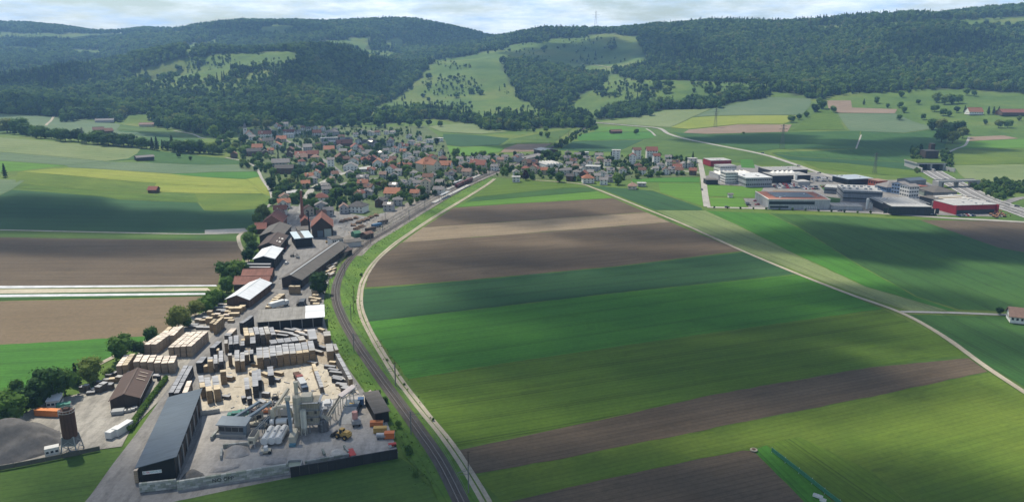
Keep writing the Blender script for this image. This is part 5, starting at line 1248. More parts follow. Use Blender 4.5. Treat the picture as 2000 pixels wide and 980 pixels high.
def heap(name, label, ring, tops, hgt, mat, seed=1, n=34, cat='heap', rough=.25):
    g = ground([p[0] for p in ring], [p[1] for p in ring])[:, :2]
    c = g.mean(0); t_ = ground([p[0] for p in tops], [p[1] for p in tops])[:, :2]
    x0, y0, x1, y1 = *g.min(0), *g.max(0)
    X, Y = np.meshgrid(np.linspace(x0, x1, n), np.linspace(y0, y1, n))
    ins = inside([tuple(q) for q in g], X, Y)
    # distance to the ring
    dd = np.full(X.shape, 1e9)
    for i in range(len(g)):
        a, b = g[i], g[(i + 1) % len(g)]; ab = b - a
        tt = np.clip(((X - a[0]) * ab[0] + (Y - a[1]) * ab[1]) / (ab @ ab), 0, 1)
        dd = np.minimum(dd, np.hypot(X - a[0] - tt * ab[0], Y - a[1] - tt * ab[1]))
    td = np.min([np.hypot(X - q[0], Y - q[1]) for q in t_], axis=0)
    rg = np.random.default_rng(seed)
    Z = np.minimum(dd * .75, hgt * np.exp(-(td / (td[ins].max() * .75)) ** 2)) + rg.normal(0, rough * .15, X.shape) + rough * np.sin(X * .8 + seed) * np.sin(Y * .7)
    Z = np.where(ins, np.maximum(Z, 0.03), -.6)
    o = thing(name, label, cat, float(c[0]), float(c[1]))
    me = bpy.data.meshes.new('mound'); ii = np.arange(n * n).reshape(n, n)
    me.from_pydata([(float(a - c[0]), float(b - c[1]), float(q)) for a, b, q in zip(X.ravel(), Y.ravel(), Z.ravel())], [], [(int(ii[j, i]), int(ii[j, i + 1]), int(ii[j + 1, i + 1]), int(ii[j + 1, i])) for j in range(n - 1) for i in range(n - 1)])
    me.materials.append(mat); me.polygons.foreach_set('use_smooth', [True] * len(me.polygons)); me.update()
    # a single mesh is enough for a heap
    bpy.data.objects.remove(o); o = link(name, me, None, (float(c[0]), float(c[1]), gz(*c) - .02)); tag(o, label, cat); return o
M_HEAP = ground_mat('dark_chippings', (0.092, 0.088, 0.085), (0.145, 0.137, 0.13), 1.2, .2)
M_SAND = ground_mat('grey_sand', (0.26, 0.245, 0.235), (0.35, 0.33, 0.31), 1.2, .2)
heap('gravel_heap', 'big dark grey heap of road chippings behind the rusty silo', [(-110, 905), (-60, 860), (20, 838), (75, 828), (118, 842), (124, 868), (100, 885), (40, 902), (-30, 915)], [(62, 850), (20, 868)], 9.0, M_HEAP, 3, 46, rough=.5)
# retaining wall at the edge of the left lot, and the clipped hedge along the road
def wall_run(name, label, cat, px, h, th, mat, part, seglen=4.0, top=None):
    c = curve_pts(px, seglen); o = thing(name, label, cat, float(c[0][0]), float(c[0][1]))
    for a, b in zip(c[:-1], c[1:]):
        d = b - a; L = float(np.linalg.norm(d)); m = (a + b) / 2
        piece(part, mat, o, float(m[0] - c[0][0]), float(m[1] - c[0][1]), h / 2, L * .985, th, h, math.atan2(d[1], d[0]))
    return o
wall_run('retaining_wall', 'dark retaining wall along the grass below the gravel heap', 'wall', [(-60, 927), (0, 919), (60, 908), (120, 896), (196, 880)], 1.5, .4, plain('mossy_concrete', (0.085, 0.085, 0.07), .9, .2), 'wall_panel')
x, y = G1(88, 893)
building('site_hut', 'small white site hut at the foot of the rusty silo', 'hut', (89, 894), (117, 888), 2.4, 2.4, 0, 'x', 'flat', M_WHITE, M_WHITE, .05, (1, 3, .8, .7))
building('site_hut', 'white flat hut by the stream trees behind the orange container', 'hut', (92, 800), (117, 797), 6, 2.8, .5, 'y', 'mono', M_WHITE, R_WHITE, .2, (1, 3, 1, .9))
x, y = G1(288, 792)
hb = MB()
rgh = np.random.default_rng(8)
hc_ = curve_pts([(253, 842), (276, 808), (300, 775), (325, 743)], 1.2)
for p in hc_:
    V, F = ico(); k = 1 + rgh.normal(0, .15, (len(V), 1))
    hb.add((V * k * [1.0, 1.0, 1.25] + [p[0] - hc_[0][0], p[1] - hc_[0][1], .9]).tolist(), F)
n_ = 900; ix = rgh.integers(0, len(hc_), n_); D_ = rgh.normal(0, 1, (n_, 3)); D_ /= np.linalg.norm(D_, axis=1)[:, None]; D_[:, 2] = np.abs(D_[:, 2])
leaf_quads(hb, np.stack([hc_[ix, 0] - hc_[0][0] + D_[:, 0] * 1.1, hc_[ix, 1] - hc_[0][1] + D_[:, 1] * 1.1, .9 + D_[:, 2] * 1.3], -1), D_, .35, rgh)
tag(hb.build('hedge', M_LEAF, None, (float(hc_[0][0]), float(hc_[0][1]), .2)), 'clipped dark hedge between the gravel yard and the road', 'hedge')
# ------------------------------------------------------------------ asphalt plant
M_BEIGE = plain('plant_beige_paint', (0.50, 0.46, 0.36), .6, .14, .5)
M_BLUEP = plain('plant_blue_paint', (0.15, 0.195, 0.235), .5, .10, .5)
M_PGREY = plain('plant_grey_paint', (0.30, 0.30, 0.30), .6, .14, .6)
M_TANK = plain('tank_white', (0.62, 0.62, 0.60), .4, .07, .4)
M_RED = plain('red_paint', (0.42, 0.045, 0.04), .5, .12, .8)
M_ORNG = plain('orange_paint', (0.48, 0.165, 0.06), .5, .12, .8)
M_YELL = plain('yellow_paint', (0.46, 0.295, 0.085), .5, .12, .8)
M_GREEN = plain('green_paint', (0.05, 0.20, 0.15), .5, .12, .8)
M_TYRE = plain('tyre_rubber', (0.02, 0.02, 0.02), .85, .1)
M_DARKM = plain('dark_machinery', (0.06, 0.06, 0.06), .7, .2, 1.0)
def conveyor(label, p, q, zp, zq, w, mat, cover=None, legs=3):
    a, b = G1(*p), G1(*q)
    o = thing('conveyor', label, 'conveyor', a[0], a[1]); dx, dy = b[0] - a[0], b[1] - a[1]
    mb = MB()
    n = Vector((-dy, dx, 0)).normalized() * w / 2
    for s in (-1, 1):
        for z in (0, .8): mb.bar((s * n.x, s * n.y, zp + z), (dx + s * n.x, dy + s * n.y, zq + z), .16)
    k = max(3, int(math.hypot(dx, dy) / 1.8))
    for i in range(k):
        t, t2 = i / k, (i + 1) / k
        for s in (-1, 1): mb.bar((dx * t + s * n.x, dy * t + s * n.y, zp + (zq - zp) * t), (dx * t2 + s * n.x, dy * t2 + s * n.y, zp + (zq - zp) * t2 + .8), .1)
    mb.build('truss', mat, o)
    mb = MB(); mb.bar((0, 0, zp + .55), (dx, dy, zq + .55), w * .8, .12); mb.build('belt', M_DARKM, o)
    if cover:
        mb = MB(); mb.bar((0, 0, zp + 1.05), (dx, dy, zq + 1.05), w * 1.2, .55); mb.build('cover', cover, o)
    for i in range(legs):
        t = (i + .6) / legs; z = zp + (zq - zp) * t
        if z > 1.2:
            mb = MB()
            for s in (-1, 1): mb.bar((dx * t + s * n.x * 1.3, dy * t + s * n.y * 1.3, -.1), (dx * t + s * n.x, dy * t + s * n.y, z), .22)
            mb.bar((dx * t - n.x * 1.2, dy * t - n.y * 1.2, z * .45), (dx * t + n.x * 1.2, dy * t + n.y * 1.2, z * .45), .14)
            mb.build('leg', mat, o)
    return o
def silo(name, label, u, v, r, z0, z1, mat, cone=True, n=18):
    x, y = G1(u, v); o = thing(name, label, 'silo', x, y)
    mb = MB(); mb.cyl(0, 0, z0, z1, r, None, n); mb.cyl(0, 0, z1, z1 + r * .35, r, r * .25, n); mb.build('shell', mat, o)
    if z0 > .5:
        mb = MB(); mb.cyl(0, 0, z0 - min(2, z0 * .7), z0, r * .2, r, n); mb.build('cone', mat, o)
        for i in range(4):
            a = i * math.pi / 2 + .6; mb = MB(); mb.bar((r * .9 * math.cos(a), r * .9 * math.sin(a), -.1), (r * .9 * math.cos(a), r * .9 * math.sin(a), z0 + .4), .28); mb.build('leg', mat, o)
    mb = MB()
    for i in range(12):
        a, b = i * math.pi / 6, (i + 1) * math.pi / 6
        mb.bar((r * .95 * math.cos(a), r * .95 * math.sin(a), z1 + 1), (r * .95 * math.cos(b), r * .95 * math.sin(b), z1 + 1), .07); mb.bar((r * .95 * math.cos(a), r * .95 * math.sin(a), z1), (r * .95 * math.cos(a), r * .95 * math.sin(a), z1 + 1), .06)
    mb.build('railing', M_STEEL, o)
    mb = MB()
    for s in (-.22, .22): mb.bar((s, -r - .12, 0.2), (s, -r - .12, z1 + .9), .06)
    for k in range(int(z1 / .6)): mb.bar((-.22, -r - .12, .5 + k * .6), (.22, -r - .12, .5 + k * .6), .05)
    mb.build('ladder', M_STEEL, o)
    return o
silo('filler_silo', 'tall beige silo in the middle of the asphalt plant', 584, 846, 1.35, 3.0, 13.5, M_BEIGE)
silo('filler_silo', 'shorter cream-white silo beside the tall beige silo', 595, 849, 1.05, 2.6, 9.0, plain('cream_paint', (0.60, 0.59, 0.50), .5, .07))
silo('hot_bin', 'dark grey ribbed drum under the discharge pipes', 632, 841, 1.9, 0.05, 3.4, sheetmetal('dark_ribbed', (0.12, 0.12, 0.125), .6, .4))
# mixing tower
x, y = G1(608, 838); LM['the mixing tower'] = (x, y)
o = thing('mixing_tower', 'beige clad mixing tower with platforms, the tallest block of the asphalt plant', 'tower', x, y, .12)
mb = MB(); mb.box(-3.4, 3.4, -3, 3, 3.4, 11.2); mb.build('cladding', sheetmetal('tower_cladding', (0.36, 0.325, 0.25), .75, .8, 'X', .16), o)
mb = MB(); mb.box(-2.6, 1.0, -2, 2, 11.2, 13.0); mb.build('screen_house', M_BEIGE, o)
for k, z in enumerate((3.3, 6.0, 8.6, 11.3)):
    mb = MB(); mb.box(-3.9, 3.9, -3.9, -3.02, z - .12, z); mb.box(3.42, 4.2, -3.9, 3, z - .12, z)
    for i in range(9):
        xx_ = -3.9 + i * 8.1 / 8; mb.bar((xx_, -3.85, z), (xx_, -3.85, z + 1), .06)
    for zz in (.5, 1.0): mb.bar((-3.9, -3.85, z + zz), (4.2, -3.85, z + zz), .06); mb.bar((4.15, -3.85, z + zz), (4.15, 3, z + zz), .06)
    mb.build('platform', M_STEEL, o)
for sx_ in (-3, 0, 3):
    for sy_ in (-2.6, 2.6):
        mb = MB(); mb.bar((sx_, sy_, -.1), (sx_, sy_, 3.5), .4); mb.build('leg', M_PGREY, o)
for k in range(4):
    piece('hatch', M_DARKM, o, -2.2 + k * 1.5, -3.04, 5.0 + (k % 2) * 2.6, .8, .08, 1.3)
mb = MB(); mb.cyl(-4.6, 2.4, 0, 16.5, .75, .7, 14); mb.cyl(-4.6, 2.4, 16.5, 16.9, .85, .85, 14); mb.build('exhaust_stack', M_BEIGE, o)
mb = MB()
for i in range(7):
    a = i * .9; mb.bar((3.6, -1.5 + i * .5, 5.8 - i * .25), (6.5, -2.0 + i * .4, 3.2 + (i % 3) * .5), .35, None, 0, 6)
mb.build('discharge_pipes', M_BEIGE, o)
# filter and dust ducts
x, y = G1(552, 840)
o = thing('dryer_drum', 'white horizontal dryer drum on a steel frame behind the bitumen tanks', 'drum', x, y, .05)
mb = MB(); mb.bar((-4, 0, 3), (4, 0, 3.4), 2.2, 2.2, 0, 16); mb.build('drum', M_TANK, o)
mb = MB()
for s in (-2.2, 2.2): mb.box(s - .25, s + .25, -1.2, 1.2, 1.9, 4.35)
mb.build('drive_ring', M_DARKM, o)
for s in (-3, 3): piece('leg', M_PGREY, o, s, 0, 1.0, .5, 1.6, 2.0)
x, y = G1(536, 836)
o = thing('dust_filter', 'beige dust filter box with a fat duct bending over the dryer drum', 'filter', x, y)
mb = MB(); mb.box(-.7, .7, -.8, .8, 1.5, 7.2); mb.build('box', M_BEIGE, o)
mb = MB(); pts_ = [(0, 0, 7.2), (1.5, 0, 7.9), (4, .2, 8.0), (5.6, .3, 7.4), (6.2, .3, 5.6), (6.2, .3, 3.4)]
for a, b in zip(pts_[:-1], pts_[1:]): mb.bar(a, b, 1.2, 1.2, 0, 10)
mb.build('duct', M_BEIGE, o)
mb = MB(); mb.box(-.9, .9, -1, 1, 0, 1.5); mb.build('base', M_PGREY, o)
x, y = G1(568, 868)
o = thing('bucket_elevator', 'tall blue-grey bucket elevator shaft with beige boot in front of the silos', 'elevator', x, y, .1)
mb = MB(); mb.bar((0, 2.5, 0.8), (-1.2, 5.5, 13.4), 1.0, .9); mb.build('shaft', M_BLUEP, o)
mb = MB(); mb.box(-.4, 1.7, -1.0, 5.5, .3, 3.0); mb.build('boot', M_BEIGE, o)
mb = MB(); mb.box(-2.0, -.4, 5, 6.6, 13.2, 14.6); mb.build('head', M_BEIGE, o)
mb = MB(); mb.box(-.2, 1.9, -2.2, -1.0, 0, .8); mb.build('chute', plain('turquoise_paint', (0.10, 0.22, 0.28), .5), o)
for k in range(3): piece('brace', M_STEEL, o, .7, 5.6, 2 + k * 3.2, .2, 1.2, .2)
# bitumen tanks
for k, (u, v) in enumerate([(516, 874), (530, 873), (543, 872)]):
    x, y = G1(u, v)
    o = thing('bitumen_tank', '%s of three white lying bitumen tanks, counting from the screening hopper' % ORD[k], 'tank', x, y + 4.6, .02, 'lying bitumen tanks')
    mb = MB(); mb.bar((0, -4.6, 2.0), (0, 4.6, 2.0), 2.6, 2.6, 0, 18); mb.build('shell', M_TANK, o)
    mb = MB(); mb.cyl(0, 0, 3.2, 3.7, .4, .4, 8); mb.build('manhole', M_STEEL, o)
    for s in (-3, 0, 3): piece('saddle', M_PGREY, o, 0, s, .45, 2.2, .5, .9)
    piece('walkway', M_STEEL, o, .5, 0, 3.34, .5, 8.4, .06)
# cold feed bins under the long blue roof
o, *_ = building('feed_bin', 'row of cold feed bins under a long blue-grey roof with open front', 'feed bins', (428, 851), (480, 853), 4.0, 4.0, .7, 'y', 'mono', M_PGREY, M_BLUEP, .6)
for k in range(4): piece('bin_opening', M_DARKM, o, -3.6 + k * 2.4, -2.06, 2.4, 2.1, .14, 1.5)
piece('end_panel', M_BLUEP, o, 4.8, -2.2, 2.1, .9, .9, 4.2); piece('apron', M_CONCW, o, 0, -2.7, .5, 10.5, 1.0, 1.0)
conveyor('blue covered conveyor rising from the feed bins to the dust filter', (478, 838), (533, 822), 2.2, 6.2, 1.1, M_BEIGE, M_BLUEP, 4)
conveyor('grey conveyor rising behind the blue covered conveyor', (452, 832), (510, 815), 1.2, 5.0, 1.0, M_PGREY, M_BLUEP, 4)
conveyor('thin beige conveyor slanting up towards the exhaust stack', (538, 824), (568, 812), 4.0, 9.6, .8, M_BEIGE, M_BEIGE, 2)
conveyor('blue conveyor slanting from the screening hopper to the drum', (497, 856), (530, 838), 1.6, 4.4, .8, M_BLUEP, None, 3)
conveyor('long beige conveyor climbing from the tower to the loading ramp', (636, 836), (668, 806), 2.0, 6.2, 1.0, M_BEIGE, None, 3)
conveyor('pinkish white covered conveyor above the loading ramp', (666, 808), (694, 797), 5.6, 7.6, 2.2, M_BEIGE, plain('pinkish_sheet', (0.60, 0.52, 0.48), .6, .08), 2)
x, y = G1(491, 878)
o = thing('screening_hopper', 'beige screening hopper with dark grate beside the sand bay', 'hopper', x, y + 3, .05)
mb = MB(); mb.box(-1.1, 1.1, -3, 3, 1.6, 4.0); mb.build('bin', M_BEIGE, o)
mb = MB(); mb.box(-.9, .9, -2.0, 2.7, 4.0, 4.12); mb.build('grate', M_DARKM, o)
for s in (-1, 1):
    for q in (-2.6, 2.6): piece('leg', M_PGREY, o, s * .95, q, .8, .25, .25, 1.7)
for k in range(2): piece('gate', M_DARKM, o, -.3 + k * .6, -3.05, 2.5, .45, .1, .9)
# old machinery behind the conveyors
k_ = 0
for u, v, L, w, h, m in [(462, 816, 6, 2.4, 2.2, 'green'), (472, 812, 5, 2.2, 2.0, 'green'), (500, 803, 9, 1.0, .9, 'rust'), (490, 806, 8, .8, .9, 'rust'), (524, 800, 7, 2.4, 2.4, 'dark'), (524, 806, 6, 2.4, 1.5, 'org'), (505, 822, 3, 2.2, 2.6, 'dark'), (490, 822, 4, 2, 2, 'grey'), (517, 828, 4, 2, 2.2, 'dark'), (505, 831, 6, 2, 1.5, 'beige'), (533, 838, 4, 1.6, 2, 'dark'), (545, 834, 6, 1.8, 2.0, 'dark'), (515, 835, 3, 1.5, 1.8, 'beige'), (640, 800, 4, 5, 3.2, 'pale'), (636, 815, 3, 2.4, 3.6, 'grey'), (580, 815, 3, 3, 3, 'beige'), (560, 812, 4, 2, 4, 'white'), (546, 812, 5, 2, 3, 'white')]:
    x, y = G1(u, v); mt = {'green': M_GREEN, 'rust': M_RUST, 'dark': M_DARKM, 'org': M_ORNG, 'grey': M_PGREY, 'beige': M_BEIGE, 'pale': plain('pale_cabin', (.5, .5, .5), .6), 'white': M_TANK}[m]
    o = thing('plant_machine', '%s skid-mounted unit among the plant conveyors, %s from the block wall end' % ({'org': 'orange', 'rust': 'rusty'}.get(m, m), ordn(k_)), 'machine', x, y, R.uniform(.0, .3), 'skid units among the conveyors'); k_ += 1
    mb = MB(); mb.box(-L / 2, L / 2, -w / 2, w / 2, .3, h * .75); mb.box(-L / 4, L / 3, -w / 2.6, w / 2.6, h * .75, h); mb.build('body', mt, o)
    mb = MB(); mb.box(-L / 2 - .1, L / 2 + .1, -w / 2 - .05, -w / 2 + .2, 0, .3); mb.box(-L / 2 - .1, L / 2 + .1, w / 2 - .2, w / 2 + .05, 0, .3)
    mb.build('skid', M_DARKM, o)
    mb = MB(); mb.cyl(L * .3, 0, h, h + 1.0, .16, None, 8); mb.bar((-L * .4, -w / 2, h), (L * .4, -w / 2, h), .07); mb.bar((-L * .4, -w / 2, h * .75), (-L * .4, -w / 2, h), .07); mb.build('pipework', M_STEEL, o)
# loading ramp and red-topped hopper
x, y = G1(679, 822)
o = thing('loading_ramp', 'loading ramp with dark blue-grey deck and sloping grey drive', 'ramp', x, y + 4, 0.02)
mb = MB(); mb.box(-2.6, 2.6, 2, 8, 0, 2.6); mb.build('deck', plain('deck_plate', (0.105, 0.135, 0.16), .6, .1), o)
mb = MB(); vs = [(-2.3, -7, .02), (2.3, -7, .02), (2.3, 2, .02), (-2.3, 2, .02), (-2.3, 2, 2.5), (2.3, 2, 2.5)]
mb.add(vs, [(0, 1, 5, 4), (0, 4, 3), (1, 2, 5), (3, 4, 5, 2), (0, 3, 2, 1)]); mb.build('slope', M_CONCW, o)
mb = MB(); mb.box(-.9, .9, 4.2, 5.2, 2.603, 2.62); mb.build('yellow_mark', M_YELL, o)
for s in (-1, 1): piece('side_wall', M_CONCW, o, s * 2.5, -3, .9, .2, 9, 1.8)
x, y = G1(696, 831)
o = thing('tack_unit', 'grey machine with a red and white tank on top beside the loading ramp', 'machine', x, y, .3)
mb = MB(); mb.box(-1.6, 1.6, -1.6, 1.6, .9, 2.4); mb.build('body', M_PGREY, o)
mb = MB(); mb.cyl(-.3, .4, 2.4, 5.0, 1.0, None, 14); mb.build('tank', plain('red_white_tank', (.55, .28, .24), .5, .2), o)
for a in (-1.1, 1.1):
    for b in (-1.2, 1.2):
        mb = MB(); mb.bar((a - .2, b, .5), (a + .2, b, .5), 1.0, 1.0, 0, 10); mb.build('wheel', M_TYRE, o)
# wheel loader
x, y = G1(668, 855); LM['the yellow wheel loader'] = (x, y)
o = thing('wheel_loader', 'yellow wheel loader with raised cab standing on the open plant yard', 'loader', x, y, math.radians(155))
mb = MB(); mb.box(-3.4, -.6, -1.1, 1.1, 1.0, 2.3); mb.box(-3.0, -1.2, -.95, .95, 2.3, 2.7); mb.build('engine_hood', M_YELL, o)
mb = MB(); mb.box(-.6, 1.6, -.8, .8, .8, 1.7); mb.build('front_frame', M_YELL, o)
c_ = link('cab', None, o); mb = MB(); mb.box(-.9, .5, -.8, .8, 3.2, 3.4); [mb.bar((a, b, 1.7), (a, b, 3.3), .14) for a in (-.85, .45) for b in (-.75, .75)]
bpy.data.objects.remove(c_); cab = mb.build('cab', M_YELL, o)
mb = MB(); mb.box(-.8, .4, -.7, .7, 1.75, 3.18); mb.build('glass', M_GLASS, cab)
for a in (-2.2, 1.0):
    for b in (-1.25, 1.25):
        mb = MB(); mb.bar((a, b - .35, .85), (a, b + .35, .85), 1.7, 1.7, 0, 16); w_ = mb.build('wheel', M_TYRE, o)
        mb = MB(); mb.bar((a, b - .37, .85), (a, b + .37, .85), .8, .8, 0, 10); mb.build('rim', M_YELL, w_)
mb = MB(); [mb.bar((.8, s, 1.5), (2.9, s, .8), .25, .4) for s in (-.6, .6)]; mb.build('lift_arm', M_DARKM, o)
mb = MB(); mb.add([(2.8, -1.5, .1), (2.8, 1.5, .1), (4.1, 1.5, .1), (4.1, -1.5, .1), (2.8, -1.5, 1.4), (2.8, 1.5, 1.4), (3.2, -1.5, 1.5), (3.2, 1.5, 1.5)], [(0, 1, 2, 3), (0, 4, 5, 1), (4, 6, 7, 5), (0, 3, 6, 4), (1, 5, 7, 2)]); mb.build('bucket', M_DARKM, o)
# containers and small vehicles
def container(label, u, v, L, w, h, mat, rot, cat='container', name='container'):
    x, y = G1(u, v); o = thing(name, label, cat, x, y, rot)
    mb = MB(); mb.box(-L / 2, L / 2, -w / 2, w / 2, .15, h); mb.build('box', mat, o)
    n = max(4, int(L / .7))
    mb = MB()
    for i in range(n):
        for s in (-1, 1): xx_ = -L / 2 + L * (i + .5) / n; mb.box(xx_ - .07, xx_ + .07, s * w / 2 - .03, s * w / 2 + .05, .25, h - .1)
    mb.build('ribs', mat, o)
    piece('door', M_STEEL, o, L / 2 + .03, 0, h * .52, .06, w * .9, h * .85)
    for s in (-1, 1): piece('runner', M_DARKM, o, 0, s * w * .35, .08, L, .2, .16)
    return o
container('orange tipping container under the eave of the flat-roofed shed', 736, 832, 4.6, 2.0, 1.7, M_ORNG, .05)
container('yellow and white skip next to the grey drum container', 743, 845, 4.6, 2.0, 2.0, M_YELL, .08)
container('bright orange container at the yard edge below the flat-roofed shed', 761, 856, 3.4, 2.2, 2.2, plain('vivid_orange', (.56, .15, .04), .5, .08), .06)
x, y = G1(745, 857); o = thing('drum_tank', 'grey lying drum tank beside the bright orange container', 'tank', x, y, .05)
mb = MB(); mb.bar((-1.6, 0, 1.1), (1.5, 0, 1.1), 1.9, 1.9, 0, 14); mb.build('shell', M_STEEL, o)
for s in (-1, 1): piece('saddle', M_DARKM, o, s, 0, .25, .3, 1.6, .5)
container('orange container beside the gravel heap under the stream trees', 95, 812, 9.0, 2.4, 2.4, plain('faded_orange', (.58, .20, .06), .6, .12), -.10)
container('dark green container next to the white flat hut', 126, 801, 4.6, 2.4, 2.6, M_GREEN, .35)
container('white box trailer parked on the gravel, the shorter of two', 223, 852, 5.2, 2.4, 2.6, M_TANK, math.radians(75), 'trailer', 'box_trailer')
container('white box trailer parked on the gravel, the longer of two', 241, 844, 7.5, 2.5, 2.8, M_TANK, math.radians(76), 'trailer', 'box_trailer')
container('flat grey box in front of the brown shed', 231, 808, 4.0, 3.0, 1.4, plain('grey_box', (.30, .31, .31), .6), .25, 'box', 'grey_box')
for k_, (u, v) in enumerate([(246, 806), (252, 805), (259, 803), (264, 800)]): container('small grey skip standing before the brown shed, %s from the flat box' % ORD[k_], u, v, 1.6, 1.4, 1.0, M_STEEL, .4, 'skip', 'skip')
container('red flatbed trailer parked against the block bay at the black wall', 687, 890, 5.0, 2.0, 1.2, M_RED, math.radians(-65), 'trailer', 'flatbed_trailer')
x, y = G1(767, 873); o = thing('road_roller', 'small red compactor with white drum at the corner of the plant yard', 'roller', x, y, .3)
mb = MB(); mb.box(-1.4, 1.2, -.6, .6, .5, 1.2); mb.build('body', M_RED, o)
mb = MB(); mb.bar((-.9, -.7, .55), (-.9, .7, .55), 1.1, 1.1, 0, 12); mb.build('drum', M_TANK, o)
mb = MB(); mb.bar((.8, -.6, .45), (.8, .6, .45), .9, .9, 0, 12); mb.build('wheel', M_TYRE, o)
x, y = G1(520, 886); o = thing('road_roller', 'white-cabbed compactor standing before the lying bitumen tanks', 'roller', x, y, .2)
mb = MB(); mb.box(-1.6, 1.6, -.9, .9, .5, 1.3); mb.build('body', M_BEIGE, o)
mb = MB(); mb.box(-.6, .6, -.7, .7, 1.3, 2.5); mb.build('cab', M_TANK, o)
mb = MB(); mb.bar((-1.4, -1, .6), (-1.4, 1, .6), 1.2, 1.2, 0, 12); mb.build('drum', M_STEEL, o)
mb = MB(); mb.bar((1.2, -1, .55), (1.2, 1, .55), 1.1, 1.1, 0, 12); mb.build('wheel', M_TYRE, o)
# lorries
def lorry(label, u, v, rot, cabm, boxm, L=9.0, bed=False):
    x, y = G1(u, v); o = thing('lorry', label, 'lorry', x, y, rot)
    mb = MB(); mb.box(-L / 2, L / 2 - 2.4, -1.25, 1.25, 1.1, 1.9 if bed else 3.6); mb.build('load_body', boxm, o)
    mb = MB(); mb.box(L / 2 - 2.2, L / 2, -1.2, 1.2, .6, 2.9); cb = mb.build('cab', cabm, o)
    piece('windscreen', M_GLASS, o, L / 2 + .02, 0, 2.2, .06, 2.0, .9)
    mb = MB(); mb.box(-L / 2, L / 2 - .4, -.5, .5, .6, 1.1); mb.build('chassis', M_DARKM, o)
    for a in (-L / 2 + 1.2, -L / 2 + 2.6, L / 2 - 1.2):
        for b in (-1, 1):
            mb = MB(); mb.bar((a, b - .25, .5), (a, b + .25, .5), 1.0, 1.0, 0, 10); mb.build('wheel', M_TYRE, o)
lorry('blue tipper lorry under the end of the covered conveyor', 694, 793, .15, plain('blue_paint', (.05, .12, .25), .5), M_STEEL, 6.5, True)
lorry('white and blue lorry parked on the sawdust ground', 592, 762, math.radians(-62), plain('dull_blue_paint', (.06, .09, .14), .5), M_STEEL, 9)
lorry('dark red flatbed lorry parked on the sawdust ground', 583, 742, math.radians(-62), plain('dull_red', (.20, .045, .04), .6), M_RUST, 8, True)
lorry('pale box lorry standing behind the open grey shed', 545, 601, math.radians(52), M_TANK, M_TANK, 11)
lorry('dark tarpaulin lorry behind the white end bay of the open shed', 592, 598, math.radians(97), M_DARKM, plain('dark_tarp', (.06, .07, .085), .5), 8)
def forklift(label, u, v, rot, m):
    x, y = G1(u, v); o = thing('forklift', label, 'forklift', x, y, rot)
    mb = MB(); mb.box(-1.3, 1.0, -.65, .65, .4, 1.2); mb.build('body', m, o)
    mb = MB(); mb.box(-.8, .6, -.6, .6, 2.1, 2.2); [mb.bar((a, b, 1.2), (a, b, 2.15), .1) for a in (-.75, .55) for b in (-.55, .55)]; mb.build('cage', M_DARKM, o)
    mb = MB(); [mb.bar((1.1, s, .1), (1.1, s, 3.0), .16) for s in (-.4, .4)]; [mb.bar((1.1, s, .25), (2.4, s, .2), .15) for s in (-.4, .4)]; mb.build('mast', M_DARKM, o)
    for a in (-.9, .7):
        for b in (-.6, .6):
            mb = MB(); mb.bar((a, b - .15, .35), (a, b + .15, .35), .7, .7, 0, 9); mb.build('wheel', M_TYRE, o)
forklift('dark forklift on the sawdust near the beige plant wall', 538, 781, .2, M_DARKM)
forklift('black forklift beside the pale box lorry behind the open shed', 583, 597, 1.5, M_DARKM)
forklift('forklift crossing the yard road beside the long dark shed', 571, 502, .4, M_DARKM)
forklift('forklift carrying boards beside the long dark shed', 582, 505, 2.4, M_STEEL)
forklift('yellow log grab truck in front of the yard office', 640, 475, .3, M_YELL)
# sand and gravel bays
heap('sand_heap', 'grey sand heap inside the block bay beside the screening hopper', [(438, 896), (436, 880), (452, 874), (486, 873), (489, 889), (478, 893), (455, 897)], [(460, 882), (478, 881)], 1.9, M_SAND, 5, 24)
heap('salt_heap', 'pale heap of stone dust in the bay at the black wall', [(641, 892), (646, 882), (660, 878), (678, 881), (682, 888), (662, 893)], [(660, 884)], 1.6, ground_mat('pale_stone_dust', (.42, .40, .36), (.52, .5, .45), 1.2, .1), 6, 20)
heap('gravel_heap', 'low grey gravel heap along the block wall below the tanks', [(513, 908), (516, 900), (545, 894), (560, 897), (560, 905), (535, 909)], [(535, 902)], 1.0, M_SAND, 7, 22)
heap('gravel_heap', 'low grey gravel heap in the bay next to the graffiti', [(408, 925), (412, 916), (440, 909), (468, 908), (468, 914), (440, 922)], [(435, 916)], 1.0, M_SAND, 8, 22)
heap('gravel_heap', 'dark soil heap in the corner between the hall and the block wall', [(352, 938), (360, 926), (380, 918), (398, 925), (402, 933), (375, 940)], [(382, 928)], 1.8, M_HEAP, 9, 22)
heap('gravel_heap', 'long grey gravel heap against the black wall', [(596, 905), (605, 898), (640, 892), (640, 897), (612, 903)], [(620, 898)], .9, M_SAND, 10, 20)
heap('wood_chip_heap', 'light brown heap of chips at the track bank above the flat-roofed shed', [(700, 782), (712, 770), (724, 762), (730, 768), (722, 782), (710, 788)], [(718, 772)], 1.6, M_DUST, 11, 20)
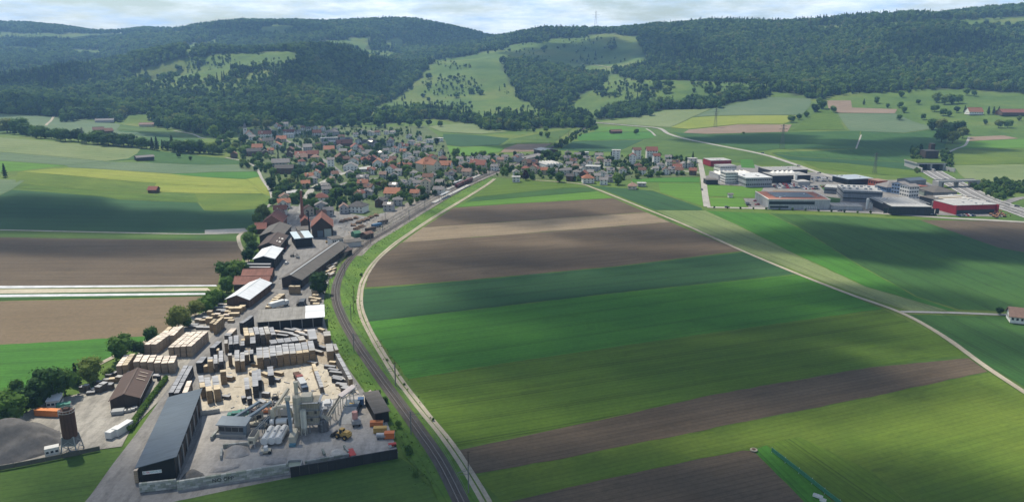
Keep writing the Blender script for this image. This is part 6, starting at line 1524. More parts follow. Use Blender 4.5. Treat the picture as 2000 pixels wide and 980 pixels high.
# concrete block walls: every block a piece
def block_wall(name, label, px0, px1, rows, L=1.6, h=.8, th=.8, mats=None, drop=0.0, cat='wall'):
    a, b = np.array(G1(*px0)), np.array(G1(*px1)); d = b - a; n = max(1, int(round(np.linalg.norm(d) / L))); L = float(np.linalg.norm(d)) / n
    o = thing(name, label, cat, float(a[0]), float(a[1]), math.atan2(d[1], d[0]))
    for r in range(rows):
        for i in range(n + (r % 2)):
            x0 = (i - .5 * (r % 2)) * L; x1 = x0 + L; x0, x1 = max(0, x0), min(n * L, x1)
            piece('concrete_block', R.choice(mats or [M_CONCW]), o, (x0 + x1) / 2, R.uniform(-.03, .03), h * (r + .5) - drop, x1 - x0 - .04, th, h - .04)
    return o
M_BLK = [plain('block_pale', (.38, .385, .36), .9, .16, .8, per_obj=.15), plain('block_grey', (.29, .30, .285), .9, .18, .8, per_obj=.15), plain('block_mossy', (.24, .26, .22), .9, .2, .8, per_obj=.15)]
block_wall('block_wall', 'patchy concrete block wall under the end of the black hall', (274, 962), (346, 954), 4, 1.5, .75, .8, M_BLK)
bw = block_wall('block_wall', 'long pale concrete block wall with graffiti along the lower road', (347, 958), (565, 923), 4, 1.5, .75, .8, M_BLK)
lettering('graffiti', 'NO GPP', 1.75, INK['black'], bw, (9.8, -.47, 1.35), (math.pi / 2, 0, 0), .01, .98)
wall_run('panel_wall', 'black panelled wall closing the plant yard above the dark green field', 'wall', [(568, 933), (640, 921), (710, 908), (777, 896)], 3.4, .35, plain('black_panel', (.022, .022, .024), .7, .15, per_obj=.15), 'panel', 2.6)
block_wall('bay_wall', 'low block wall closing the sand bay beside the screening hopper', (432, 899), (434, 882), 2, 1.2, .7, .6, M_BLK)
block_wall('bay_wall', 'block wall behind the sand heap beside the screening hopper', (436, 876), (486, 871), 2, 1.2, .7, .6, M_BLK)
block_wall('bay_wall', 'short block wall stepping down beside the feed bins', (413, 861), (426, 846), 2, 1.2, .7, .7, M_BLK)
block_wall('bay_wall', 'pale block wall at the salt heap bay towards the basin', (635, 894), (630, 884), 2, 1.2, .7, .6, M_BLK)
block_wall('bay_wall', 'pale block wall at the salt heap bay towards the red trailer', (681, 889), (672, 877), 2, 1.2, .7, .6, M_BLK)
block_wall('bay_wall', 'long low block wall before the salt heap on the black wall', (596, 909), (682, 894), 2, 1.4, .7, .6, M_BLK)
block_wall('bay_wall', 'concrete wall between the sawdust ground and the plant', (392, 812), (430, 806), 2, 1.6, .8, .5, [M_CONCW])
x, y = G1(575, 912); o = thing('settling_basin', 'square concrete settling basin at the joint of the two walls', 'basin', x, y, .12)
for a, b, sx_, sy_ in ((0, -2.2, 4.6, .3), (0, 2.2, 4.6, .3), (-2.2, 0, .3, 4.1), (2.2, 0, .3, 4.1)): piece('basin_wall', M_CONCW, o, a, b, .6, sx_, sy_, 1.2)
piece('basin_water', plain('pale_green_water', (.30, .34, .27), .15, .05), o, 0, 0, .25, 4.1, 4.1, .4)
pxsheet('lower_road', [(262, 985), (272, 966), (347, 961), (566, 927), (572, 936), (470, 955), (350, 978), (330, 990)], M_ASPH, 0.245)

# offcuts, laths and broken pallets lying about the yard
lt = MB(); rl = np.random.default_rng(4)
for ring, n in (([(396, 806), (430, 715), (500, 700), (630, 712), (680, 735), (702, 768), (560, 792)], 130), ([(480, 690), (500, 655), (640, 650), (672, 705)], 60), ([(230, 750), (150, 772), (190, 745), (260, 735)], 30), ([(400, 640), (440, 596), (478, 602), (420, 655)], 50), ([(620, 560), (640, 520), (665, 500), (650, 545)], 40), ([(660, 445), (740, 420), (720, 450), (680, 458)], 110)):
    us, vs = [p[0] for p in ring], [p[1] for p in ring]; u = rl.uniform(min(us), max(us), n * 3); v = rl.uniform(min(vs), max(vs), n * 3); k = inside(ring, u, v)
    for p in ground(u[k], v[k])[:n]:
        L_ = rl.uniform(.2, 1.5); w_ = rl.uniform(.1, .5 if L_ < 1 else .22); h_ = rl.uniform(.04, .22); lt.box(p[0] - L_, p[0] + L_, p[1] - w_, p[1] + w_, p[2] + .26, p[2] + .3 + h_, int(rl.integers(0, 3)), rl.uniform(0, 3.1), (p[0], p[1]))
stuff(lt.build('yard_litter', [WOOD['gold'], WOOD['grey'], WOOD['dark']]))
# ------------------------------------------------------------------ village houses
RC = {'o': R_ORANGE, 'r': R_RED, 'b': R_BROWN, 'g': R_GREY, 'd': R_DARK, 'p': R_PINK, 'l': sheetmetal('light_flat_roof', (0.40, 0.40, 0.39), .8, 2.0)}
RN = {'o': 'orange', 'r': 'red', 'b': 'brown', 'g': 'grey', 'd': 'dark', 'p': 'faded pink', 'l': 'light flat'}
WC = {'w': M_WHITE, 'c': M_CREAM, 'g': M_GREYW, 'p': M_PINKW, 'b': M_WOODB}
WN = {'w': 'white', 'c': 'cream', 'g': 'grey', 'p': 'pink', 'b': 'brown timber'}
M_SHUT = plain('dark_window', (0.07, 0.075, 0.085), .3, .05)
M_PV = plain('solar_glass_dark', (.03, .04, .07), .2, .05)
HOUSES = []
SHAPES = {}
def house(u, v, code, wpx, name='house'):
    d = float(ground([u], [v])[0][1]); p = ground([u], [v + 5.5 * FPX / d * .98])[0]
    x, y = float(p[0]), float(p[1]); L = max(8.0, wpx * y / FPX * .9); big = L > 17
    L = round(L / 2) * 2.0
    roof, wall = code[0], code[1]; roof = {'o': R.choice('ooro'), 'r': R.choice('rrrb')}.get(roof, roof); kind = 'flat' if roof == 'l' else ('hip' if R.random() < .18 else 'gable')
    D = min(L * .85, 13) if not big else R.choice((11.0, 13.0)); D = round(D); eave = 5.4 if not big else 6.6
    if len(code) > 2 and code[2] == 'h': eave = 12.0 if code[-1] != '2' else 14.0
    if len(code) > 2 and code[2] == 's': eave = 3.2
    rise = 0 if kind == 'flat' else min(5.0, D * (.30 if roof in 'gdl' else .36))
    axis = 'x' if (L >= D and R.random() < .72) or big else 'y'
    rot = R.choice((0, 0, 0, math.pi / 2)) * (0 if big else 1) + R.uniform(-.22, .22) + (0.25 if u < 700 else -.1)
    o = link(name, None, None, (x, y, gz(x, y)), rot); o['category'] = name.replace('_', ' ')
    key = (L, D, eave, rise, axis, kind)
    def sh(part, mat, fn):
        k = (part, mat.name) + key
        if k not in SHAPES: SHAPES[k] = fn().mesh(part, mat)
        link(part, SHAPES[k], o)
    sh('wall', WC[wall], lambda: body_mesh(L, D, eave, rise, axis, 'flat' if kind == 'hip' else kind))
    sh('roof', RC[roof], lambda: roof_mesh(L, D, eave, rise, axis, kind, .7))
    if kind == 'gable' and eave < 10 and R.random() < .4:                # dormers and solar panels on some roofs
        if roof in 'gdb' and axis == 'x': a = math.atan2(rise, D / 2); q = piece('solar_panel', M_PV, o, L * .12, -D * .25, eave + rise * .5 + .42, L * .4, D * .3, .08); q.rotation_euler = (a, 0, 0)
        elif axis == 'x': piece('dormer', WC[wall], o, -L * .2, -D * .28, eave + rise * .42 + .5, 1.6, 2.2, 1.5)
    if kind != 'flat' and eave < 10:
        piece('chimney', M_CREAM, o, L * .2 if axis == 'x' else D * .1, D * .12, eave + rise * .9, .9, .9, 1.9)
    nfl = max(1, int(eave / 2.7)); nc = max(2, int(L / 3.4)) if wpx > 9 else 2
    quarter = abs(math.sin(rot)) > .7
    for i in range(nfl):
        for j in range(nc):
            z = eave * (i + .56) / nfl
            if quarter: piece('window', M_SHUT, o, (L / 2 + .02) * (-1 if math.sin(rot) > 0 else 1), D * ((j + .5) / nc - .5), z, .08, 1.1, 1.4)
            else: piece('window', M_SHUT, o, L * ((j + .5) / nc - .5), -D / 2 - .02, z, 1.2, .08, 1.4)
    if len(code) > 2 and 'v' in code: pass
    size = 'small' if L <= 10 else ('large' if L >= 20 else '')
    HOUSES.append((o, x, y, ' '.join(q for q in ('low' if eave < 4 else ('tall' if eave > 10 else size), WN[wall], name.replace('_', ' '), 'with', RN[roof], 'roof') if q), max(L, D)))
    return o
C1 = """795 125 gw 50;690 120 gw 70;640 150 rw 60;600 130 rw 45;760 170 rw 60;755 205 ow 80;730 235 lw 120;945 215 gw 45;1015 160 gw 60;1090 165 ow 60;1030 215 ow 100;1190 215 gg 150;1160 280 lg 190;1210 310 lg 120;1290 260 bb 80;1340 300 gg 140;1320 335 rb 170;1270 360 gw 60;1440 365 rw 130;1160 390 oc 110;1310 410 gg 110
1590 420 gw 80;1600 210 gw 60;1510 200 gw 50;1600 290 gw 50;1580 330 dg 130;480 235 rw 140;510 300 dc 130;600 345 ow 110;620 290 bb 80;655 280 oc 100;400 370 oc 120;260 370 gc 60;360 420 db 150;480 420 db 90;540 400 oc 50;420 300 pc 60;750 390 bb 90;740 435 db 70;860 450 rw 130;870 475 pc 120;990 440 rb 120;1010 475 pc 90
870 520 rw 60;930 365 gg 110;1045 340 rw 50;650 540 gg 190;690 600 db 200;1180 560 gwh 70;1070 560 rb 60;1000 550 gw 60;1280 470 rb 120;1340 490 bb 70;1420 510 rw 120;1390 570 gw 160;1580 490 rb 120;1560 580 lgs 200;1610 610 ow 70;1025 640 ow 110;950 670 oc 60;990 700 gg 70;910 750 oc 100;1220 650 bw 90;1190 710 pc 90;1120 770 gg 80
1130 810 gg 70;1380 640 gg 90;1500 690 gg 100;1520 745 oc 110;1470 860 oc 80;1550 840 gg 110;1590 790 rw 70;1075 900 ow 170;680 890 pw 80;675 955 ow 110;760 850 lw 130;820 835 lw 60;830 200 gw 50;880 160 bw 50;700 200 rw 40;580 210 gw 45;940 170 gw 40;1100 240 gw 50;1220 180 gw 40;1440 230 gw 40;1470 300 gw 60;1500 400 bw 60;1540 500 rw 60;1120 330 gw 50
1400 420 ow 60;1460 470 gw 60;300 400 bb 60;150 440 bb 70;60 190 oc 40;120 190 gw 40;20 310 gw 40;340 260 gw 80"""
C2 = """135 215 gw 70;205 210 bw 50;300 205 gw 60;370 210 gw 70;540 245 gw 50;345 290 rw 70;120 330 dg 150;340 320 gw 80;455 340 rw 60;500 355 rw 70;565 310 gw 70;630 350 pc 60;690 330 gw 60;760 290 lw 70;860 275 lw 90;700 380 gw 70;755 370 gw 80;480 410 oc 60;520 445 gw 90;640 505 gc 60;160 490 rb 120;90 500 rb 80;215 535 ow 150;330 525 rw 90;370 490 rb 80
455 550 oc 80;535 555 oc 70;350 595 rw 130;100 575 lgs 190;140 610 oc 80;270 655 pg 90;380 665 gg 80;430 620 gw 70;780 565 ow 100;930 555 ow 140;900 490 rb 110;805 475 rc 70;760 470 rc 60;510 500 gw 60;1080 490 gw 80;1080 590 rc 90;1110 545 gw 70;1155 625 pc 110;1275 560 rc 170;1230 520 rw 60;1280 470 gw 80;1330 500 gw 90;1415 525 oc 80;1450 572 gw 70;1510 500 pc 70
1560 470 gw 70;790 665 gw 90;690 705 gw 80;870 735 gw 100;970 660 dw 110;1000 630 bw 60;50 740 rw 110;110 790 rb 80;240 755 db 100;380 770 gg 100;470 745 gg 100;560 725 gw 80;630 745 gw 70;745 750 bch 110;640 805 rc 70;720 805 pch 90;860 815 gw 120;370 850 oc 170;605 850 oc 110;260 925 dg 100;420 925 gg 90;20 855 rw 80;100 840 gg 70;60 685 gg 110;880 420 gw 50;620 430 gw 50;700 445 gw 50
560 480 gw 50;280 470 gw 60;40 440 gg 70;120 440 gw 80;230 430 gw 60;590 640 gw 60;640 690 gw 50;30 370 rw 50;380 380 rw 50;300 400 gw 50;420 390 gw 40;1190 490 gw 60;650 265 gw 40;1160 555 pc 60;1365 480 gw 60;1470 475 gw 60"""
C3 = """200 490 bb 100;545 395 dg 80;710 390 lw 80;640 410 gw 60;540 440 gc 60;730 445 gw 70;850 415 gw 80;860 450 pp 90;1525 435 gw 70;1760 450 lw 80;1600 490 bc 80;1610 530 rb 100;1740 500 gg 70;1765 565 rb 80;1080 560 bw 80;210 545 rc 130;315 560 oc 80;130 545 rc 60;400 565 gw 90;130 480 bc 60;40 630 lw 90;560 500 gw 60;620 520 pp 70;700 510 gw 70;790 525 lg 140;840 500 gg 60;545 560 gw 70
630 580 gw 70;700 595 rb 90;765 580 gc 70;740 640 ow 120;830 615 gw 90;950 630 gg 80;895 655 gw 60;40 580 gw 60;1265 670 lgs 90;1175 695 pcs 110;570 620 db 90;500 565 gw 50;1270 560 bw 60;1500 560 bw 60;1560 550 gw 50;1630 560 bw 50;1400 545 gw 50;880 590 gw 50;960 560 gw 60;1450 510 gw 50;1680 500 gw 50;1230 520 bw 60;930 480 gw 50;760 480 bw 60;600 470 bw 50;690 550 gw 50;30 440 rw 60;80 420 gw 50;1530 480 gw 60"""
HZ = []
for txt, ox, oy, s in ((C1, 430, 220, 5.443), (C2, 700, 220, 5.443), (C3, 1000, 220, 5.0)):
    for q in txt.replace('\n', ';').split(';'):
        a = q.split(); house(ox + float(a[0]) / s, oy + float(a[1]) / s, a[2], float(a[3]) / s)
for a in [(543 + 12, 395, 'ow', 26), (549, 408, 'rw', 24), (546, 416, 'bw', 26), (556, 384, 'pc', 20), (603, 408, 'rc', 22), (628, 400, 'gg', 24), (641, 410, 'gg', 22), (672, 404, 'pg', 22), (700, 402, 'dw', 36), (628, 417, 'bb', 18), (760, 400, 'gg', 20), (742, 392, 'db', 18)]: house(*a)
for a in [(1203, 307, 'lwh2', 16), (1243, 303, 'rwh', 17), (1272, 304, 'rwh', 24), (1281, 315, 'rwh', 13), (1235, 315, 'rwh', 19)]: house(*a, name='apartment_block')
# school with the big orange roof, church, station, workshops
o, x, y, *_ = building('school', 'large school with big orange hipped roof and dormers in the village centre', 'school', (826, 337), (858, 334), 17, 9, 7, 'x', 'hip', M_CREAM, R_ORANGE, .8, (2, 9, 1.2, 1.7)); LM['the school'] = (x, y)
for k in range(5): piece('dormer', M_WOODB, o, -4.4 + k * 2.2, -4.0, 12.3, 1.3, 2.0, 1.5)
building('gable_block', 'tall cream house with blank gable beside the orange-roofed school', 'house', (847, 340), (861, 338), 12, 10, 5, 'y', 'gable', M_CREAM, R_ORANGE, .5, (3, 2, 1, 1.4))
x, y = G1(480, 271); LM['the church'] = (x, y)
o = thing('church', 'white village church with pointed bell tower at the stream edge of the village', 'church', x, y, .35)
mb = MB(); mb.box(-3, 3, -3, 3, 0, 17); mb.add([(-3, -3, 17), (3, -3, 17), (3, 3, 17), (-3, 3, 17), (0, 0, 25)], [(0, 1, 4), (1, 2, 4), (2, 3, 4), (3, 0, 4)]); mb.build('tower', M_WHITE, o)
mb = MB(); mb.add([(-3.3, -3.3, 17.02), (3.3, -3.3, 17.02), (3.3, 3.3, 17.02), (-3.3, 3.3, 17.02), (0, 0, 25.6)], [(0, 1, 4), (1, 2, 4), (2, 3, 4), (3, 0, 4)]); mb.build('spire', R_GREY, o)
n_ = body_mesh(12, 22, 8, 6, 'y', 'gable').build('nave', M_WHITE, o, (5.5, -13, 0)); roof_mesh(12, 22, 8, 6, 'y', 'gable', .6).build('roof', R_BROWN, n_)
for k in range(3): piece('window', M_SHUT, n_, -3.5 + k * 3.5, -11.02, 4.5, 1.2, .08, 3.2)
piece('belfry_opening', M_SHUT, o, 0, -3.02, 14.2, 1.6, .08, 2.6)
LM['the copper beech'] = G1(1027, 352); LM['the station'] = G1(858, 372); LM['the apartment tower'] = G1(1203, 312); LM['the sports pitch'] = G1(1300, 352)
LM['the big stream-side bend'] = G1(530, 375); LM['the level crossing'] = G1(975, 345); LM['the wooded hill foot'] = G1(600, 246); LM['the hillside road'] = G1(760, 262); LM['the yellow field'] = G1(548, 352)
LM['the sawmill log piles'] = G1(700, 432); LM['the field edge behind the village'] = G1(866, 282)
building('workshop_hall', 'large hall with blue-grey roof beside the railway beyond the village', 'hall', (1062, 306), (1090, 304), 26, 7, 2, 'y', 'gable', M_WOODD, R_BLUEG, .6)
building('workshop_hall', 'long low grey-roofed workshop along the railway', 'hall', (1026, 319), (1060, 311), 14, 5, 2, 'x', 'gable', M_GREYW, R_GREY, .6)
o, *_ = building('sawtooth_workshop', 'white workshop with sawtooth rooflights among the houses by the crossing', 'workshop', (1066, 331), (1100, 329), 26, 5, 0, 'x', 'flat', M_WHITE, RC['l'], .2)
for k in range(5):
    mb = MB(); mb.prism([(-10, 0), (0, 0), (0, 0.01)], 0, .01) if False else None
    mb = MB(); x0 = -9 + k * 3.8; mb.add([(x0, -12, 5.35), (x0 + 3.5, -12, 5.35), (x0 + .3, -12, 7.2), (x0, 12, 5.35), (x0 + 3.5, 12, 5.35), (x0 + .3, 12, 7.2)], [(0, 1, 2), (5, 4, 3), (0, 2, 5, 3), (1, 4, 5, 2)]); mb.build('rooflight', M_WHITE, o)

def nearest_labels(items, landmarks, group):
    """items: (object, x, y, description). Each gets a description with the landmark it stands closest to and its rank there."""
    by = {}
    for o, x, y, dsc in items:
        k, dist = min(((n, math.hypot(x - p[0], y - p[1])) for n, p in landmarks.items()), key=lambda q: q[1])
        by.setdefault((dsc, k), []).append((dist, o))
    for (dsc, k), rows in by.items():
        rows.sort(key=lambda q: q[0])
        for i, (_, o) in enumerate(rows):
            o['label'] = '%s near %s' % (dsc, k) if len(rows) == 1 else '%s, %sclosest to %s' % (dsc, '' if i == 0 else ordn(i) + ' ', k)
            if group: o['group'] = group
nearest_labels([h[:4] for h in HOUSES], LM, 'houses of the village')

# gardens: trees and shrubs between the houses
VR = [(470, 330), (462, 262), (520, 240), (640, 240), (720, 252), (800, 250), (862, 285), (880, 306), (985, 306), (1080, 300), (1380, 312), (1368, 340), (1180, 356), (1040, 352), (960, 345), (880, 368), (790, 412), (735, 425), (640, 430), (560, 400), (530, 385), (530, 345)]
road_pts = np.vstack([curve_pts(p[3], 8.0) for p in PATHS if p[0] in ('village_road', 'country_road', 'yard_road')] + [rail_c])
hx = np.array([(h[1], h[2], h[4]) for h in HOUSES])
cand = []
while len(cand) < 1500:
    u, v = R.uniform(460, 1380), R.uniform(240, 430)
    if not inside(VR, [u], [v])[0]: continue
    cand.append((u, v))
gg = ground([c[0] for c in cand], [c[1] for c in cand]); used = []
nt = nb = 0
PXG = []
for (u, v), p in zip(cand, gg):
    x, y = float(p[0]), float(p[1])
    if np.min(np.hypot(road_pts[:, 0] - x, road_pts[:, 1] - y)) < (7 if v < 330 else 6): continue
    if np.min(np.hypot(hx[:, 0] - x, hx[:, 1] - y) - hx[:, 2] * .5) < 1.2: continue
    if used and min(math.hypot(a - x, b - y) for a, b in used) < 4.6: continue
    if x > -150 and y < 690 and u > 640 and v > 402: continue
    used.append((x, y))
    if nt < 190 and (len(used) % 5 < 3): plant('conifer' if R.random() < .14 else 'broad', x, y, R.uniform(5.5, 11.5), R.uniform(.9, 1.25), group='trees between the village houses', name='garden_tree'); nt += 1
    elif nb < 280: PXG.append((x, y, nb)); nb += 1
for x, y, i in PXG: plant('bush', x, y, R.uniform(2.4, 4.8), R.uniform(1.0, 1.6), group='garden shrubs of the village')
def free(g):
    x, y = g[:, 0], g[:, 1]
    a = np.min(np.hypot(road_pts[:, 0][None] - x[:, None], road_pts[:, 1][None] - y[:, None]), 1) > 6
    b = np.min(np.hypot(hx[:, 0][None] - x[:, None], hx[:, 1][None] - y[:, None]) - hx[:, 2][None] * .5, 1) > .8
    return a & b & ~((x > -150) & (y < 690))
scatter('garden_shrubbery', 'hedges, fruit trees and shrubs filling the gardens of the village', [(VR, 1)], 1500, .22, .85, .05, 0, free)
for i in range(34):
    u, v = 425 + R.uniform(-10, 60), R.uniform(262, 322)
    if inside([(410, 262), (470, 256), (490, 290), (510, 312), (498, 318), (470, 308), (430, 302)], [u], [v])[0]: ptree('broad', u, v, R.uniform(13, 20), 1.1, group='trees at the stream edge of the village')
for i in range(26):
    u, v = R.uniform(1895, 2000), R.uniform(356, 392)
    if inside([(1895, 366), (1940, 356), (2005, 358), (2005, 372), (1985, 378), (1955, 392), (1925, 380)], [u], [v])[0]: ptree('bush', u, v, R.uniform(7, 12), 1.2, group='scrub inside the motorway slip road')
for u in np.linspace(480, 735, 26): ptree('broad', u + R.uniform(-4, 4), 246 + R.uniform(-3, 4), R.uniform(10, 18), 1.1, group='trees along the wooded hill foot')
TLM = dict(LM); TLM.update({'the white-roofed shed': G1(466, 600), 'the golden pallet stacks': G1(240, 735), 'the hedge hut': G1(15, 352), 'the mid-slope grey barn': G1(284, 312), 'the ridge farm': G1(1905, 226), 'the tunnel mouth': G1(1818, 330), 'the pink ploughed strip': G1(1680, 212),
    'the hillside track': G1(1165, 128), 'the country road bend': G1(1300, 256), 'the pasture crest': G1(870, 120), 'the hill-top meadow': G1(450, 125), 'the valley railway cutting': G1(1120, 262), 'the gorge mouth': G1(735, 215), 'the wood edge': G1(1200, 208), 'the quarry scar': G1(400, 200), 'the red field barns': G1(200, 258), 'the pylon in the yellow field': G1(1397, 248)})
items = []
for o, k, x, y, h in ALLTREES:
    if 'label' in o.keys(): continue
    sz = ('tall ' if h > 15 else ('young ' if h < 7 else '')) if k != 'bush' else ('large ' if h > 4.2 else ('small ' if h < 3 else ''))
    items.append((o, x, y, sz + {'broad': 'round leafy tree', 'tall': 'upright leafy tree', 'conifer': 'dark conifer', 'bush': 'green shrub', 'copper': 'purple tree'}[k]))
nearest_labels(items, TLM, None)
# ------------------------------------------------------------------ works and motorway quarter
P_ = plain
M_BLKB = sheetmetal('blue_black_cladding', (0.030, 0.036, 0.048), .5, .8); M_LGREY = sheetmetal('light_grey_cladding', (0.40, 0.415, 0.43), .5, .8); M_MGREY = sheetmetal('mid_grey_cladding', (0.235, 0.25, 0.27), .5, .8)
M_REDC = sheetmetal('red_cladding', (0.31, 0.022, 0.036), .5, .8, 'X', .06); M_LROOF = RC['l']; M_GROOF = sheetmetal('gravel_flat_roof', (0.30, 0.30, 0.295), .9, 3.0)
building('red_hall', 'red-walled hall with pale flat roof at the back of the works', 'hall', (1388, 326), (1428, 325), 24, 7, 0, 'x', 'flat', M_REDC, M_LROOF, .2)
building('works_office', 'white works office in front of the red-walled hall', 'office', (1406, 339), (1438, 338), 16, 8, 0, 'x', 'flat', M_WHITE, M_GROOF, .2, (2, 9, 1.6, 1.2))
o, *_ = building('sawtooth_factory', 'low factory with a row of white sawtooth rooflights', 'factory', (1403, 352), (1470, 351), 30, 5, 0, 'x', 'flat', M_GREYW, M_GROOF, .2)
for k in range(8):
    x0 = -17 + k * 4.6; mb = MB(); mb.add([(x0, -14, 5.36), (x0 + 4, -14, 5.36), (x0 + 1.2, -14, 7.6), (x0, 6, 5.36), (x0 + 4, 6, 5.36), (x0 + 1.2, 6, 7.6)], [(0, 1, 2), (5, 4, 3), (0, 2, 5, 3), (1, 4, 5, 2)]); mb.build('rooflight', M_WHITE, o)
building('office_block', 'white four-storey office block with ribbon windows', 'office', (1416, 360), (1440, 359.5), 14, 11.5, 0, 'x', 'flat', M_WHITE, M_LROOF, .2, (4, 8, 1.3, 1.1))
building('link_building', 'dark low link between the white office block and the white hall', 'building', (1441, 360), (1455, 360), 12, 6, 0, 'x', 'flat', M_BLKB, M_GROOF, .2, (1, 3, 2, 2))
o, x, y, *_ = building('white_hall', 'big white-roofed hall with two rows of dark windows', 'hall', (1456, 366.5), (1507, 365.5), 34, 9.5, 0, 'x', 'flat', M_LGREY, sheetmetal('bright_white_roof', (.58, .59, .59), .6, 2), .3, (2, 14, 1.3, 1.5)); LM['the white hall'] = (x, y)
building('carport', 'grey-roofed open shelter at the road into the works', 'shelter', (1379, 361), (1402, 361), 12, 4.6, 0, 'x', 'flat', M_BLKB, R_DKG, .4)
o, *_ = building('black_hall', 'long blue-black hall behind five white rooflight pyramids', 'hall', (1504, 350), (1576, 348), 28, 9, 0, 'x', 'flat', M_BLKB, M_GROOF, .2)
o, *_ = building('black_hall', 'long blue-black factory with five white rooflight pyramids', 'factory', (1508, 359), (1582, 357.5), 26, 8, 0, 'x', 'flat', M_BLKB, M_GROOF, .2, (1, 18, 1.6, 1.2))
for k in range(5):
    x0 = -14 + k * 5.2; mb = MB(); mb.add([(x0, 1, 8.36), (x0 + 4.6, 1, 8.36), (x0 + 4.6, 10, 8.36), (x0, 10, 8.36), (x0 + 2.3, 5.5, 11.2)], [(0, 1, 4), (1, 2, 4), (2, 3, 4), (3, 0, 4)]); mb.build('rooflight', M_WHITE, o)
building('stair_tower', 'narrow white stair tower on the front of the blue-black factory', 'tower', (1552, 360), (1556, 360), 5, 10, 0, 'x', 'flat', M_WHITE, M_LROOF, .1)
building('low_pavilion', 'low pavilion with pale flat roof in the car park', 'building', (1558, 363.5), (1582, 363), 14, 4, 0, 'x', 'flat', M_GREYW, M_LROOF, .3)
o, *_ = building('glass_showroom', 'dark showroom with wide pale roof beyond the car park', 'showroom', (1656, 362), (1702, 360), 26, 6, 0, 'x', 'flat', M_BLKB, sheetmetal('blue_white_roof', (.38, .43, .48), .5, 2), 1.2, (1, 12, 2, 2.4))
o, *_ = building('grey_factory', 'large grey factory with cluttered pale roof', 'factory', (1646, 393), (1722, 396), 36, 9.5, 0, 'x', 'flat', M_MGREY, M_LROOF, .2, (2, 8, 4.2, .9))
for k in range(12): piece('roof_unit', M_STEEL, o, -15 + (k % 6) * 6 + R.uniform(-1, 1), -8 + (k // 6) * 14, 10.5, 2.4, 1.6, 1.4)
building('grey_factory_wing', 'lower grey wing joined to the large grey factory', 'factory wing', (1609, 378), (1648, 381), 18, 6, 0, 'x', 'flat', M_MGREY, M_LROOF, .2, (1, 9, 2, 1))
o, x, y, r_, L_ = building('terracotta_hall', 'long white hall with red roof gravel and a solar panel field on top', 'hall', (1500, 408.8), (1620, 409.5), 42, 8, 0, 'x', 'flat', M_LGREY, plain('red_roof_gravel', (.36, .15, .10), .9, .12), .05); LM['the solar roof hall'] = (x, y)
piece('window_band', M_GLASS, o, -L_ * .12, -21.04, 5.4, L_ * .74, .10, 2.6); piece('window_band', M_GLASS, o, -L_ * .32, -21.04, 1.8, L_ * .3, .10, 1.8)
piece('parapet', M_WHITE, o, 0, -21.0, 8.5, L_ + .2, .5, .6); piece('parapet', M_WHITE, o, -L_ / 2, 0, 8.5, .5, 41.4, .6); piece('parapet', M_WHITE, o, L_ / 2, 0, 8.5, .5, 41.4, .6)
MS = plain('solar_glass', (0.20, 0.22, 0.25), .25, .1)
for k in range(18): piece('solar_panel', MS, o, -L_ * .31 + k * L_ * .62 / 17, 3, 8.72, 1.6, 26, .12).rotation_euler = (0, .12, 0)
for k in range(8): piece('post', M_WHITE, o, L_ * .08 + k * 1.5, -22, 1.4, .35, .35, 2.8)
building('loading_wall', 'long low white loading ramp running on from the solar roof hall', 'ramp', (1622, 409.5), (1684, 411.5), 16, 3, 0, 'x', 'flat', M_LGREY, M_GROOF, .1)
for k, (u, v, h) in enumerate([(1693, 410, 9.5), (1699, 409, 5.5), (1702, 409.5, 4.6)]): silo('gas_tank', 'white upright gas tank beside the dark low hall, %s of three by height' % ('tallest', 'middle', 'shortest')[k], u, v, 1.2 if k == 0 else .7, .4, h, M_TANK)
o, *_ = building('dark_hall', 'dark glazed flat hall with pale ribbed roof by the lower works road', 'hall', (1738, 420), (1816, 421.5), 44, 7.0, 0, 'x', 'flat', M_BLKB, M_LROOF, .2, rotadd=.04)
for k in range(14): piece('roof_rib', M_STEEL, o, -19 + k * 3, 4, 7.62, .5, 28, .5)
for k in range(12): piece('window', M_GLASS, o, -21 + k * 3.8, -22.04, 3.6, 3.1, .1, 4.6)
o, x, y, r_, L_ = building('red_store', 'bright red store with pale roof and dark glass front by the motorway', 'store', (1862, 419), (1945, 416.5), 26, 7.2, 0, 'x', 'flat', M_REDC, M_LROOF, .1); LM['the bright red store'] = (x, y)
piece('glass_front', M_GLASS, o, 0, -13.05, 1.7, L_ * .9, .2, 3.3)
for s in (-1, 1): piece('red_fin', M_REDC, o, s * L_ * .49, -14.2, 3.8, 1.0, 2.6, 7.6)
o, *_ = building('long_store', 'long dark hall with pale roof stripes behind the bright red store', 'hall', (1838, 407), (1912, 403), 26, 6, 0, 'x', 'flat', M_BLKB, R_DKG, .3)
for k in range(3): piece('roof_stripe', M_WHITE if k != 1 else M_CREAM, o, 2 + k * 1.5, -7 + k * 7, 6.45, 30, 2.6, .12)
building('lean_to_store', 'ribbed grey lean-to in front of the long striped hall', 'store', (1820, 404), (1850, 406), 16, 4, 0, 'x', 'flat', M_MGREY, M_GROOF, .2)
for a in [('flat_block', 'white and blue apartment block with balconies, the taller of the pair', (1774, 387), (1793, 386), 12, 10.5, M_WHITE), ('flat_block', 'white and blue apartment block with curved grey roof, the shorter of the pair', (1761, 381), (1773, 379), 11, 10, P_('pale_blue_render', (.33, .42, .55), .8))]:
    building(a[0], a[1], 'apartment block', a[2], a[3], a[4], a[5], 1.6, 'x', 'gable', a[6], R_GREY, .5, (3, 4, 1.8, 1.5))
building('blue_house', 'blue-walled house with wide grey hipped roof', 'house', (1731, 376), (1760, 375), 18, 4.6, 4, 'x', 'hip', P_('blue_render', (.14, .22, .36), .8), R_GREY, .8, (1, 7, 1.4, 1.2))
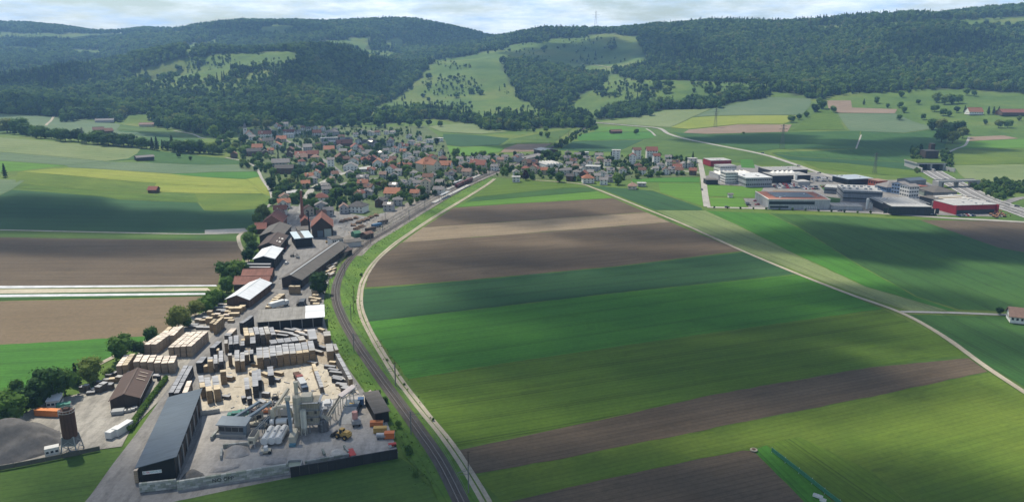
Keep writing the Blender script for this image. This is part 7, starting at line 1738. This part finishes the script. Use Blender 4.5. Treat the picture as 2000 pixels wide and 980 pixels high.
building('fire_station', 'orange-red canopy building between the showroom and the blue house', 'building', (1714, 366), (1732, 365), 14, 6, 1, 'x', 'flat', P_('orange_red', (.42, .10, .06), .7), R_PINK, .5, (1, 4, 1.6, 2))
building('long_grey_shed', 'long shed with blue-grey roof below the tunnel mouth', 'shed', (1776, 363.5), (1808, 361), 16, 5, 1.6, 'x', 'gable', M_MGREY, R_BLUEG, .5)
for k, (u, v, m) in enumerate([(1790, 372, P_('rust_red', (.30, .09, .06), .7)), (1800, 373, P_('rust_red', (.30, .09, .06), .7)), (1812, 373, M_DARKM), (1822, 374, M_DARKM)]): container('%s container in the row below the tunnel mouth, %s from the blue flats' % ('rust-red' if k < 2 else 'dark', ORD[k]), u, v, 9, 5, 5, m, 0.05)
building('grey_hip_hall', 'wide grey hall with folded roofs beside the motorway', 'hall', (1822, 387), (1868, 386), 26, 5, 4, 'x', 'hip', M_MGREY, R_DKG, 1)
building('green_grey_shed', 'low grey-green shed in front of the folded grey roofs', 'shed', (1804, 383), (1823, 383), 10, 4, 0, 'x', 'flat', P_('grey_green', (.25, .29, .25), .8), M_GROOF, .3)
# tunnel mouth, ventilation house, bridge
x, y = G1(1818, 333); LM['the tunnel mouth'] = (x, y)
o = thing('tunnel_portal', 'concrete tunnel portal with two dark openings under a grassed roof', 'tunnel', x, y, -.05)
mb = MB()
for a, b in ((-16, -14), (-1, 1), (14, 16)): mb.box(a, b, 0, 34, 0, 7)
mb.box(-17, 17, 0, 34, 7, 8.4); mb.build('wall', M_CONCW, o)
for s in (-1, 1): piece('opening', INK['black'], o, s * 7.5, 9, 3.5, 12.8, .2, 7)
piece('grass_roof', field_mat('mown', .3), o, 0, 17, 8.7, 33, 33, .5)
mb = MB(); mb.prism([(15.5, -1), (16.5, -1), (20, -16), (19, -16)], 0, 4.5); mb.prism([(-16.5, -1), (-15.5, -1), (-17, -16), (-18, -16)], 0, 4.5); mb.build('wing_wall', M_CONCW, o)
mb = MB(); mb.box(-1, 1, -9, 0, 0, 2.2); mb.build('dividing_wall', M_CONCW, o)
building('vent_house', 'dark lattice-clad ventilation house with tower above the tunnel mouth', 'ventilation house', (1807, 310), (1832, 309.5), 14, 9, 0, 'x', 'flat', M_WOODD, M_DARKM, .2)
building('vent_tower', 'dark tower rising behind the lattice-clad ventilation house', 'tower', (1816, 306), (1824, 306), 8, 16, 0, 'x', 'flat', M_WOODD, M_DARKM, .2)
a, b = np.array(G1(1826, 366)), np.array(G1(1907, 364)); d_ = b - a; L_ = float(np.linalg.norm(d_)); m_ = (a + b) / 2
o = thing('road_bridge', 'flat concrete road bridge crossing the motorway cutting', 'bridge', float(m_[0]), float(m_[1]), math.atan2(d_[1], d_[0]))
piece('deck', M_CONCW, o, 0, 0, 5.8, L_, 9, 1.0)
for s in (-1, 1): piece('parapet', M_CONCW, o, 0, s * 4.3, 6.7, L_, .3, .9)
for k in (-.35, 0, .35): piece('pier', M_CONCW, o, k * L_, 0, 2.6, 1.0, 6, 5.4)
for s in (-1, 1): piece('abutment', M_CONCW, o, s * (L_ / 2 - 2), 0, 2.6, 4, 9.4, 5.4)
M_EXC = P_('digger_paint', (.42, .20, .11), .6)
for k in range(6):
    u, v = [(1936, 421), (1942, 424), (1950, 422), (1957, 420), (1962, 424), (1946, 426)][k]; x, y = G1(u, v)
    o = thing('excavator', 'orange excavator with folded boom parked beside the bright red store, %s from it' % ORD[k], 'excavator', x, y, R.uniform(0, 6), 'excavators beside the red store'); o.scale = (.75, .75, .75)
    for s in (-1, 1): piece('track', M_DARKM, o, 0, s * 1.0, .45, 3.6, .6, .9)
    piece('body', M_EXC, o, -.4, 0, 1.6, 3, 2.4, 1.2); piece('cab', M_GLASS, o, .5, .7, 2.6, 1.3, 1.0, 1.2)
    mb = MB(); mb.bar((.8, -.4, 1.8), (3.2, -.4, 5.0), .45); mb.bar((3.2, -.4, 5.0), (5.2, -.4, 2.4), .35); mb.build('boom', M_EXC, o)
    mb = MB(); mb.box(4.8, 5.8, -.9, .1, 1.5, 2.5); mb.build('bucket', M_DARKM, o)
# cars
def car_meshes():
    mb = MB(); pr = [(-2.15, .35), (2.15, .35), (2.2, .75), (1.1, .92), (-2.1, .95)]
    vs = [(x, s * .88, z) for s in (-1, 1) for x, z in pr]
    mb.add(vs, [(0, 1, 2, 3, 4), (9, 8, 7, 6, 5)] + [(i, i + 5, (i + 1) % 5 + 5, (i + 1) % 5) for i in range(5)])
    mb.add([(-1.5, -.6, 1.42), (.2, -.6, 1.42), (.2, .6, 1.42), (-1.5, .6, 1.42), (-1.5, -.6, 1.47), (.2, -.6, 1.47), (.2, .6, 1.47), (-1.5, .6, 1.47)], [(3, 2, 1, 0), (4, 5, 6, 7), (0, 1, 5, 4), (1, 2, 6, 5), (2, 3, 7, 6), (3, 0, 4, 7)])
    g = MB(); g.add([(-2.0, -.82, .95), (1.0, -.82, .93), (1.0, .82, .93), (-2.0, .82, .95), (-1.5, -.62, 1.42), (.2, -.62, 1.42), (.2, .62, 1.42), (-1.5, .62, 1.42)], [(4, 5, 6, 7), (0, 1, 5, 4), (1, 2, 6, 5), (2, 3, 7, 6), (3, 0, 4, 7)])
    w = MB(); w.bar((0, -.12, .33), (0, .12, .33), .66, .66, 0, 9)
    return mb, g, w
cb_, cg_, cw_ = car_meshes()
CARC = {'white': (.72, .72, .72), 'silver': (.38, .39, .40), 'black': (.02, .02, .022), 'grey': (.14, .145, .15), 'blue': (.04, .08, .2), 'red': (.38, .03, .03)}
CARM = {k: cb_.mesh('body', plain('car_paint_' + k, v, .25, .04)) for k, v in CARC.items()}
GLM, WHM = cg_.mesh('windows', M_GLASS), cw_.mesh('wheel', M_TYRE)
CARS = []
def car(x, y, rot):
    k = R.choice(['white', 'white', 'silver', 'silver', 'black', 'grey', 'grey', 'blue', 'red'])
    o = link('car', None, None, (x, y, gz(x, y)), rot + R.choice((0, math.pi))); o['category'] = 'car'
    link('body', CARM[k], o); link('windows', GLM, o)
    for a in (-1.35, 1.35):
        for b in (-.8, .8): link('wheel', WHM, o, (a, b, 0))
    CARS.append((o, x, y, k + ' parked car'))
def car_row(p, q, n, rot, fill=.85):
    a, b = np.array(G1(*p)), np.array(G1(*q))
    for i in range(n):
        if R.random() < fill: c = a + (b - a) * (i / max(1, n - 1)); car(float(c[0]), float(c[1]), rot + R.uniform(-.05, .05))
H_ = math.pi / 2
car_row((1512, 361.5), (1552, 361), 15, H_); car_row((1512, 365), (1556, 364.5), 15, H_); car_row((1516, 368.5), (1572, 368), 18, H_); car_row((1560, 366), (1594, 366), 11, H_); car_row((1566, 370), (1598, 370.5), 10, H_)
car_row((1586, 348), (1618, 349), 10, H_); car_row((1586, 351.5), (1622, 352.5), 11, H_); car_row((1588, 355), (1624, 356), 11, H_)
car_row((1458, 394), (1462, 402), 3, 0); car_row((1476, 394), (1479, 401), 3, 0); car_row((1652, 364.5), (1664, 364), 4, H_)
car_row((1818, 418), (1824, 422), 3, .2); car_row((1872, 422.5), (1905, 422), 9, H_, .7)
car_row((557, 470), (552, 492), 6, .2); car_row((550, 494), (545, 506), 4, .2); car_row((563, 440), (558, 452), 4, .2, .7); car_row((660, 369), (697, 368), 13, H_, .8); car_row((640, 430), (600, 428), 0 or 2, 0)
for u, v, r in [(1371, 372, 1.5), (1489, 300, -.6), (1560, 325, -.6), (1600, 339, -.6), (1608, 366, 0), (612, 369, .9), (655, 345, .5), (1845, 352, -.7), (1850, 356, -.7), (1930, 396, -.5), (1986, 404, -.4), (1420, 406, 0), (1640, 413, 0), (640, 388, 1), (750, 404, .5), (885, 340, .1), (940, 336, .2), (560, 516, 1.5)]: x, y = G1(u, v); car(x, y, r)
CLM = dict(LM); CLM.update({'the blue-black factory': G1(1545, 362), 'the car park corner': G1(1590, 368), 'the dark showroom': G1(1675, 364), 'the grass lots': G1(1455, 398), 'the halls row': G1(552, 490), 'the garden car park': G1(680, 369), 'the lower works road': G1(1560, 410)})
nearest_labels(CARS, CLM, 'cars parked around the works and the village')

# ------------------------------------------------------------------ farms and field huts
def farm(label, FL, FR, D, e, r, w, rf, nm='barn', **k): return building(nm, label, nm.replace('_', ' '), FL, FR, D, e, r, k.get('axis', 'x'), 'gable', w, rf, .8, k.get('win'))
farm('farmhouse with bright orange roof and white gable on the pasture', (1893, 226), (1920, 225), 18, 5, 7, M_WHITE, R_ORANGE, 'farmhouse', win=(1, 6, 1.4, 1.4))
farm('long barn with pinkish red roof at the end of the pasture', (1957, 228), (2020, 227), 26, 5, 5, M_WOODB, R_RED)
farm('dark red field barn below the upper hedge, the longer of the pair', (182, 260), (204, 260.5), 16, 5, 4, M_WOODB, R_BROWN); farm('dark red field barn below the upper hedge, the shorter of the pair', (206, 261), (222, 261), 14, 4, 4, M_WOODB, R_BROWN)
farm('open grey field barn with dark bays on the slope below the hedge', (268, 314.5), (302, 314), 12, 4, 1.6, M_DARKM, R_GREY)
farm('small red-roofed hut on the edge of the yellow strip', (289, 377), (305, 377.5), 8, 3, 2.6, M_WOODB, R_RED, 'field_hut')
farm('grey farm roofs at the foot of the wooded hill, the closer one', (272, 248), (300, 248), 14, 4, 3, M_CREAM, R_PINK, 'farmhouse'); farm('long grey barn at the foot of the wooded hill', (186, 240), (222, 240), 14, 4, 3, M_GREYW, R_GREY); farm('low barn in the hill-foot clearing', (398, 256), (422, 255), 14, 4, 3, M_WOODB, R_DARK)
farm('brown hut with white doors in the green strips', (1194, 262), (1215, 261), 9, 4, 2.4, M_WOODB, R_BROWN, 'field_hut'); farm('white farmhouse with orange roof at the end of the field path', (1972, 631), (2000, 634), 9, 3.6, 3.2, M_WHITE, R_PINK, 'farmhouse', win=(1, 3, 1.0, 1.2))
farm('white shed in the meadow beside the works road', (1423, 386.5), (1431, 386.5), 4, 3, .8, M_WHITE, R_GREY, 'shed'); farm('pale hut high on the plateau meadow', (52, 62), (74, 62), 14, 5, 4, M_WHITE, R_GREY, 'barn')

# ------------------------------------------------------------------ railway
M_RAIL = plain('rail_steel', (.20, .185, .17), .4, .1, 1, .5); M_SLP = plain('sleeper_wood', (.13, .11, .095), .9, .2)
M_POLE = plain('mast_steel', (.16, .165, .16), .7, .1)
ribbon('railway_ground', rail_c, 5.0, M_BALL, 0.30)
st_c = curve_pts([(690, 500), (716, 476), (766, 446), (830, 407), (900, 367), (962, 339), (1010, 320)], 5.0)
ribbon('railway_ground', st_c, 30, ground_mat('station_ballast', (.15, .135, .12), (.23, .21, .185), 1.2), 0.29, 9.0)
def track(c, off, label, zl=.36, sl=True):
    n = normals2(c); c = c + n * off; o = thing('railway_track', label, 'railway track', float(c[0][0]), float(c[0][1]), z=0.0)
    for s in (-.75, .75):
        mb = MB(); q = c + n * s - c[0]; w = n * .09
        L = [(float(a[0]), float(a[1]), float(H(a[0] + c[0][0], a[1] + c[0][1])) + zl + .12 * float(smooth(540, 800, a[1] + c[0][1])) + .4 * float(smooth(1000, 1600, a[1] + c[0][1]))) for a in q]
        k = len(L); vs = [(a[0] - b[0], a[1] - b[1], a[2]) for a, b in zip(L, w)] + [(a[0] + b[0], a[1] + b[1], a[2]) for a, b in zip(L, w)] + [(a[0] + b[0], a[1] + b[1], a[2] + .17) for a, b in zip(L, w)] + [(a[0] - b[0], a[1] - b[1], a[2] + .17) for a, b in zip(L, w)]
        mb.add(vs, [(r * k + i, r * k + i + 1, ((r + 1) % 4) * k + i + 1, ((r + 1) % 4) * k + i) for r in range(4) for i in range(k - 1)]); mb.build('rail', M_RAIL, o)
    if sl:
        mb = MB(); d = np.r_[0, np.cumsum(np.linalg.norm(np.diff(c, axis=0), axis=1))]; T = np.arange(0, min(d[-1], 620), .75)
        X, Y = np.interp(T, d, c[:, 0]), np.interp(T, d, c[:, 1]); NX, NY = np.interp(T, d, n[:, 0]), np.interp(T, d, n[:, 1])
        for a, b, e, f_ in zip(X, Y, NX, NY): mb.box(-1.25, 1.25, -.13, .13, zl - .05, zl + .04, 0); 
        b0 = 0
        for i, (a, b, e, f_) in enumerate(zip(X, Y, NX, NY)):
            for k in range(8):
                vx, vy, vz = mb.v[i * 8 + k]; mb.v[i * 8 + k] = (float(a - c[0][0] + vx * e - vy * f_), float(b - c[0][1] + vx * f_ + vy * e), vz)
        stuff(mb.build('sleepers', M_SLP, o))
    return o
track(rail_c, 0, 'single railway track curving past the plant and the timber yard into the village')
for i_, of_ in enumerate((4.6, 9.2, 13.8)): track(st_c, of_, 'station siding running beside the main track, %s from the fields' % ORD[i_], sl=False)
dd_ = np.r_[0, np.cumsum(np.linalg.norm(np.diff(rail_c, axis=0), axis=1))]; nn_ = normals2(rail_c); k_ = 0
pm = MB(); pm.box(-.14, .14, -.14, .14, -.4, 8.6); pm = pm.mesh('pole', M_POLE); am = MB(); am.bar((0, 0, 7.4), (3.4, 0, 7.0), .12); am.bar((0, 0, 8.4), (3.2, 0, 7.1), .07); am.bar((0, 0, 6.0), (3.2, 0, 6.4), .09); am.cyl(0, 0, 6.8, 7.2, .2, None, 6); am = am.mesh('bracket_arm', M_POLE)
for T in np.arange(12, 1500, 42.0):
    x, y, a, b = (float(np.interp(T, dd_, q)) for q in (rail_c[:, 0], rail_c[:, 1], nn_[:, 0], nn_[:, 1])); s = 1 if k_ % 2 else -1
    if 380 < T < 900: s = 1
    of_ = 3.4 if not 430 < T < 880 else 17
    px_, py_ = x + a * of_ * s, y + b * of_ * s
    o = thing('catenary_mast', 'steel overhead line mast %s the single track, %s counting up from the plant' % ('left of' if s > 0 else 'right of', ordn(k_)), 'mast', px_, py_, math.atan2(-b * s, -a * s), 'overhead line masts'); link('pole', pm, o); link('bracket_arm', am, o)
    if of_ > 10:
        o = thing('catenary_mast', 'steel overhead line mast on the field side of the station tracks, %s counting up' % ordn(k_), 'mast', x - a * 3.4, y - b * 3.4, math.atan2(b, a), 'overhead line masts'); link('pole', pm, o); link('bracket_arm', am, o)
    k_ += 1
for zz, nm, lb in ((6.4, 'contact_wire', 'contact wire hanging over the single railway track'), (7.5, 'carrying_wire', 'carrying wire strung above the contact wire of the track')):
    mb = MB(); q = [(float(a), float(b), float(H(a, b)) + zz) for a, b in rail_c[:240:4]]
    for a, b in zip(q[:-1], q[1:]): mb.bar(a, b, .05)
    tag(mb.build(nm, M_POLE), lb, 'wire')
for k_, (u, v, h) in enumerate([(773, 752, 9.5), (691, 612, 9), (915, 940, 10), (692, 592, 9)]):
    x, y = G1(u, v); o = thing('wooden_pole', 'dark wooden pole beside the dirt path, %s in height order' % ORD[k_], 'pole', x, y, 0, 'poles along the dirt path'); mb = MB(); mb.cyl(0, 0, -.4, h, .17, .12, 7); mb.build('pole', M_BARK, o); mb = MB(); mb.bar((-.7, 0, h - .4), (.7, 0, h - .4), .12); mb.build('crossarm', M_BARK, o)
# train, platforms, goods wagons
def wagon(root, x, y, rot, L, m, nm='carriage', h=3.7):
    o = link(nm, None, root, (x, y, 0), rot); bpy.data.objects.remove(o)
    mb = MB(); mb.box(-L / 2, L / 2, -1.4, 1.4, 1.0, h); mb.box(-L / 2 + .3, L / 2 - .3, -1.15, 1.15, h, h + .25); o = mb.build(nm, m, root, (x, y, 0), rot)
    mb = MB(); mb.box(-L / 2 + 1, L / 2 - 1, -1.43, 1.43, 2.1, 2.9); mb.build('window_band', M_GLASS, o)
    mb = MB(); [mb.box(a - 1.4, a + 1.4, -1.1, 1.1, .35, 1.0) for a in (-L * .33, L * .33)]; mb.build('bogie', M_DARKM, o)
p0, p1 = np.array(G1(891, 368)), np.array(G1(922, 354)); a_ = math.atan2(*(p1 - p0)[::-1]); n3 = np.linalg.norm(p1 - p0) / 3
o = thing('train', 'dark red passenger train standing at the station platform', 'train', float(p0[0]), float(p0[1]), a_)
for k in range(3): wagon(o, n3 * (k + .5), 0, 0, n3 - .8, P_('train_red', (.12, .028, .032), .5))
for lb, p, q, w in (('long pale station platform between the tracks', (846, 398), (915, 363), 4), ('second station platform beside the station house', (872, 372), (940, 342), 4)):
    a, b = np.array(G1(*p)), np.array(G1(*q)); d = b - a; L_ = float(np.linalg.norm(d)); o = thing('platform', lb, 'platform', float(a[0]), float(a[1]), math.atan2(d[1], d[0]))
    piece('slab', M_CONCW, o, L_ / 2, 0, .4, L_, w, .8); piece('canopy', M_STEEL, o, L_ * .3, 0, 4.2, 22, w * .8, .2)
    for k in range(4): piece('post', M_STEEL, o, L_ * .3 - 9 + k * 6, 0, 2.4, .25, .25, 3.6)
for k, (u, v, m) in enumerate([(724, 452, M_WOODD), (736, 444, P_('wagon_blue', (.05, .13, .24), .6)), (748, 438, M_WOODD)]):
    x, y = G1(u, v); o = thing('goods_wagon', '%s goods wagon on the siding by the log piles, %s from the green shelter' % ('blue' if k == 1 else 'brown', ORD[k]), 'wagon', x, y, .9, 'goods wagons on the siding')
    piece('body', m, o, 0, 0, 1.9, 9, 2.6, 1.8); piece('chassis', M_DARKM, o, 0, 0, .85, 9.4, 2.0, .3)
    for s in (-3, 3): mb = MB(); mb.bar((s, -.9, .45), (s, .9, .45), .9, .9, 0, 9); mb.build('wheelset', M_DARKM, o)
# pylons
def pylon(label, u, v, vt):
    p = ground([u], [v])[0]; x, y = float(p[0]), float(p[1]); h = (v - vt) * math.hypot(y, CAMH - p[2]) / FPX; o = thing('power_pylon', label, 'pylon', x, y, .15, 'power pylons across the valley'); w = h * .075
    for sx_ in (-1, 1):
        for sy_ in (-1, 1): mb = MB(); mb.bar((sx_ * w, sy_ * w, -.5), (sx_ * w * .16, sy_ * w * .16, h), .22); mb.build('leg', M_POLE, o)
    mb = MB(); n = 9
    for i in range(n):
        z0, z1 = h * i / n, h * (i + 1) / n; k0, k1 = w * (1 - .84 * i / n), w * (1 - .84 * (i + 1) / n)
        for a, b in (((-1, -1), (1, -1)), ((1, -1), (1, 1)), ((1, 1), (-1, 1)), ((-1, 1), (-1, -1))): mb.bar((a[0] * k0, a[1] * k0, z0), (b[0] * k1, b[1] * k1, z1), .1); mb.bar((b[0] * k0, b[1] * k0, z0), (a[0] * k1, a[1] * k1, z1), .1)
    mb.build('bracing', M_POLE, o)
    for f_, q in ((.68, .15), (.80, .19), (.92, .13)): mb = MB(); mb.bar((-h * q, 0, h * f_), (h * q, 0, h * f_), .35); mb.bar((-h * q, 0, h * f_), (0, 0, h * (f_ + .05)), .18); mb.bar((h * q, 0, h * f_), (0, 0, h * (f_ + .05)), .18); mb.build('crossarm', M_POLE, o)
pylon('lattice pylon standing in the yellow field beyond the village', 1397, 249, 213); pylon('lattice pylon in the dark green field above the works', 1527, 291, 244); pylon('lattice pylon in the pale strip near the tunnel mouth', 1708, 339, 299); pylon('lattice pylon standing on the skyline above the shaded pasture', 1163, 62, 25); pylon('reddish lattice pylon at the lower edge of the ridge wood', 1326, 158, 130); pylon('slim pylon rising from the hedge along the hill crest', 163, 281, 250)
# odds and ends in the fields
c = curve_pts([(1507, 884), (1560, 925), (1610, 965), (1655, 1000)], 3.0); o = thing('crop_net', 'long green net screen running through the corner meadow', 'net', float(c[0][0]), float(c[0][1]))
mb = MB()
for a, b in zip(c[:-1], c[1:]): mb.bar((a[0] - c[0][0], a[1] - c[0][1], 1.0), (b[0] - c[0][0], b[1] - c[0][1], 1.0), .22, 1.3)
mb.build('net', P_('green_net', (.05, .19, .11), .8, .15, 1.5), o)
for a in c[::2]: piece('post', M_STEEL, o, float(a[0] - c[0][0]), float(a[1] - c[0][1]), .9, .12, .12, 2.2)
x, y = G1(1472, 880); o = thing('manhole', 'pale concrete manhole ring at the corner of the ploughed strip', 'manhole', x, y); mb = MB(); mb.cyl(0, 0, 0, .3, 1.25, 1.2, 18); mb.build('ring', M_DIRT, o); mb = MB(); mb.cyl(0, 0, .4, .5, .6, .6, 12); mb.build('lid', M_WOODB, o)
for k, (u, v) in enumerate([(1597, 972), (1607, 980)]):
    x, y = G1(u, v); o = thing('water_trough', 'white trough beside the green net, %s' % ('the longer one', 'the shorter one at the frame edge')[k], 'trough', x, y, -.7); L_ = (2.6, 1.6)[k]
    for s in (-1, 1): piece('side', M_TANK, o, 0, s * .5, .4, L_, .08, .7); piece('end', M_TANK, o, s * L_ / 2, 0, .4, .08, 1.1, .7)
    piece('bottom', M_TANK, o, 0, 0, .2, L_, 1.0, .3)
wall_run('road_viaduct', 'pale concrete viaduct line at the gorge mouth behind the village', 'viaduct', [(608, 217), (640, 219), (680, 218)], 4, 3, M_CONCW, 'span', 14)
for u in np.linspace(1395, 1700, 13): ptree('broad', u, np.interp(u, [1381, 1560, 1700], [406.5, 411.5, 417.5]), R.uniform(4, 6), 1.0, label='young street tree on the lower works road, %s from the crossroads' % ordn(int(round((u - 1395) / 25.4))), group='street trees of the works', name='street_tree')
# ------------------------------------------------------------------ rough grass tufts on the railway bank and stream verge
rgb_ = np.random.default_rng(21)
tb = MB(); nn2 = normals2(rail_c); sel = np.arange(4, 130)
P_b = []
for s, lo, hi in ((-1, 4, 13), (1, 3.5, 9)):
    i = rgb_.choice(sel, 2000); o_ = rgb_.uniform(lo, hi, 2000)
    q = rail_c[i] + nn2[i] * (o_ * s)[:, None] + rgb_.normal(0, 1.6, (2000, 2)); P_b.append(q)
P_b = np.vstack(P_b); ub, vb, _ = project(np.c_[P_b, np.zeros(len(P_b))])
pathc = curve_pts(PATHS[0][3], 6.0)
dp = np.min(np.hypot(P_b[:, None, 0] - pathc[None, :, 0], P_b[:, None, 1] - pathc[None, :, 1]), 1); dr = np.min(np.hypot(P_b[:, None, 0] - rail_c[None, :, 0], P_b[:, None, 1] - rail_c[None, :, 1]), 1)
YR = [(500, 500), (645, 500), (640, 560), (634, 610), (645, 655), (684, 720), (726, 778), (755, 800), (782, 885), (560, 940), (300, 1000), (200, 1000)]
CF = [(966, 354), (930, 384), (826, 444), (750, 500), (714, 561), (709, 602), (728, 645), (799, 741), (845, 812), (890, 873), (925, 925), (985, 982), (2000, 1000), (2000, 350)]
k = (dp > 2.8) & (dr > 3.4) & ~inside(YR, ub, vb) & ~inside(CF, ub, vb)
P_b = P_b[k]; n = len(P_b)
D_ = rgb_.normal(0, 1, (n, 3)); D_[:, 2] = 1.2 + np.abs(D_[:, 2]); D_ /= np.linalg.norm(D_, axis=1)[:, None]
leaf_quads(tb, np.c_[P_b, rgb_.uniform(.2, .45, n)], D_, .42, rgb_)
t = NT('rough_grass', .95); co = t.coords()
c = t.ramp(t.noise(co, .35, 4, .7), [(.3, (.05, .105, .015)), (.55, (.09, .16, .022)), (.75, (.16, .20, .05))])
stuff(tb.build('grass', t.out(c)))
# ------------------------------------------------------------------ air and the clouds that shade the valley
def volume(name, col, dens, aniso):
    m = bpy.data.materials.new(name); m.use_nodes = True; n = m.node_tree.nodes; n.clear()
    o = n.new('ShaderNodeOutputMaterial'); v = n.new('ShaderNodeVolumePrincipled')
    v.inputs['Color'].default_value = (*col, 1); v.inputs['Density'].default_value = dens; v.inputs['Anisotropy'].default_value = aniso
    m.node_tree.links.new(v.outputs[0], o.inputs['Volume']); return m
mb = MB()
mb.box(-4800, 4800, -1000, 5700, float(HM.min()) - 1.5, float(HM.max()) + 62)
hz = stuff(mb.build('haze', volume('haze_air', (0.34, 0.62, 1.0), 0.000115, 0.1)))
M_CLOUD = volume('cloud_vapour', (0.98, 0.98, 0.98), 0.026, 0.3)
M_VEIL = volume('thin_cloud_vapour', (0.98, 0.98, 0.98), 0.0135, 0.3)
def cloud(u, v, rx, ry, thick=150, alt=1500, turn=0.0, mat=None):
    g = ground([u], [v])[0]
    c = np.array(g) + np.array(SUN_DIR) * (alt / SUN_DIR.z)
    b = bmesh.new(); bmesh.ops.create_icosphere(b, subdivisions=4, radius=1.0)
    V = np.array([q.co[:] for q in b.verts]); ph = R.uniform(0, 9)
    k = 1 + 0.20 * np.sin(V[:, 0] * 4.1 + ph) * np.cos(V[:, 1] * 3.3 + ph * 2) + 0.12 * np.sin(V[:, 0] * 9 + V[:, 1] * 7 + ph) + 0.06 * np.sin(V[:, 1] * 17 - V[:, 0] * 13 + ph)
    V = V * k[:, None] * [rx, ry, thick / 2]; V[:, 2] = np.where(V[:, 2] < 0, V[:, 2] * 0.4, V[:, 2])
    for q, p in zip(b.verts, V): q.co = p
    me = bpy.data.meshes.new('cloud'); b.to_mesh(me); b.free(); me.materials.append(mat or M_CLOUD)
    stuff(link('cloud', me, None, tuple(c), turn))
# thick cumulus over the slopes and the far side of the valley
for q in [(240, 428, 200, 44), (40, 400, 90, 40), (150, 476, 150, 14), (1680, 470, 100, 55), (1950, 480, 70, 60), (1720, 575, 60, 18),
    (680, 150, 150, 320), (560, 232, 150, 60), (480, 262, 180, 90), (60, 215, 170, 110), (1130, 112, 260, 230), (1300, 98, 100, 260), (180, 80, 320, 260), (520, 62, 300, 200), (880, 78, 300, 300), (60, 150, 180, 160), (1750, 285, 140, 90), (1440, 272, 120, 60),
    (1860, 90, 160, 120), (1060, 285, 90, 40), (700, 285, 90, 40), (1600, 395, 60, 30)]: cloud(*q)
# thin veils over the near fields
for q in [(1230, 640, 120, 52), (1180, 720, 110, 40), (1420, 600, 90, 34), (1500, 720, 70, 26), (1060, 590, 60, 22), (1150, 500, 130, 26), (900, 520, 60, 20), (1300, 455, 90, 22), (1000, 420, 80, 26), (1250, 560, 120, 22),
    (640, 866, 40, 26), (540, 960, 80, 18), (760, 930, 44, 26), (1150, 950, 110, 24), (1450, 950, 90, 26), (1720, 965, 60, 18), (150, 930, 30, 14), (980, 850, 50, 16), (1800, 650, 50, 18)]: cloud(*q, mat=M_VEIL)
